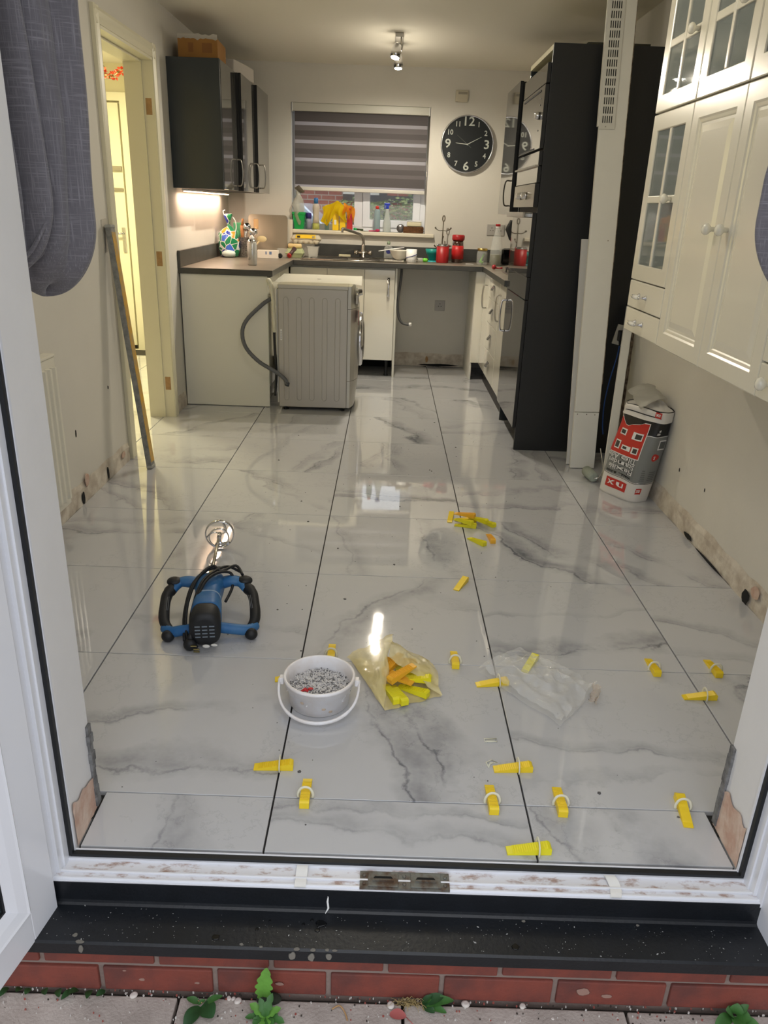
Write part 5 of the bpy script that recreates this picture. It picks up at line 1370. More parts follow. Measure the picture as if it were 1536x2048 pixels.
# ------------------------------------------------------------------ levelling wedges and clips on the floor
M_wedge = [mat('wedge_yellow', rgb(240, 208, 38), 0.38, bump=0.1, bscale=90), mat('wedge_lemon', rgb(232, 222, 34), 0.38), mat('wedge_amber', rgb(238, 178, 48), 0.4)]
def wedge_mesh(L_=0.098, W_=0.0225, h0=0.0035, h1=0.019):
    mb = MB(); n = 16; top = [(-L_/2, h0)]
    for k in range(n):
        x = -L_/2+L_*0.12+L_*0.80*k/n; h = h0+(h1-h0)*(0.12+0.88*(k/n)); top += [(x, h), (x+L_*0.8/n*0.85, h+0.0022)]
    top += [(L_/2-0.004, h1), (L_/2, h1-0.003)]
    mb.prism([(-L_/2, 0), (L_/2, 0)]+list(reversed(top)), 'y', -W_/2, W_/2)
    return mb
def wedge_box():   # hollow underside version keeps a plain head
    return wedge_mesh()
w0 = obj('levelling_wedge', wedge_mesh(), M_wedge[0]); wedge_me = w0.data
wm2 = wedge_me.copy(); wm2.materials.clear(); wm2.materials.append(M_wedge[1])
wm3 = wedge_me.copy(); wm3.materials.clear(); wm3.materials.append(M_wedge[2])
bpy.data.objects.remove(w0)
def wedge(tail, head, label, group, z=0.0005, me=None, rot=None, pitch_=0.0, L_=None):
    t_, h_ = Vector(tail), Vector(head); c = (t_+h_)/2
    o = bpy.data.objects.new('levelling_wedge', me or wedge_me); C.objects.link(o)
    o.location = (c.x, c.y, z)
    a = math.atan2(h_.y-t_.y, h_.x-t_.x); o.rotation_euler = rot if rot else (0, pitch_, a)
    tag(o, label, 'wedge', group); return o
M_clip = mat('clip_white', rgb(236, 234, 214), 0.3, alpha=0.85)
clip_me = None
def clip(x, y, a, label, lean=0.25):
    global clip_me
    if clip_me is None:
        mb = MB()
        mb.tube([(-0.019, 0, 0), (0.019, 0, 0)], [(0.0012, 0.0012)]*2, 6)
        pts = [(0, -0.0165, 0.0), (0, -0.018, 0.010), (0, -0.013, 0.024), (0, -0.005, 0.030), (0, 0.005, 0.030), (0, 0.013, 0.024), (0, 0.018, 0.010), (0, 0.0165, 0.0)]
        mb.tube(smoothpath(pts, 3), [(0.0038, 0.0018)]*22, 6)
        o = obj('spacer_clip', mb, M_clip); clip_me = o.data; bpy.data.objects.remove(o)
    o = bpy.data.objects.new('spacer_clip', clip_me); C.objects.link(o)
    o.location = (x, y, 0.0016); o.rotation_euler = (0, lean, a); tag(o, label, 'clip', 'tile spacer clips standing in the joints'); return o
GW = 'yellow levelling wedges pushed through clips along the tile joints'
WC = [  # tail, head, clip x, y, where
 ((-0.063, 0.101), (0.032, 0.104), (0.000, 0.103), 'at the joint left of the front row, pointing left', 0),
 ((0.074, 0.063), (0.075, -0.035), (0.0745, 0.001), 'across front joint, leftmost of that row', 0),
 ((0.539, 0.122), (0.636, 0.127), (0.600, 0.125), 'across middle joint beside the broken clip pieces', 0),
 ((0.520, 0.062), (0.520, -0.034), (0.520, 0.002), 'across front joint, second from left', 0),
 ((0.686, 0.061), (0.682, -0.033), (0.684, 0.002), 'across front joint, just right of the middle joint', 0),
 ((0.970, -0.057), (0.980, 0.045), (0.977, 0.004), 'across front joint by the right reveal, thin end forward', 0),
 ((0.536, -0.143), (0.630, -0.139), (0.603, -0.140), 'at the threshold, lemon yellow, nearest the door', 1),
 ((1.139, 0.464), (1.241, 0.467), (1.205, 0.466), 'over the rightmost joint, pointing left', 0),
 ((1.101, 0.666), (1.100, 0.573), (1.100, 0.604), 'second row, left of rightmost joint', 0),
 ((1.292, 0.670), (1.293, 0.580), (1.293, 0.604), 'second row, right of rightmost joint', 0),
 ((0.533, 0.492), (0.629, 0.505), (0.600, 0.500), 'half under the clear plastic bag, pointing left', 0),
 ((0.479, 0.671), (0.478, 0.576), (0.4785, 0.604), 'second row, between the two plastic bags', 0),
 ((0.090, 0.690), (0.092, 0.594), (0.091, 0.618), 'second row, just behind white bucket', 0),
]
for tl, hd_, cp_, where, mi in WC:
    a = math.atan2(hd_[1]-tl[1], hd_[0]-tl[0])
    wedge(tl, hd_, 'yellow wedge '+where, GW, me=(wm2 if mi else None))
    clip(cp_[0], cp_[1], a, 'pale clip around wedge '+where.replace(', pointing left', '').replace(', lemon yellow', '').replace(', thin end forward', ''), 0.0)
wedge((-0.064, 0.484), (0.030, 0.495), 'yellow wedge half hidden behind the left side of white bucket', GW)
GL = 'loose yellow wedges scattered on the floor'
wedge((0.521, 1.100), (0.566, 1.188), 'single loose yellow wedge between the pile and the wrapped joints', GL)
wedge((0.619, 1.590), (0.672, 1.520), 'loose lemon wedge in front of the small pile', GL, me=wm2)
wedge((0.706, 1.640), (0.714, 1.548), 'loose amber wedge just right of the small pile', GL, me=wm3)
wedge((0.690, 0.570), (0.738, 0.652), 'lemon wedge poking out behind the clear plastic bag', GL, me=wm2)
pile = [((0.570, 1.735), (0.655, 1.715), 0.0005, 0, 'lowest lemon wedge at the front of the small pile', 1), ((0.565, 1.765), (0.640, 1.700), 0.0185, 0.0, 'wedge lying crosswise on the small pile', 1), ((0.575, 1.800), (0.665, 1.790), 0.0005, 0, 'amber wedge at the back of the small pile', 0),
        ((0.640, 1.790), (0.705, 1.725), 0.0190, 0.0, 'wedge reaching right from top of the small pile', 1), ((0.570, 1.785), (0.650, 1.745), 0.0370, 0.0, 'topmost amber wedge of the small pile', 2), ((0.545, 1.770), (0.560, 1.860), 0.0005, 0, 'wedge at left end of the small pile', 0), ((0.690, 1.805), (0.740, 1.730), 0.0005, 0, 'wedge at right end of the small pile', 1)]
for a, b, z, p_, lab, mi in pile:
    wedge(a, b, lab, 'small pile of yellow wedges on the floor', z=z, me=(wedge_me, wm2, wm3)[mi], pitch_=p_)
wedge((-1.82, 4.55), (-1.76, 4.62), 'small yellow wedge on the hallway floor, farther one', 'wedges in the hallway'); wedge((-1.72, 3.98), (-1.62, 3.99), 'small yellow wedge on the hallway floor, nearer one', 'wedges in the hallway')
# broken clip pieces
for c_, a, lab in (((0.545, 0.237), 0.1, 'broken clear clip frame lying flat on the middle tile'), ((0.535, 0.143), 0.6, 'broken clear clip tab beside yellow wedge at middle joint')):
    mb = MB(); P_ = [(-0.016, -0.006), (0.016, -0.006), (0.017, 0.006), (-0.016, 0.006), (-0.016, -0.006)] if a < .3 else [(-0.015, -0.008), (0.0, 0.004), (0.016, -0.005), (0.010, 0.011), (-0.008, 0.010), (-0.015, -0.008)]
    mb.tube([(x, y, 0) for x, y in P_], (0.0016), 6); mb.tube([(-0.012, 0.0, 0), (0.012, 0.0, 0)], 0.0012, 6)
    o = obj('broken_clip', mb, M_clip, None, (c_[0], c_[1], 0.0020), (0, 0, a)); tag(o, lab, 'clip')
# crumbs of adhesive on the floor
mb = MB(); rr = random.Random(12)
for i in range(150):
    x, y = rr.uniform(-0.38, 0.98), rr.uniform(-0.1, 3.6)
    if x < -0.35 and y < 0.9 and rr.random() < .5: continue
    s_ = rr.uniform(0.0012, 0.0032) if rr.random() < .85 else rr.uniform(.004, .007); a = rr.uniform(0, 6)
    pts = [(x+s_*math.cos(a+k*1.256)*rr.uniform(.6, 1.2), y+s_*math.sin(a+k*1.256)*rr.uniform(.6, 1.2)) for k in range(5)]
    mb.loft([[(p[0], p[1], 0.0002) for p in pts], [((p[0]+x)/2, (p[1]+y)/2, s_*.5) for p in pts]])
cr_o = stuff(obj('grout_crumbs', mb, mat('crumb_grey', rgb(92, 90, 88), 0.9))); tag(cr_o, 'small grey adhesive crumbs scattered over the tiled floor', 'crumbs')

# ------------------------------------------------------------------ bucket of spacers
t = thing('bucket', 'small white plastic tub with handle, full of tile spacers', 'bucket', (0.074, 0.392, 0.0005))
M_bk = mat('bucket_plastic', rgb(244, 243, 245), 0.35, col2=rgb(236, 230, 226), vscale=14)
mb = MB(); mb.lathe([(0.0, 0.0), (0.080, 0.0), (0.084, 0.003), (0.091, 0.062), (0.097, 0.063), (0.098, 0.078), (0.101, 0.079), (0.101, 0.086), (0.096, 0.088), (0.093, 0.084), (0.090, 0.060), (0.082, 0.006), (0.0, 0.005)], 64, cap0=False, cap1=False); obj('tub', mb, M_bk, t)
for s_ in (-1, 1):
    mb = MB(); mb.box(s_*0.106-0.006, s_*0.106+0.006, -0.010, 0.010, 0.055, 0.076, bev=0.002); mb.lathe([(0.007, 0), (0.008, 0.006), (0.004, 0.008)], 12, (s_*0.108, 0, 0.064), Matrix.Rotation(R(90*s_), 4, 'Y')); obj('handle_lug', mb, M_bk, t)
mb = MB(); pts = []
for k in range(25):
    a = math.pi*k/24; pts.append((-0.113*math.cos(a), -0.125*math.sin(a)**0.8-0.001, 0.066-0.052*math.sin(a)**0.7))
mb.tube(pts, [(0.0045, 0.0065) if 5 < k < 19 else (0.004, 0.004) for k in range(25)], 8); obj('handle', mb, M_bk, t)
rr = random.Random(21); mb = MB()
for i in range(750):
    r_ = 0.083*math.sqrt(rr.random()); a = rr.uniform(0, 6.28); x, y = r_*math.cos(a), r_*math.sin(a); z = 0.040+0.014*(1-(r_/0.083)**2)+rr.uniform(0, .008)
    m3 = Matrix.Rotation(rr.uniform(0, 6.3), 3, 'Z') @ Matrix.Rotation(rr.uniform(-.7, .7), 3, 'Y')
    for d in ((1, 0), (0, 1)):
        w_ = 0.0014; L2 = 0.0100
        q = [(-L2, -w_, 0), (L2, -w_, 0), (L2, w_, 0), (-L2, w_, 0)] if d[0] else [(-w_, -L2, 0), (w_, -L2, 0), (w_, L2, 0), (-w_, L2, 0)]
        lo = [Vector((x, y, z))+m3 @ Vector(v) for v in q]; hi = [Vector((x, y, z))+m3 @ (Vector(v)+Vector((0, 0, .0018))) for v in q]
        mb.mi = 0 if rr.random() < .8 else 1; mb.loft([lo, hi], smooth=False)
stuff(obj('tile_spacers', mb, [mat('spacer_white', rgb(214, 212, 212), 0.5), mat('spacer_grey', rgb(120, 120, 122), 0.5)], t))
mb = MB(); mb.lathe([(0.083, 0.0), (0.084, 0.036)], 32, (0, 0, 0.007)); obj('spacer_bed', mb, mat('spacer_under', rgb(110, 110, 112), 0.9), t)
mb = MB(); mb.ball((-0.036, -0.040, 0.060), 0.008, 1.6, .8, .5, fn=lambda p: Vector((p.x, p.y, p.z+0.003*math.sin(p.x*300)))); mb.ball((-0.022, -0.034, 0.061), 0.006, 1.3, 1, .6)
o = obj('red_scrap', mb, mat('red_plastic', rgb(200, 44, 50), 0.4)); o.location = (0.074, 0.392, 0.0); tag(o, 'crumpled red plastic scrap lying on the spacers in white tub', 'scrap')
for i, (a, z) in enumerate(((-2.05, 0.044), (-1.35, 0.030), (-1.12, .018))):
    r_ = 0.084+0.007*z/0.062; x, y = r_*math.cos(a), r_*math.sin(a)
    mb = MB(); pts = [(0.006*math.cos(k*.9)*(1+.5*nz3(k, i, 2)), 0.0045*math.sin(k*.9)*(1+.5*nz3(k, i, 5))) for k in range(7)]
    T_ = Vector((-math.sin(a), math.cos(a), 0)); N_ = Vector((math.cos(a), math.sin(a), 0))
    mb.loft([[Vector((x, y, z))+T_*p[0]+Vector((0, 0, p[1])) for p in pts], [Vector((x, y, z))+N_*0.0007+T_*p[0]*.8+Vector((0, 0, p[1]*.8)) for p in pts]]); obj('adhesive_mark', mb, mat('bucket_mark', rgb(190, 172, 152), 0.8), t)

# ------------------------------------------------------------------ plastic bags on the floor
def film(name, col, alpha, rough):
    m = bpy.data.materials.new(name); m.use_nodes = True; n = m.node_tree; b = n.nodes['Principled BSDF']
    b.inputs['Base Color'].default_value = col; b.inputs['Roughness'].default_value = rough; b.inputs['Specular IOR Level'].default_value = 0.7
    b.inputs['Alpha'].default_value = alpha; b.inputs['Coat Weight'].default_value = 0.3
    nz = n.nodes.new('ShaderNodeTexNoise'); nz.inputs['Scale'].default_value = 30; nz.inputs['Detail'].default_value = 3; bp = n.nodes.new('ShaderNodeBump'); bp.inputs['Strength'].default_value = 0.9; bp.inputs['Distance'].default_value = 0.006
    tc_ = n.nodes.new('ShaderNodeTexCoord'); n.links.new(tc_.outputs['Object'], nz.inputs['Vector']); n.links.new(nz.outputs[0], bp.inputs['Height']); n.links.new(bp.outputs[0], b.inputs['Normal'])
    return m
def sheet(corners, hfn, nu=36, nv=28, seed=0.0, amp=0.006):
    a, b_, c_, d_ = [Vector(q) for q in corners]; mb = MB()
    def fn(u, v):
        p = (a*(1-u)+b_*u)*(1-v)+(d_*(1-u)+c_*u)*v
        e = 0.014
        p = p+Vector((e*nz3(u*3+seed, v*3, 1), e*nz3(u*3, v*3+seed, 2), 0))
        cr1 = abs(nz3(u*5+seed, v*5, 3.3)); cr2 = abs(nz3(u*11, v*11+seed, 1.7))
        p.z += hfn(u, v)+amp*(1-cr1*2.2)+amp*0.45*(1-cr2*2)
        p.z = max(p.z, 0.0012)
        return p
    mb.grid(fn, nu, nv); return mb
t = thing('clear_bag', 'crumpled clear plastic bag lying on the floor tiles, almost empty', 'plastic bag')
Mcl = film('clear_film', rgb(236, 236, 234), 0.25, 0.06)
cc = [(0.545, 0.560, 0.0), (0.745, 0.300, 0.0), (0.890, 0.490, 0.0), (0.680, 0.665, 0.0)]
obj('lower_layer', sheet(cc, lambda u, v: 0.003, 30, 24, 3.0, 0.003), Mcl, t)
obj('upper_layer', sheet(cc, lambda u, v: 0.026*math.sin(math.pi*u)**.8*math.sin(math.pi*v)**.8+0.012, 60, 48, 5.0, 0.017), Mcl, t)
mb = sheet([(0.870, 0.400, 0.004), (0.905, 0.490, 0.004), (0.885, 0.50, 0.012), (0.850, 0.41, 0.012)], lambda u, v: 0.004, 10, 6, 2, 0.003); obj('sealed_end', mb, film('clear_film_end', rgb(225, 205, 185), 0.4, 0.15), t)
t = thing('wedge_bag', 'frosted yellow plastic bag spilling yellow wedges beside the bucket', 'plastic bag')
Myl = film('yellow_film', rgb(228, 212, 150), 0.62, 0.3)
obj('lower_layer', sheet([(0.155, 0.610, 0.0), (0.262, 0.350, 0.0), (0.425, 0.425, 0.0), (0.400, 0.585, 0.0)], lambda u, v: 0.002, 30, 24, 1.0, 0.002), Myl, t)
obj('upper_layer', sheet([(0.140, 0.610, 0.0), (0.262, 0.346, 0.0), (0.268, 0.500, 0.045), (0.285, 0.640, 0.055)], lambda u, v: 0.052*math.sin(math.pi*min(1, v*.62+.06))*math.sin(math.pi*min(1, max(0, u*.9+.08)))**.7, 36, 26, 7.0, 0.005), Myl, t)
obj('top_fold', sheet([(0.270, 0.520, 0.055), (0.428, 0.425, 0.002), (0.400, 0.600, 0.006), (0.272, 0.665, 0.02)], lambda u, v: 0.034*math.sin(math.pi*v)*(1-.3*u)+0.01*(1-u), 26, 20, 4.0, 0.005), Myl, t)
GB = 'yellow wedges spilling from the frosted bag'
labs = ['long amber wedge lying on top of the spill, pointing to the bag mouth', 'lemon wedge spilling to the front from the frosted bag, left one', 'lemon wedge spilling to the front from the frosted bag, right one',
        'lemon wedge on the right side of the spill, upper', 'lemon wedge on the right side of the spill, lower', 'amber wedge standing up inside the bag mouth', 'amber wedge at back of the bag mouth', 'amber wedge under the long top wedge', 'lemon wedge deep in the bag mouth', 'lemon wedge at right edge of the frosted bag mouth']
sp = [((0.345, 0.500), (0.275, 0.440), 0.045, 2), ((0.262, 0.470), (0.295, 0.380), 0.004, 1), ((0.282, 0.462), (0.318, 0.372), 0.006, 1), ((0.300, 0.480), (0.395, 0.470), 0.022, 1), ((0.305, 0.465), (0.382, 0.420), 0.004, 1),
      ((0.300, 0.555), (0.268, 0.500), 0.040, 2), ((0.340, 0.560), (0.275, 0.545), 0.030, 2), ((0.335, 0.455), (0.262, 0.495), 0.024, 2), ((0.30, 0.590), (0.305, 0.520), 0.006, 1), ((0.325, 0.535), (0.390, 0.500), 0.008, 1)]
for (a, b_, z, mi), lb in zip(sp, labs): wedge(a, b_, lb, GB, z=z, me=(wedge_me, wm2, wm3)[mi], pitch_=(0.25 if z > 0.03 else 0.0))

# ------------------------------------------------------------------ paddle mixer
M_blue = mat('mixer_blue', rgb(28, 94, 152), 0.5, col2=rgb(60, 112, 158), vscale=12, bump=0.05)
M_rub = mat('mixer_black', rgb(22, 24, 28), 0.55, bump=0.1, bscale=80, var=0.3)
t = thing('paddle_mixer', 'blue and black electric paddle mixer with two handles lying on floor', 'mixer', (0, 0, 0))
ax0, ax1 = Vector((-0.305, 0.640, 0.072)), Vector((-0.345, 0.900, 0.098))
d3 = (ax1-ax0).normalized(); s3 = d3.cross(Vector((0, 0, 1))).normalized(); u3 = s3.cross(d3)
def bodyring(k, ra, rb, p_=0.7, n=28, off=0.0):
    c = ax0.lerp(ax1, k)+u3*off
    return [c+s3*ra*math.copysign(abs(math.cos(a))**p_, math.cos(a))+u3*rb*math.copysign(abs(math.sin(a))**p_, math.sin(a)) for a in [2*math.pi*i/n for i in range(n)]]
mb = MB(); mb.loft([bodyring(-0.04, 0.030, 0.042), bodyring(-0.02, 0.042, 0.056), bodyring(0.02, 0.048, 0.062), bodyring(0.20, 0.047, 0.060), bodyring(0.235, 0.045, 0.057)]); cap = obj('motor_cap', mb, M_rub, t)
mb = MB()
for row_ in range(4):
    for c_ in range(3):
        p = ax0+d3*(-0.0115)*1.0+u3*(0.018-0.013*row_)+s3*(-0.022+0.022*c_); b_ = Matrix((s3, d3, u3)).transposed().to_4x4(); b_.translation = p
        mb.box(-0.008, 0.008, -0.001, 0.0015, -0.0018, 0.0018, mtx=b_)
obj('vent_slot', mb, mat('vent_light', rgb(120, 130, 140), 0.5), cap)
mb = MB(); mb.loft([bodyring(0.236, 0.046, 0.058), bodyring(0.27, 0.048, 0.058), bodyring(0.50, 0.045, 0.055), bodyring(0.54, 0.041, 0.050), bodyring(0.75, 0.044, 0.046, off=0.002), bodyring(0.95, 0.052, 0.040, off=0.006), bodyring(1.04, 0.048, 0.030, off=0.008), bodyring(1.10, 0.030, 0.022, off=0.006)]); obj('motor_housing', mb, M_blue, t)
mb = MB(); mb.loft([bodyring(0.515, 0.046, 0.056), bodyring(0.53, 0.0455, 0.0555)]); obj('housing_seam', mb, mat('dusty_seam', rgb(150, 168, 186), 0.8), t)
def V3(x, y, z): return Vector((x, y, z))
for sgn, TL, BL, TR_ in ((-1, V3(-0.452, 0.868, 0.112), V3(-0.436, 0.690, 0.028), None), (1, V3(-0.228, 0.893, 0.112), V3(-0.176, 0.722, 0.028), None)):
    hub = ax1+u3*0.005+s3*sgn*0.035-d3*0.01
    out_m = (TL+BL)/2+s3*sgn*0.024
    mb = MB(); mb.tube(smoothpath([hub, hub.lerp(TL, .45)+u3*0.008, TL-s3*sgn*0.012, TL+s3*sgn*0.010-d3*0.030-u3*0.01], 5), [(0.026-.0006*k_, 0.022-.0006*k_) for k_ in range(16)], 12); obj('upper_arm', mb, M_blue, t)
    mb = MB(); mb.tube(smoothpath([TL+s3*sgn*0.008-d3*0.018-u3*0.008, TL.lerp(BL, .25)+s3*sgn*0.022, out_m, TL.lerp(BL, .78)+s3*sgn*0.018, BL+d3*0.012], 5), [0.0185, 0.019, 0.020, 0.0205, 0.018, 0.018, 0.018, 0.0175, 0.017, 0.017, 0.017, 0.0175, 0.018, 0.018, 0.018, 0.0175, 0.017, 0.016, 0.016, 0.016, 0.016], 12); gr_ = obj('grip', mb, M_rub, t)
    mb = MB()
    for j in range(3): mb.tube([TL.lerp(BL, .38)+s3*sgn*(0.020-.005*j)+V3(0, 0, .0165)-s3*0.002, TL.lerp(BL, .66)+s3*sgn*(0.019-.005*j)+V3(0, 0, .0170)], 0.0009, 6)
    obj('grip_groove', mb, mat('groove_light', rgb(120, 122, 124), 0.6), gr_)
    mo = ax0+d3*0.055+s3*sgn*0.040-u3*0.034
    mb = MB(); mb.tube(smoothpath([mo, mo.lerp(BL, .5)-V3(0, .004, .0), BL-s3*sgn*0.008, BL+s3*sgn*0.014+d3*0.025], 5), [(0.016, 0.018)]*16, 12); obj('lower_arm', mb, M_blue, t)
    mb = MB(); mb.ball(TL+u3*0.006+s3*sgn*0.004, 0.024, 1.1, 0.95, 0.65, n=16, m=10); obj('corner_bumper', mb, M_rub, t)
    mb = MB(); mb.ball(BL-d3*0.014+V3(0, 0, -0.006), 0.021, 1.0, 0.85, 0.95, n=16, m=10); obj('corner_bumper', mb, M_rub, t)
# shaft and paddle
s0_ = ax0.lerp(ax1, 1.06)+u3*0.006; s1_ = Vector((-0.418, 1.405, 0.062))
mb = MB(); mb.tube([s0_, s0_.lerp(s1_, .18)], [0.012, 0.010], 12); mb.tube([s0_.lerp(s1_, .15), s0_.lerp(s1_, .7), s1_], [0.0062, 0.0062, 0.0062], 12); mb.tube([s0_.lerp(s1_, .72), s0_.lerp(s1_, .75)], 0.0095, 6); obj('shaft', mb, M_steel, t)
pax = (s1_-s0_).normalized(); pe1 = pax.cross(Vector((0, 0, 1))).normalized(); pe2 = pe1.cross(pax)
mb = MB(); pts = []
for k in range(41):
    a = 2*math.pi*k/40; pts.append(s1_+pe1*0.056*math.cos(a)+pe2*0.056*math.sin(a)+pax*0.0)
mb.tube(pts, [(0.011, 0.0032)]*41, 8, caps=False); obj('paddle_ring', mb, M_chrome, t)
mb = MB(); pts = []
for k in range(31):
    a = 2*math.pi*k/30; r_ = 0.038; pts.append(s1_+pe1*r_*math.cos(a)+pe2*r_*math.sin(a)+pax*(-0.045))
mb.tube(pts, [(0.008, 0.0028)]*31, 8, caps=False)
for q in range(3):
    a0 = q*2.094; mb.tube(smoothpath([s1_+pax*0.0+(pe1*math.cos(a0)+pe2*math.sin(a0))*0.006, s1_-pax*0.02+(pe1*math.cos(a0+.6)+pe2*math.sin(a0+.6))*0.032, s1_+(pe1*math.cos(a0+1.3)+pe2*math.sin(a0+1.3))*0.054], 5), [(0.008, 0.0025)]*11, 8)
mb.tube([s1_-pax*0.05, s1_+pax*0.004], 0.009, 10)
obj('paddle_blades', mb, M_chrome, t)
# flex wound over the machine
mb = MB()
cab = [(-0.330, 0.63, 0.012), (-0.368, 0.66, 0.030), (-0.385, 0.74, 0.090), (-0.372, 0.83, 0.145), (-0.335, 0.90, 0.165), (-0.300, 0.885, 0.155), (-0.262, 0.94, 0.150), (-0.232, 0.90, 0.135)]
mb.tube(smoothpath(cab, 6), 0.0050, 8)
mb.tube(smoothpath([(-0.352, 0.645, 0.020), (-0.362, 0.70, 0.085), (-0.350, 0.79, 0.148), (-0.325, 0.86, 0.160), (-0.290, 0.93, 0.150), (-0.252, 0.955, 0.120)], 6), 0.0050, 8)
mb.tube(smoothpath([(-0.346, 0.650, 0.025), (-0.354, 0.705, 0.095), (-0.340, 0.79, 0.150), (-0.312, 0.86, 0.158), (-0.272, 0.90, 0.140), (-0.262, 0.87, 0.105), (-0.272, 0.80, 0.085)], 6), 0.0050, 8)
mb.tube(smoothpath([(-0.375, 0.652, 0.020), (-0.392, 0.73, 0.070), (-0.388, 0.83, 0.125), (-0.352, 0.90, 0.148), (-0.31, 0.92, 0.15)], 6), 0.0050, 8)
obj('flex', mb, M_rub, t)
mb = MB(); mb.ball((-0.352, 0.628, 0.022), 0.021, 1.0, 0.75, 1.0, n=14, m=10); mb.tube([(-0.352, 0.632, 0.035), (-0.350, 0.645, 0.058)], [0.010, 0.006], 10); pg = obj('plug', mb, M_rub, t)
mb = MB(); 
for q in ((-0.337, 0.612, 0.014), (-0.345, 0.611, 0.026), (-0.337, 0.612, 0.006)): mb.box(q[0], q[0]+0.018, q[1]-0.002, q[1]+0.002, q[2], q[2]+0.004)
obj('plug_pin', mb, mat('brass', rgb(190, 176, 120), 0.3, metal=1), pg)
mb = MB(); mb.ball((-0.300, 0.622, 0.022), 0.012, 1.0, .35, .5); mb.ball((-0.275, 0.624, 0.026), 0.009, 1.2, .35, .5); obj('adhesive_lump', mb, mat('adhesive_white', rgb(214, 212, 206), .9), t)

# ------------------------------------------------------------------ things on the worktop
ZW = 0.9108
def lathe_thing(name, label, cat, x, y, parts, z=ZW, group=None, rz=0.0):
    t = thing(name, label, cat, (x, y, z), rz, group)
    for nm, prof, m in parts:
        mb = MB(); mb.lathe(prof, 28, cap0=True, cap1=True); obj(nm, mb, m, t)
    return t
M_clear = mat('clear_glass', rgb(226, 230, 226), 0.03, alpha=0.28, spec=1.0)
M_clearp = mat('clear_plastic_tub', rgb(220, 218, 208), 0.2, alpha=0.5)
# patterned carrier bag, knotted
t = thing('carrier_bag', 'knotted plastic bag with blue and green pattern in the worktop corner', 'bag', (-1.034, 4.93, ZW))
def mosaic():
    m = bpy.data.materials.new('mosaic_bag'); m.use_nodes = True; n = m.node_tree; b = n.nodes['Principled BSDF']
    tc_ = n.nodes.new('ShaderNodeTexCoord'); v = n.nodes.new('ShaderNodeTexVoronoi'); v.inputs['Scale'].default_value = 19
    v2 = n.nodes.new('ShaderNodeTexVoronoi'); v2.inputs['Scale'].default_value = 19; v2.feature = 'DISTANCE_TO_EDGE'
    n.links.new(tc_.outputs['Object'], v.inputs['Vector']); n.links.new(tc_.outputs['Object'], v2.inputs['Vector'])
    s_ = n.nodes.new('ShaderNodeSeparateColor'); n.links.new(v.outputs['Color'], s_.inputs[0])
    r_ = n.nodes.new('ShaderNodeValToRGB'); r_.color_ramp.interpolation = 'CONSTANT'
    cols = [rgb(30, 130, 84), rgb(44, 62, 160), rgb(40, 140, 90), rgb(70, 110, 210), rgb(200, 150, 40), rgb(225, 225, 220)]
    e = r_.color_ramp.elements; e[0].color = cols[0]; e[1].position = 0.28; e[1].color = cols[1]
    for p_, c in zip((0.48, 0.64, 0.80, 0.9), cols[2:]): q = e.new(p_); q.color = c
    n.links.new(s_.outputs[0], r_.inputs[0])
    g = n.nodes.new('ShaderNodeMath'); g.operation = 'LESS_THAN'; g.inputs[1].default_value = 0.045; n.links.new(v2.outputs[0], g.inputs[0])
    mx = n.nodes.new('ShaderNodeMix'); mx.data_type = 'RGBA'; n.links.new(g.outputs[0], mx.inputs['Factor']); n.links.new(r_.outputs[0], mx.inputs['A']); mx.inputs['B'].default_value = rgb(230, 230, 226)
    n.links.new(mx.outputs['Result'], b.inputs['Base Color']); b.inputs['Roughness'].default_value = 0.3; return m
M_mos = mosaic()
def crump(seed, a=0.010): return lambda p: p+Vector((a*nz3(p.z*25+seed, p.x*20, p.y*20), a*nz3(p.x*25, p.z*20+seed, 3), a*.6*nz3(p.y*25, p.x*20, seed)))
mb = MB(); rings = []
for z, r_ in ((0.0, 0.06), (0.012, 0.088), (0.06, 0.095), (0.12, 0.098), (0.17, 0.088), (0.205, 0.060), (0.225, 0.030), (0.24, 0.018), (0.25, 0.022), (0.275, 0.036), (0.30, 0.040), (0.315, 0.030)):
    f = crump(3.0, 0.016); rings.append([f(Vector((r_*0.80*math.cos(a)*(1+.08*math.sin(5*a+z*20)), r_*0.85*math.sin(a)*(1+.08*math.cos(4*a)), z))) for a in [2*math.pi*k/30 for k in range(30)]])
for q in rings[0]: q.z = 0.0
mb.loft(rings); obj('sack', mb, M_mos, t)
mb = MB(); mb.ball((0.01, -0.075, 0.028), 0.05, 1.1, .6, .55, n=14, m=8, fn=lambda p: Vector((p.x, p.y, max(0.001, p.z+0.008*nz3(p.x*30, p.y*30, 1))))); obj('loose_corner', mb, mat('bag_corner', rgb(206, 222, 216), 0.3), t)
mb = MB(); mb.tube(smoothpath([(0.03, 0, 0.30), (0.055, 0, 0.27), (0.06, 0.01, 0.22), (0.05, 0.0, 0.18)], 5), (0.004), 6); mb.tube(smoothpath([(-0.03, 0, 0.31), (-0.035, 0, 0.335), (-0.02, 0, 0.345)], 5), 0.004, 6); obj('bag_handle', mb, M_white, t)
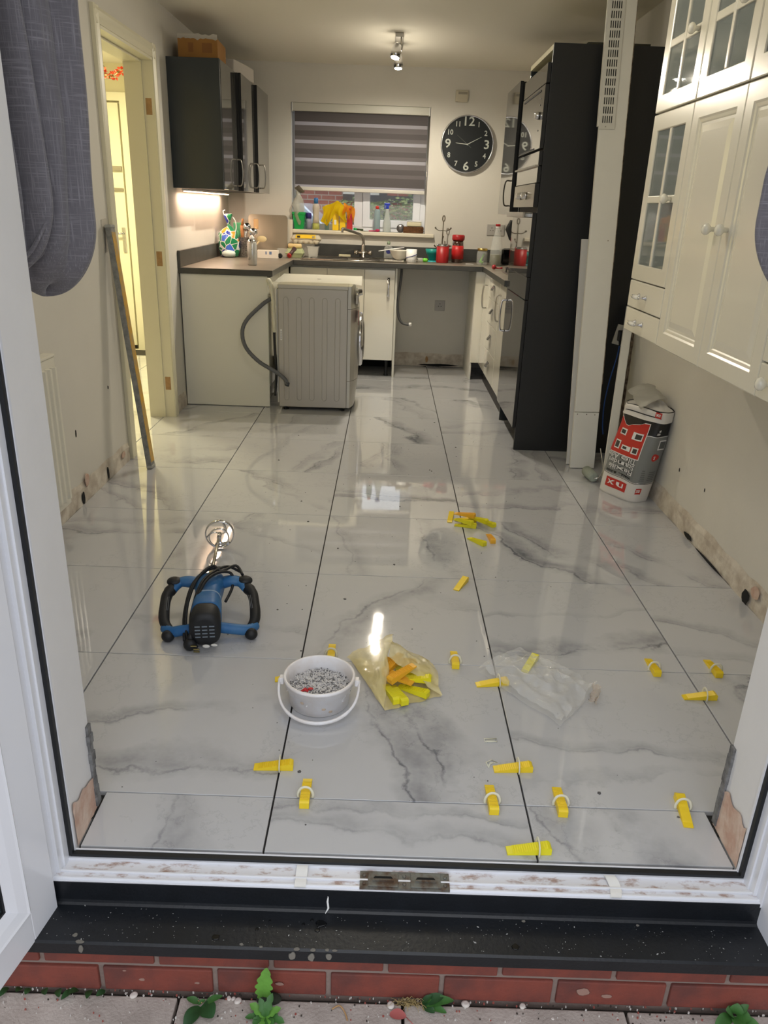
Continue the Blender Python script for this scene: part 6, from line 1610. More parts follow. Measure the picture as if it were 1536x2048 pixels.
# utensil pot
t = thing('utensil_pot', 'grey woven utensil pot full of ladles and wooden spoons', 'pot', (-0.935, 5.02, ZW))
mb = MB(); mb.lathe([(0.055, 0), (0.058, 0.004), (0.062, 0.145), (0.065, 0.148), (0.058, 0.148), (0.054, 0.010)], 32, cap1=False); pot = obj('pot_body', mb, mat('woven_grey', rgb(140, 134, 126), 0.7, bump=1.0, bscale=110, col2=rgb(84, 80, 76), vscale=110), t)
UG = 'cooking utensils standing in the grey pot'
def utensil(nm, lab, p0, p1, r0, head, m, hm=None):
    u_ = thing(nm, lab, 'utensil', (-0.935, 5.02, ZW+0.01), group=UG)
    mb = MB(); mb.tube([p0, Vector(p0).lerp(Vector(p1), .6), p1], [r0, r0*1.1, r0*1.3], 8); obj('handle', mb, m, u_)
    mb = MB(); P = Vector(p1)
    if head == 'pin': mb.tube([P, P+Vector((0.004, 0, 0.03)), P+Vector((0.007, 0, 0.05))], [0.012, 0.008, 0.010], 10)
    elif head == 'spoon': mb.ball(P, 0.040, 1.0, .25, .62, n=16, m=10)
    elif head == 'ladle': mb.ball(P, 0.035, 1.0, .7, .9, n=16, m=10)
    elif head == 'spatula': mb.box(P.x-0.018, P.x+0.020, P.y-0.004, P.y+0.004, P.z-0.012, P.z+0.062, bev=0.006)
    elif head == 'slice': mb.box(P.x-0.035, P.x+0.03, P.y-0.003, P.y+0.003, P.z-0.045, P.z+0.06, bev=0.004)
    obj('head', mb, hm or m, u_); return u_
M_wood = mat('spoon_wood', rgb(168, 112, 62), 0.6, var=.2, vscale=30); M_palew = mat('pale_wood', rgb(214, 196, 150), 0.6)
utensil('rolling_pin', 'slim brown wooden rolling pin, tallest in the utensil pot', (-0.01, 0, 0), (-0.005, -0.01, 0.225), 0.012, 'pin', M_wood)
utensil('serving_spoon', 'steel serving ladle left of centre in the utensil pot', (0.0, -0.02, 0), (0.030, -0.005, 0.215), 0.004, 'ladle', M_chrome)
utensil('ladle', 'steel round ladle leaning right in the utensil pot', (0.02, -0.025, 0), (0.088, -0.050, 0.180), 0.004, 'ladle', M_chrome)
utensil('wooden_spatula', 'pale wooden spatula at back of the utensil pot', (0.02, 0.02, 0), (0.100, 0.015, 0.215), 0.007, 'spatula', mat('spatula_wood', rgb(206, 168, 120), .6))
utensil('wooden_spoon', 'pale wooden spoon sticking out right of the utensil pot', (0.02, -0.02, 0.01), (0.150, -0.030, 0.130), 0.006, 'spoon', M_palew)
utensil('slice', 'green plastic slice at left of the utensil pot', (-0.03, 0.02, 0), (-0.045, 0.02, 0.185), 0.006, 'slice', mat('mint_plastic', rgb(84, 172, 128), .4))
# spray can
t = lathe_thing('spray_can', 'silver spray can with dark swirl design on left worktop', 'can', -0.722, 4.155, [
    ('can_body', [(0.030, 0), (0.0325, 0.004), (0.0325, 0.146), (0.030, 0.150)], mat('can_print', rgb(196, 196, 192), 0.25, metal=0.5, col2=rgb(70, 66, 74), vscale=26)),
    ('shoulder', [(0.0315, 0.150), (0.030, 0.156), (0.022, 0.168), (0.019, 0.170)], M_chrome),
    ('cap', [(0.0175, 0.170), (0.0175, 0.182), (0.010, 0.190), (0.006, 0.197)], M_white)])
for p_ in MATS['can_print'].node_tree.nodes:
    if p_.type == 'VALTORGB': p_.color_ramp.elements[0].position = 0.34; p_.color_ramp.elements[1].position = 0.40
lathe_thing('metal_bowl', 'small steel bowl behind spray can', 'bowl', -0.835, 4.80, [('bowl_body', [(0.022, 0), (0.024, 0.006), (0.045, 0.045), (0.048, 0.050), (0.044, 0.049), (0.022, 0.010)], M_steel)])
t = thing('small_box', 'low white cardboard box with blue marks on left worktop', 'box', (-0.735, 4.985, ZW), R(4))
mb = MB(); mb.box(-0.082, 0.082, -0.045, 0.045, 0, 0.058, bev=0.001); obj('carton', mb, mat('box_white', rgb(222, 216, 204), .6), t)
for x in (-0.012, 0.018, 0.027): mb = MB(); mb.box(x-0.006, x+0.004, -0.0458, -0.0448, 0.028, 0.050); obj('printed_mark', mb, mat('blue_print', rgb(96, 120, 158), .6), t)
for x in (-0.055, -0.07):
    for z in (0.015, 0.038): mb = MB(); mb.box(-0.0828, -0.0818, x+0.06-.004, x+0.06+.004, z-.005, z+.005); obj('printed_dot', mb, M_black, t)
t = thing('knob_plug', 'small black round plug beside the white box', 'plug', (-0.638, 4.975, ZW+0.020)); mb = MB(); mb.lathe([(0.014, -0.008), (0.019, -0.004), (0.019, 0.004), (0.014, 0.008)], 20, mtx=Matrix.Rotation(R(90), 4, 'X')); obj('disc', mb, M_black, t)
# chopping boards leaning on the wall
t = thing('chopping_board', 'large glass chopping board with rounded corners leaning on back wall', 'board', (-0.800, 5.405, ZW+0.002), rot=(R(-9), 0, 0))
mb = MB(); pl_pts = []
for cx_, cz_, a0 in ((0.165-.03, 0.03, -90), (0.165-.03, 0.36-.03, 0), (-0.165+.03, 0.36-.03, 90), (-0.165+.03, 0.03, 180)):
    for k in range(6): a = R(a0+18*k); pl_pts.append((cx_+0.03*math.cos(a), cz_+0.03*math.sin(a)))
mb.prism([(x, z*0.88) for x, z in pl_pts], 'y', -0.004, 0.004); obj('board', mb, mat('frosted_board', rgb(150, 140, 122), 0.3, metal=0.35, bump=.1), t)
t = thing('white_board', 'narrow white plastic chopping board behind the large one', 'board', (-0.640, 5.435, ZW+0.002), rot=(R(-7), 0, 0))
mb = MB(); mb.box(-0.045, 0.045, -0.004, 0.004, 0, 0.285, bev=0.003); obj('board', mb, mat('plastic_board', rgb(216, 208, 190), 0.5), t)
# tubs, cartons, egg box
def tub(name, label, x, y, w_, h, z=ZW):
    t = thing(name, label, 'tub', (x, y, z)); mb = MB(); a, b_ = w_*.38, w_*.5
    mb.loft([[(-a, -a, 0), (a, -a, 0), (a, a, 0), (-a, a, 0)], [(-b_, -b_, h), (b_, -b_, h), (b_, b_, h), (-b_, b_, h)], [(-b_-.004, -b_-.004, h), (b_+.004, -b_-.004, h), (b_+.004, b_+.004, h), (-b_-.004, b_+.004, h)], [(-b_-.004, -b_-.004, h+.003), (b_+.004, -b_-.004, h+.003), (b_+.004, b_+.004, h+.003), (-b_-.004, b_+.004, h+.003)]], cap1=False, smooth=False)
    obj('tub_body', mb, M_clearp, t); return t
tub('plastic_tub', 'small clear plastic tub right of the white box', -0.640, 5.17, 0.085, 0.062)
tub('plastic_tub', 'clear plastic tub between egg cartons and sink', -0.400, 5.245, 0.088, 0.082)
tub('plastic_tub', 'large clear tub carrying the egg box', -0.475, 5.40, 0.14, 0.095)
t = thing('green_carton', 'pale green moulded egg carton under a yellowish roll', 'carton', (-0.545, 5.19, ZW))
mb = MB(); mb.loft([[(-0.055, -0.05, 0), (0.055, -0.05, 0), (0.055, 0.05, 0), (-0.055, 0.05, 0)], [(-0.072, -0.06, 0.034), (0.072, -0.06, 0.034), (0.072, 0.06, 0.034), (-0.072, 0.06, 0.034)]], smooth=False); obj('tray', mb, mat('pulp_green', rgb(176, 184, 140), .9, bump=.4), t)
mb = MB(); mb.loft([[(-0.074, -0.062, 0.0345), (0.074, -0.062, 0.0345), (0.074, 0.062, 0.0345), (-0.074, 0.062, 0.0345)], [(-0.058, -0.048, 0.068), (0.058, -0.048, 0.068), (0.058, 0.048, 0.068), (-0.058, 0.048, 0.068)]], smooth=False); obj('lid', mb, MATS['pulp_green'], t)
t = thing('paper_roll', 'yellowish rolled packet lying on the green egg carton', 'roll', (-0.545, 5.185, ZW+0.0885)); mb = MB(); mb.tube([(-0.055, 0, 0), (-0.05, 0, 0), (0.05, 0, -0.001), (0.056, 0, -0.001)], [0.010, 0.019, 0.018, 0.010], 16); obj('roll_body', mb, mat('roll_cream', rgb(222, 196, 140), .6), t)
t = thing('red_torch', 'dark handle with red end standing before the green carton', 'torch', (-0.555, 5.075, ZW+0.047), rot=(R(32), 0, R(-25)))
mb = MB(); mb.tube([(0, -0.045, 0), (0, 0.0, 0), (0, 0.045, 0.0)], [0.016, 0.014, 0.019], 14); obj('grip', mb, mat('torch_dark', rgb(74, 50, 48), .4), t)
mb = MB(); mb.tube([(0, -0.057, 0), (0, -0.0455, 0)], [0.018, 0.019], 14); obj('red_ring', mb, mat('torch_red', rgb(176, 40, 36), .4), t)
t = thing('egg_box', 'grey egg box with yellow label stacked on the clear tub', 'egg box', (-0.470, 5.36, ZW+0.100))
mb = MB(); rings = []
def eb(z, hx, hy, lob):
    pts = []
    for k in range(48):
        a = 2*math.pi*k/48; ca, sa = math.cos(a), math.sin(a); e = 0.35
        pts.append((hx*math.copysign(abs(ca)**e, ca)*(1+0*lob), hy*math.copysign(abs(sa)**e, sa)*(1+lob*0.12*math.cos(a*24)), z))
    return pts
mb.loft([eb(0, 0.10, 0.040, 1), eb(0.012, 0.108, 0.046, 1), eb(0.036, 0.126, 0.056, .3)]); obj('tray', mb, mat('pulp_grey', rgb(200, 190, 166), .9, bump=.4), t)
for k in range(5):
    mb = MB(); mb.ball((-0.088+0.044*k, -0.046, 0.016), 0.018, 1, .7, 1.0, n=12, m=8); obj('cup', mb, MATS['pulp_grey'], t)
mb = MB(); mb.loft([eb(0.0365, 0.128, 0.058, 0), eb(0.042, 0.127, 0.057, 0), eb(0.068, 0.108, 0.044, 0), eb(0.071, 0.10, 0.038, 0)]); obj('lid', mb, MATS['pulp_grey'], t)
mb = MB(); mb.quad((-0.085, -0.0600, 0.045), (0.085, -0.0600, 0.045), (0.080, -0.0470, 0.0705), (-0.080, -0.0470, 0.0705)); mb.quad((-0.080, -0.0470, 0.0712), (0.080, -0.0470, 0.0712), (0.080, 0.036, 0.0722), (-0.080, 0.036, 0.0722)); obj('yellow_label', mb, mat('label_yellow', rgb(238, 196, 30), .5), t)
for x0, x1 in ((-0.070, -0.045), (0.055, 0.075)): mb = MB(); mb.quad((x0, -0.0590, 0.0495), (x1, -0.0590, 0.0495), (x1, -0.0510, 0.0650), (x0, -0.0510, 0.0650)); obj('label_print', mb, M_black if x0 < 0 else mat('label_grey', rgb(150, 140, 110), .6), t)
# right of the sink
t = thing('sponge', 'pale rectangular sponge lying behind the sink bowl', 'sponge', (-0.150, 5.44, ZW+0.001)); mb = MB(); mb.box(-0.05, 0.05, -0.025, 0.025, 0, 0.022, bev=0.004); obj('foam', mb, mat('sponge_cream', rgb(206, 198, 166), .95, bump=.8, bscale=200), t)
t = thing('washing_up_bottle', 'clear washing-up liquid bottle with blue label behind white bowl', 'bottle', (0.222, 5.44, ZW+0.001))
mb = MB(); mb.loft([[(0.040*s_*math.cos(a), 0.022*s_*math.sin(a), z) for a in [2*math.pi*k/24 for k in range(24)]] for z, s_ in ((0, .9), (0.004, 1), (0.07, 1.0), (0.09, .9), (0.105, .5), (0.115, .3))]); obj('bottle_body', mb, M_clear, t)
mb = MB(); mb.lathe([(0.013, 0.115), (0.014, 0.13), (0.008, 0.142)], 14); obj('cap', mb, mat('cap_sage', rgb(150, 166, 140), .5), t)
mb = MB(); mb.lathe([(0.020, 0), (0.020, 0.002)], 20, (0, -0.0215, 0.060), Matrix.Rotation(R(90), 4, 'X')@Matrix.Scale(1, 4)); obj('label', mb, mat('label_navy', rgb(36, 40, 110), .4), t)
t = thing('mixing_bowl', 'white bowl with utensil handle across it right of the sink', 'bowl', (0.318, 5.25, ZW+0.0075))
mb = MB(); mb.lathe([(0.040, 0), (0.042, 0.004), (0.070, 0.030), (0.088, 0.072), (0.090, 0.075), (0.086, 0.074), (0.066, 0.032), (0.038, 0.008)], 36, cap1=False); obj('bowl_body', mb, mat('bowl_white', rgb(216, 212, 200), .25), t)
t = thing('spoon', 'white plastic spoon resting in the white bowl', 'spoon', (0.25, 5.22, ZW+0.068)); mb = MB(); mb.tube([(-0.11, 0, 0.002), (0.0, 0, 0.022), (0.10, 0.02, 0.036)], [(0.010, 0.004)]*3, 8); obj('spoon_body', mb, M_white, t)
lathe_thing('white_cup', 'white enamel cup with blue stripe beside the bowl', 'cup', 0.410, 5.115, [('cup_body', [(0.040, 0), (0.042, 0.002), (0.043, 0.100), (0.040, 0.100), (0.038, 0.006)], M_white)])
cupt = bpy.data.objects['white_cup']; mb = MB(); mb.tube([(0.0435*math.cos(a), 0.0435*math.sin(a), 0.045+0.006*math.sin(a*1.5)+0.012*(a+3.0)) for a in [(-3.0+2.8*k/20) for k in range(21)]], (0.003, 0.0012), 6) if False else mb.tube([(0.0432*math.cos(a), 0.0432*math.sin(a), 0.030+0.012*(a+3.0)) for a in [(-3.0+2.8*k/20) for k in range(21)]], 0.0028, 6); obj('stripe', mb, mat('cup_blue', rgb(54, 62, 130), .4), cupt)
t = thing('green_brush', 'clear plastic brush with lime green end lying on worktop', 'brush', (0.495, 5.175, ZW+0.0165)); mb = MB(); mb.tube([(-0.055, 0, 0), (0.012, 0, 0)], [(0.016, .016)]*2, 12); obj('tube', mb, M_clearp, t); mb = MB(); mb.tube([(0.0125, 0, 0), (0.02, 0, 0), (0.045, -0.004, 0), (0.052, -0.005, 0)], [0.012, 0.016, 0.015, 0.008], 12); obj('lime_end', mb, mat('lime', rgb(120, 214, 60), .4), t)
lathe_thing('teal_funnel', 'teal folding silicone funnel behind red canister', 'funnel', 0.588, 5.27, [('base', [(0.050, 0), (0.052, 0.003), (0.030, 0.010)], mat('teal_light', rgb(60, 170, 176), .4)), ('cone', [(0.026, 0.011), (0.034, 0.030), (0.037, 0.031), (0.047, 0.060), (0.050, 0.061), (0.060, 0.100), (0.057, 0.100), (0.030, 0.035)], mat('teal', rgb(22, 140, 132), .4))])
lathe_thing('red_canister', 'red canister with steel rim in front of the mug tree', 'canister', 0.666, 5.190, [('canister_body', [(0.050, 0), (0.051, 0.002), (0.051, 0.128)], mat('red_enamel', rgb(160, 28, 30), .4)), ('steel_rim', [(0.0515, 0.1285), (0.0515, 0.143), (0.048, 0.143), (0.046, 0.130)], M_chrome)])
t = thing('mug_tree', 'wrought iron mug tree standing behind red canister', 'mug tree', (0.672, 5.405, ZW)); M_iron = mat('aged_iron', rgb(104, 96, 82), .45, metal=.6)
mb = MB(); mb.lathe([(0.055, 0), (0.055, 0.004), (0.012, 0.010)], 24); obj('base', mb, M_iron, t)
mb = MB(); mb.tube([(0, 0, 0.01), (0, 0, 0.21), (0.002, 0, 0.32)], [0.0045, 0.005, 0.0045], 8); mb.tube([(0.002+0.010*math.sin(a), 0, 0.338-0.022*math.cos(a)) for a in [2*math.pi*k/16 for k in range(17)]], 0.0045, 8); obj('stem', mb, M_iron, t)
for z, spn in ((0.245, 1), (0.245, -1), (0.105, 1), (0.105, -1), (0.175, 1)):
    mb = MB(); L_ = 0.068; yy = (-0.02 if z != 0.175 else 0.06); xs_ = (1 if z != 0.175 else .15)
    mb.tube(smoothpath([(0, 0, z), (spn*xs_*L_*.4, yy*.4, z-0.003), (spn*xs_*L_*.8, yy*.8, z+0.008), (spn*xs_*L_, yy, z+0.024)], 4), [0.003]*9+[0.005, 0.006, 0.007, 0.004], 8); obj('arm', mb, M_iron, t)
lathe_thing('coffee_jar', 'glass coffee jar with red lid and red label', 'jar', 0.795, 5.270, [('jar_body', [(0.044, 0), (0.048, 0.005), (0.050, 0.09), (0.046, 0.14), (0.044, 0.175)], mat('coffee_glass', rgb(66, 40, 30), 0.08, coat=1)), ('label', [(0.0505, 0.03), (0.0508, 0.09), (0.0470, 0.135)], mat('label_red', rgb(196, 36, 36), .4)), ('lid', [(0.048, 0.1755), (0.052, 0.182), (0.052, 0.212), (0.045, 0.218)], MATS['red_enamel'])])
t = lathe_thing('spice_jar', 'small clear jar with gold lid and green packet inside', 'jar', 0.985, 5.130, [('jar_body', [(0.038, 0), (0.043, 0.006), (0.044, 0.085), (0.036, 0.108)], M_clear), ('gold_lid', [(0.040, 0.1085), (0.041, 0.110), (0.041, 0.124), (0.038, 0.126)], mat('gold_lid_m', rgb(200, 172, 96), .3, metal=1))])
mb = MB(); mb.tube([(0.015, 0, 0.085), (0.0, 0, 0.05), (-0.012, 0, 0.025), (0.01, 0, 0.016)], [0.005, 0.006, 0.012, 0.014], 8); obj('green_packet', mb, mat('packet_green', rgb(120, 190, 60), .5), t)
lathe_thing('oil_bottle', 'tall clear oil bottle with red cap on right worktop', 'bottle', 1.092, 5.105, [('oil', [(0.042, 0.002), (0.045, 0.006), (0.045, 0.085)], mat('olive_oil', rgb(74, 70, 20), .1, coat=1)), ('bottle_body', [(0.044, 0), (0.048, 0.004), (0.048, 0.11), (0.042, 0.165), (0.036, 0.20), (0.022, 0.25), (0.019, 0.285)], M_clear), ('neck_ring', [(0.0195, 0.2855), (0.0195, 0.296)], M_white), ('cap', [(0.0190, 0.2965), (0.0190, 0.314), (0.017, 0.315)], MATS['red_enamel'])])
t = thing('toaster', 'black rounded toaster in the right worktop corner', 'toaster', (1.235, 5.27, ZW)); mb = MB(); mb.box(-0.09, 0.09, -0.075, 0.075, 0.004, 0.125, bev=0.022); obj('toaster_body', mb, M_blackgloss, t); mb = MB(); mb.box(-0.06, 0.06, -0.03, -0.015, 0.1245, 0.1262); mb.box(-0.06, 0.06, 0.015, 0.03, 0.1245, 0.1262); obj('toast_slot', mb, M_chrome, t); mb = MB(); mb.box(-0.07, 0.07, -0.06, 0.06, 0, 0.0055); obj('feet', mb, M_black, t)
t = thing('red_gadget', 'small red kitchen gadget on the right worktop before the hob', 'gadget', (1.020, 4.60, ZW+0.001)); mb = MB(); mb.ball((0, 0, 0.018), 0.018, .95, 1, 1, n=12, m=8, fn=lambda p: Vector((p.x, p.y, max(0, p.z)))); mb.tube([(0.012, 0, 0.012), (0.045, -0.01, 0.010), (0.062, -0.012, 0.014)], [0.006, 0.005, 0.008], 8); obj('gadget_body', mb, mat('dark_red', rgb(150, 28, 36), .4), t)
t = thing('white_strip', 'flat white strip lying by the coffee jar', 'strip', (0.885, 5.10, ZW+0.0005)); mb = MB(); mb.box(-0.032, 0.032, -0.008, 0.008, 0, 0.004, bev=.001); obj('strip_body', mb, M_white, t)
t = thing('oven_glove', 'black oven glove hanging on back wall behind the tall housing', 'oven glove', (1.262, 5.485, 1.09)); mb = MB()
mb.loft([[(0.04*w_*math.cos(a)+dx, -0.004+0.012*math.sin(a)*1.0-0.006, z) for a in [2*math.pi*k/16 for k in range(16)]] for z, w_, dx in ((0, .4, .01), (0.01, .7, .008), (0.05, 0.95, 0.0), (0.09, 1.15, -.012), (0.115, 1.0, -.010), (0.15, .8, .0), (0.165, .7, 0.002))]); obj('glove_body', mb, M_black, t)

# ------------------------------------------------------------------ things on the window sill
ZS = WZ0+0.0015
t = thing('green_tub', 'bright green square bin at left end of the window sill', 'tub', (-0.545, 5.522, ZS))
mb = MB(); mb.loft([[(sx*a, sy*a, z) for sx, sy in ((-1, -1), (1, -1), (1, 1), (-1, 1))] for z, a in ((0, .036), (0.115, .050), (0.116, .054), (0.134, .055), (0.1345, .050), (0.01, .034))], cap1=False, smooth=False); obj('tub_body', mb, mat('bright_green', rgb(16, 160, 76), .35), t)
t = thing('bread_bag', 'clear crumpled plastic packaging standing in the green tub', 'packaging', (-0.545, 5.488, ZS+0.03)); mb = MB()
mb.loft([[crump(9, .022)(Vector((r_*math.cos(a)+dx, r_*.8*math.sin(a)*(1+.2*math.cos(3*a)), z))) for a in [2*math.pi*k/22 for k in range(22)]] for z, r_, dx in ((0.0, .020, 0), (0.08, .030, 0), (0.12, .047, 0), (0.16, .050, -.005), (0.20, .036, -.006), (0.235, .020, -.004), (0.26, .026, .0), (0.285, .016, 0.006))]); obj('film', mb, film('sill_film', rgb(200, 198, 184), .5, .12), t)
mb = MB(); mb.quad((-0.035, -0.02, 0.29), (0.005, -0.025, 0.315), (0.055, -0.03, 0.262), (0.02, -0.02, 0.25)); bmesh.ops.solidify(mb.bm, geom=mb.bm.faces[:], thickness=.002); obj('tag', mb, mat('tag_taupe', rgb(130, 122, 104), .5), t)
def bottle(name, label, x, y, parts, cat='bottle'): return lathe_thing(name, label, cat, x, y, parts, ZS)
bottle('purple_bottle', 'purple and white bottle beside green tub on the sill', -0.470, 5.56, [('bottle_body', [(0.026, 0), (0.027, 0.06), (0.024, 0.085)], mat('lilac', rgb(150, 150, 172), .3)), ('purple_cap', [(0.025, 0.0855), (0.025, 0.125), (0.020, 0.132)], mat('purple', rgb(60, 44, 120), .3))])
bottle('sauce_bottle', 'tall pale bottle with blue cap and yellow-green base', -0.405, 5.545, [('liquid', [(0.030, 0.001), (0.030, 0.050)], mat('lime_liquid', rgb(176, 178, 92), .2)), ('bottle_body', [(0.0305, 0.0505), (0.025, 0.10), (0.026, 0.14), (0.030, 0.155), (0.030, 0.185), (0.020, 0.205)], mat('milky_plastic', rgb(196, 186, 172), .3)), ('blue_cap', [(0.0185, 0.2055), (0.0185, 0.245), (0.014, 0.252)], mat('cap_blue', rgb(50, 110, 170), .3))])
bottle('teal_bottle', 'small teal bottle under the yellow cloth on the sill', -0.312, 5.55, [('bottle_body', [(0.019, 0), (0.020, 0.08), (0.014, 0.10)], mat('teal_dull', rgb(110, 140, 136), .3)), ('neck', [(0.012, 0.1005), (0.010, 0.15), (0.014, 0.165)], M_white)])
for nm, lab, x, w_, h, m_ in (('yellow_carton', 'yellow cleaning carton under the cloth, left of its pair', -0.238, 0.026, 0.155, mat('carton_yellow', rgb(238, 200, 20), .4)), ('yellow_carton', 'yellow cleaning carton under the cloth, right of its pair', -0.178, 0.024, 0.140, MATS['carton_yellow']), ('red_carton', 'red carton standing at the window mullion', -0.118, 0.024, 0.180, mat('carton_red', rgb(186, 40, 40), .4))):
    t = thing(nm, lab, 'carton', (x, 5.56, ZS)); mb = MB(); mb.box(-w_, w_, -0.02, 0.02, 0, h, bev=.002); obj('carton_body', mb, m_, t)
    if x == -0.238: mb = MB(); mb.box(-0.012, 0.006, -0.0212, -0.0202, 0.045, 0.082); obj('printed_panel', mb, M_white, t)
# draped cloths
def cloth(name, label, m, cx_, cy_, ztop, fn, nu=36, nv=30):
    mb = MB(); mb.grid(fn, nu, nv); bmesh.ops.solidify(mb.bm, geom=mb.bm.faces[:], thickness=0.0025)
    o = obj(name, mb, m, None, (cx_, cy_, ztop)); tag(o, label, 'cloth'); return o
def dr1(u, v):
    # front of cloth hangs in a point
    w_ = (u-.5)*0.205; drop = v
    edge = 0.10+0.075*max(0, 1-abs(u-.27)*3.2)+0.03*max(0, 1-abs(u-.95)*5)
    top = -0.052*abs(u-.55)**1.1*2.0
    z = top-edge*drop
    y = -0.028-0.018*math.sin(u*17+v*1.5)*v-0.010*v+0.03*(1-v)**3
    return Vector((w_+0.012*math.sin(v*4+u*3), y, z+0.004*math.sin(u*13)))
cloth('duster', 'bright yellow duster draped over the cartons on window sill', mat('duster_yellow', rgb(236, 206, 16), .9, bump=.3, bscale=160), -0.250, 5.553, ZS+0.232, dr1)
def dr2(u, v):
    w_ = (u-.5)*0.095
    edge = 0.085+0.03*math.sin(u*14)
    return Vector((w_+0.006*math.sin(v*5), -0.020-0.012*math.sin(u*20+v*2)*v+0.03*(1-v)**3, -0.035*u-edge*v+0.004*math.sin(u*11)))
cloth('rubber_glove', 'orange rubber glove draped beside the yellow duster', mat('glove_orange', rgb(240, 160, 24), .6), -0.126, 5.548, ZS+0.220, dr2, 24, 20)
bottle('washing_liquid', 'pale blue bottle with red cap on sill before the opening pane', 0.115, 5.540, [('bottle_body', [(0.028, 0), (0.029, 0.004), (0.026, 0.07), (0.029, 0.12), (0.024, 0.165), (0.014, 0.180)], mat('pale_blue_plastic', rgb(150, 172, 178), .15, alpha=.85)), ('red_cap', [(0.0145, 0.1805), (0.0145, 0.200), (0.009, 0.206)], mat('cap_red', rgb(206, 52, 36), .4))])
t = bottle('spray_bottle', 'clear spray bottle with bright blue trigger head on sill', 0.200, 5.540, [('bottle_body', [(0.034, 0), (0.035, 0.004), (0.034, 0.07), (0.026, 0.11), (0.017, 0.155), (0.013, 0.185)], mat('frosted_clear', rgb(206, 214, 210), .12, alpha=.55)), ('collar', [(0.0145, 0.1855), (0.0145, 0.196)], mat('trigger_blue', rgb(16, 50, 180), .3))])
mb = MB(); mb.box(-0.012, 0.014, -0.012, 0.012, 0.1965, 0.212, bev=.003); mb.box(-0.026, 0.022, -0.011, 0.011, 0.212, 0.232, bev=.004); mb.box(-0.026, -0.018, -0.006, 0.006, 0.185, 0.213, bev=.002); obj('trigger_head', mb, MATS['trigger_blue'], t)
t = thing('trinket', 'round dark metal trinket leaning on sill right of spray bottle', 'trinket', (0.318, 5.545, ZS+0.034)); mb = MB(); mb.lathe([(0.034, 0), (0.034, 0.008), (0.026, 0.010), (0.012, 0.014)], 24, mtx=Matrix.Rotation(R(80), 4, 'X')); obj('disc', mb, mat('pewter', rgb(96, 92, 92), .3, metal=.7), t)
t = thing('wicker_tray', 'brown woven basket tray at right end of the sill', 'basket', (0.428, 5.545, ZS)); mb = MB()
for k in range(5): mb.tube([((0.082+.003*(k % 2))*math.copysign(abs(math.cos(a))**.6, math.cos(a)), 0.042*math.copysign(abs(math.sin(a))**.6, math.sin(a)), 0.006+0.010*k) for a in [2*math.pi*j/28 for j in range(29)]], 0.006, 6)
mb.box(-0.078, 0.078, -0.038, 0.038, 0.0, 0.006); obj('weave', mb, mat('wicker', rgb(112, 72, 34), .7, bump=.8, bscale=120, var=.4, vscale=60), t)
t = thing('butter_dish', 'cream plastic box resting on the woven basket tray', 'box', (0.432, 5.545, ZS+0.053)); mb = MB(); mb.box(-0.062, 0.062, -0.034, 0.034, 0, 0.036, bev=.008); obj('box_body', mb, mat('cream_plastic', rgb(214, 208, 176), .4), t); mb = MB(); mb.box(-0.064, 0.064, -0.036, 0.036, 0.0365, 0.046, bev=.004); obj('lid', mb, M_white, t)
t = thing('green_torch', 'small green torch lying at the mullion on sill', 'torch', (-0.055, 5.53, ZS+0.0135)); mb = MB(); mb.tube([(-0.028, 0, 0), (-0.006, 0, 0), (0.0, 0, 0)], [0.013, 0.013, 0.010], 14); obj('head', mb, MATS['bright_green'], t); mb = MB(); mb.tube([(0.0005, 0, 0), (0.055, 0, -0.003)], [0.009, 0.008], 10); obj('barrel', mb, mat('olive_barrel', rgb(56, 70, 36), .5), t)
t = thing('white_dish', 'flat white soap dish on the sill below green torch', 'dish', (-0.075, 5.490, ZS)); mb = MB(); mb.box(-0.05, 0.05, -0.014, 0.014, 0, 0.007, bev=.002); obj('dish_body', mb, M_white, t)
t = thing('pink_brush', 'pink scrubbing brush on sill before the blue bottle', 'brush', (0.108, 5.490, ZS)); mb = MB(); mb.ball((0.015, 0, 0.012), 0.016, 1.2, .8, .75, fn=lambda p: Vector((p.x, p.y, max(0, p.z)))); mb.tube([(0.0, 0, 0.008), (-0.06, 0.004, 0.006)], [0.005, 0.004], 8); obj('brush_body', mb, mat('magenta', rgb(190, 40, 90), .4), t)

# ------------------------------------------------------------------ on top of the wall cupboards
t = thing('cardboard_box', 'open brown cardboard box with torn white top on the cupboard', 'box', (-0.965, 3.98, 2.1055), R(2)); M_card = mat('cardboard', rgb(158, 112, 54), .8, var=.12, vscale=8)
mb = MB(); mb.box(-0.118, 0.118, -0.15, 0.15, 0, 0.112, bev=.002); obj('carton', mb, M_card, t)
mb = MB(); mb.grid(lambda u, v: Vector((-0.118+0.236*u, -0.1515-0.001*v, 0.112+0.030*v*(0.6+.5*nz3(u*7, 2, 1))-0.022*(1-v)*max(0, .3+nz3(u*9, 5, 3)))), 24, 3, smooth=False); bmesh.ops.solidify(mb.bm, geom=mb.bm.faces[:], thickness=.002); obj('torn_flap', mb, mat('torn_white', rgb(226, 222, 214), .9), t)
for x in (-0.03, 0.03): mb = MB(); mb.box(x-0.026 if x < 0 else x-0.004, x+0.004 if x < 0 else x+0.055, -0.1512, -0.1502, 0.035, 0.085); obj('tape_mark', mb, mat('card_dark', rgb(132, 88, 40), .7), t)
t = thing('white_packet', 'crumpled white paper packet on the second dark cupboard', 'packet', (-0.895, 4.55, 2.1055), R(-8)); mb = MB(); mb.box(-0.09, 0.09, -0.22, 0.22, 0, 0.085, bev=.006)
for v in mb.bm.verts: v.co += Vector((0.012*nz3(v.co.x*9, v.co.y*9, v.co.z*9), 0, (0.02*nz3(v.co.x*7, v.co.y*7, 5) if v.co.z > .01 else 0)))
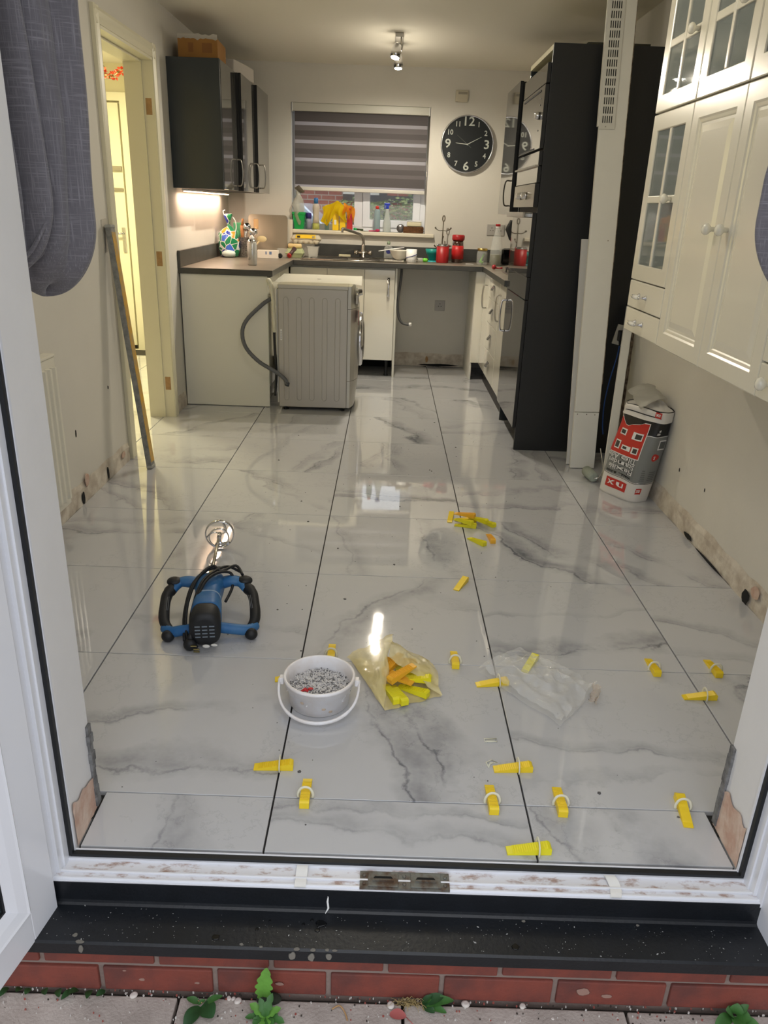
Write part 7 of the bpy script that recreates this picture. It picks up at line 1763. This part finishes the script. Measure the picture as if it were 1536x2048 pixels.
obj('packet_body', mb, mat('packet_white', rgb(190, 184, 176), .6, bump=.5, bscale=14), t)
t = thing('dark_tray', 'flat dark tray lying on top of the tall oven housing', 'tray', (1.33, 3.25, 2.1055)); mb = MB(); mb.prism([(-0.15, 0), (0.2, 0), (0.2, 0.035), (-0.12, 0.035)], 'y', -0.15, 0.15); obj('tray_body', mb, mat('tray_olive', rgb(52, 50, 36), .6), t)

# ------------------------------------------------------------------ weeds, pebbles and litter outside
M_leaf = mat('weed_green', rgb(60, 108, 46), .5, var=.3, vscale=40); M_leaf2 = mat('weed_dark', rgb(40, 80, 40), .5, var=.3, vscale=40); M_fern = mat('weed_bright', rgb(104, 158, 64), .5, var=.2, vscale=40)
def blade(mb, base, tip, w_, lobes=0, up=(0, -0.3, 1), curl=0.0):
    b_, tp = Vector(base), Vector(tip); ax = tp-b_; L_ = ax.length; ax.normalize(); U = Vector(up).normalized(); s_ = ax.cross(U).normalized(); N_ = s_.cross(ax)
    n = 22 if lobes else 12; V_ = []
    for k in range(n+1):
        f = k/n; hw = w_*(math.sin(math.pi*min(1, f*0.93+.05))**.7)
        if lobes: hw *= 0.55+0.45*abs(math.sin(f*math.pi*lobes))**.6
        c = b_+ax*L_*f+N_*(curl*math.sin(math.pi*f)*L_)
        V_.append([mb.bm.verts.new(c-s_*hw+N_*hw*.25), mb.bm.verts.new(c), mb.bm.verts.new(c+s_*hw+N_*hw*.25)])
    fs = []
    for a, q in zip(V_[:-1], V_[1:]):
        fs.append(mb.bm.faces.new((a[0], a[1], q[1], q[0]))); fs.append(mb.bm.faces.new((a[1], a[2], q[2], q[1])))
    mb._tag(fs, True)
G0 = -0.240
t = thing('fern_weed', 'bright green lobed weed leaf growing up against the red brick', 'weed', (0.018, -0.332, G0))
mb = MB(); blade(mb, (0, 0, 0.004), (0.012, -0.004, 0.105), 0.019, 5, (0, -1, 0.1), 0.03); obj('leaf', mb, M_fern, t)
mb = MB(); mb.tube([(0, 0, 0), (0.004, -0.003, 0.05), (0.011, -0.0045, 0.1)], [0.0016, 0.0012, 0.0006], 6); obj('stem', mb, M_fern, t)
mb = MB(); mb.ball((0.012, 0.002, 0.006), 0.022, 1.2, .6, .6, fn=crump(5, .008)); obj('moss_clump', mb, mat('dark_moss', rgb(38, 42, 30), .95, bump=1), t)
t = thing('round_leaf_weed', 'dark round-leaved weed at foot of the bricks, left of the fern', 'weed', (-0.105, -0.345, G0+0.002))
for k, (dx, dy, w_, h) in enumerate(((0.012, -0.004, .017, .004), (-0.016, -0.030, .015, .004), (0.020, -0.018, .018, .010), (-0.002, 0.006, .008, .012), (0.028, 0.008, .007, .02), (-0.022, 0.008, 0.007, .010))):
    mb = MB(); blade(mb, (dx*.2, dy*.2, 0.003), (dx*1.5, dy*1.5-0.006, h), w_, 0, (0, -.2, 1), .08); obj('leaf', mb, M_leaf2 if k < 3 else M_leaf, t)
mb = MB(); mb.tube([(0, 0.01, 0), (0.0, 0.0, 0.006), (-0.02, 0.01, 0.006)], 0.0012, 6); obj('stem', mb, M_brown, t)
t = thing('dandelion_weed', 'jagged green weed growing in paving below the fern', 'weed', (0.030, -0.368, G0+0.002))
for k, (dx, dy, w_, h) in enumerate(((-0.028, 0.012, .011, .02), (-0.012, 0.016, .009, .032), (0.010, 0.020, .010, .040), (0.026, 0.006, .010, .02), (0.034, -0.012, .010, .008), (-0.020, -0.014, .011, .006), (0.004, -0.030, .012, .006), (0.020, -0.028, .010, .008), (-0.034, -0.004, 0.008, .006))):
    mb = MB(); blade(mb, (0, 0, 0.003), (dx*1.2, dy*1.2, h), w_, 3, (0, -.2, 1), .1); obj('leaf', mb, M_leaf if k % 3 else M_fern, t)
t = thing('dry_grass_tuft', 'dry straw tuft with green leaves at the paving joint', 'weed', (0.325, -0.328, G0+0.001)); rr = random.Random(8)
mb = MB()
for k in range(60):
    a = rr.uniform(0, 6.3); r_ = rr.uniform(.01, .035); x0 = rr.uniform(-.03, .02)
    mb.tube([(x0, rr.uniform(-.006, .004), 0), (x0+r_*.6*math.cos(a), r_*.3*math.sin(a)-.004, rr.uniform(.006, .02)), (x0+r_*math.cos(a), r_*.5*math.sin(a)-.008, rr.uniform(0, .016))], [0.0006, 0.0005, 0.0003], 4)
stuff(obj('straw', mb, mat('straw', rgb(170, 150, 100), .8), t))
for k, (dx, dy, w_, h) in enumerate(((0.045, -0.004, .009, .012), (0.055, 0.004, .011, .020), (0.075, -0.002, .010, .018), (0.035, -0.018, .009, .006), (0.060, -0.016, .008, .004), (0.030, 0.004, .006, .022))):
    mb = MB(); blade(mb, (0.022+dx*.2, dy*.2, 0.002), (0.018+dx, dy*1.2, h), w_, 0, (0, -.2, 1), .1); obj('leaf', mb, M_leaf2 if k % 2 else M_leaf, t)
t = thing('clover_weed', 'bright green leafy weed on paving at the far right', 'weed', (1.010, -0.330, G0+0.002))
for k, (dx, dy, w_, h) in enumerate(((-0.040, -0.022, .012, .004), (-0.018, -0.004, .012, .020), (0.004, 0.004, .014, .028), (0.020, -0.014, .014, .012), (-0.002, -0.028, .014, .006), (0.032, -0.026, .010, .006), (0.020, 0.002, .008, .028))):
    mb = MB(); blade(mb, (dx*.2, dy*.2, 0.003), (dx*1.3, dy*1.3, h), w_, 0, (0, -.3, 1), .1); obj('leaf', mb, M_leaf, t)
t = thing('moss_patch', 'dark green moss and small leaves at paving edge, far left', 'moss', (-0.415, -0.325, G0+0.001))
for k in range(9):
    mb = MB(); x_ = -0.10+0.025*k+rnd.uniform(-.008, .008); blade(mb, (x_, 0.004, 0.001), (x_+rnd.uniform(-.014, .014), -0.012-rnd.uniform(0, .014), rnd.uniform(.004, .02)), .007, 0, (0, -.3, 1), .1); obj('leaf', mb, M_leaf2, t)
# pebbles
pb = None
for i, (x, y, s_, lab) in enumerate(((-0.252, -0.330, .009, 'white pebble on paving left of the round-leaved weed'), (-0.090, -0.330, .008, 'white pebble beside the round-leaved weed'), (-0.052, -0.328, .006, 'left of three white pebbles near the fern weed'), (-0.043, -0.330, .006, 'middle of three white pebbles near the fern weed'), (-0.032, -0.336, .009, 'right and largest of three white pebbles near the fern weed'), (0.286, -0.333, .010, 'white petal-like pebble at left side of the dry tuft'), (0.445, -0.326, .010, 'broken white chip on paving right of the dry tuft'), (0.566, -0.326, .008, 'white chip by the bricks, middle right of paving'), (0.985, -0.352, .006, 'small white chip on the right slab'), (0.625, -0.35, .004, 'tiny white chip lying on right slab'))):
    mb = MB(); mb.ball((0, 0, s_*.35), s_, .9, .8, .5, n=10, m=6, fn=crump(i*3.3, .004)); o = obj('pebble', mb, mat('pebble_white', rgb(206, 198, 190), .8), None, (x, y, G0), (0, 0, i)); tag(o, lab, 'pebble', 'white pebbles and chips along the brick plinth')
mb = MB(); blade(mb, (0, 0, 0.001), (0.034, -0.006, 0.003), .012, 0, (0, 0, 1), .05); mb.tube([(0.034, -0.006, 0.002), (0.050, -0.022, 0.001)], .0008, 5); o = obj('dead_leaf', mb, mat('pink_leaf', rgb(176, 96, 92), .7), None, (0.285, -0.352, G0+.001)); tag(o, 'fallen pinkish red leaf lying on the paving', 'leaf')
mb = MB(); rr = random.Random(31)
for i in range(520):
    x = rr.uniform(-0.6, 1.2); y = -0.318-rr.random()**2.2*0.12; s_ = rr.uniform(.0006, .0022)
    mb.mi = rr.choice((0, 0, 1, 2)); pts = [(x+s_*math.cos(k*1.57+i)*rr.uniform(.6, 1.3), y+s_*math.sin(k*1.57+i)) for k in range(4)]
    mb.loft([[(p[0], p[1], G0-.001) for p in pts], [(p[0], p[1], G0+s_*.7+.0015) for p in pts]], smooth=False)
o = stuff(obj('grit', mb, [mat('grit_white', rgb(200, 196, 190), .9), mat('grit_dark', rgb(60, 54, 48), .9), mat('grit_red', rgb(150, 80, 70), .9)])); tag(o, 'loose grit and paint flakes along foot of the brick plinth', 'grit')
mb = MB(); mb.tube(smoothpath([(0.165, -0.345, G0+.002), (0.180, -0.340, G0+.006), (0.192, -0.352, G0+.003), (0.198, -0.368, G0+.002)], 5), .0016, 6); o = obj('twig', mb, M_brown); tag(o, 'short dark twig lying on the middle paving slab', 'twig')
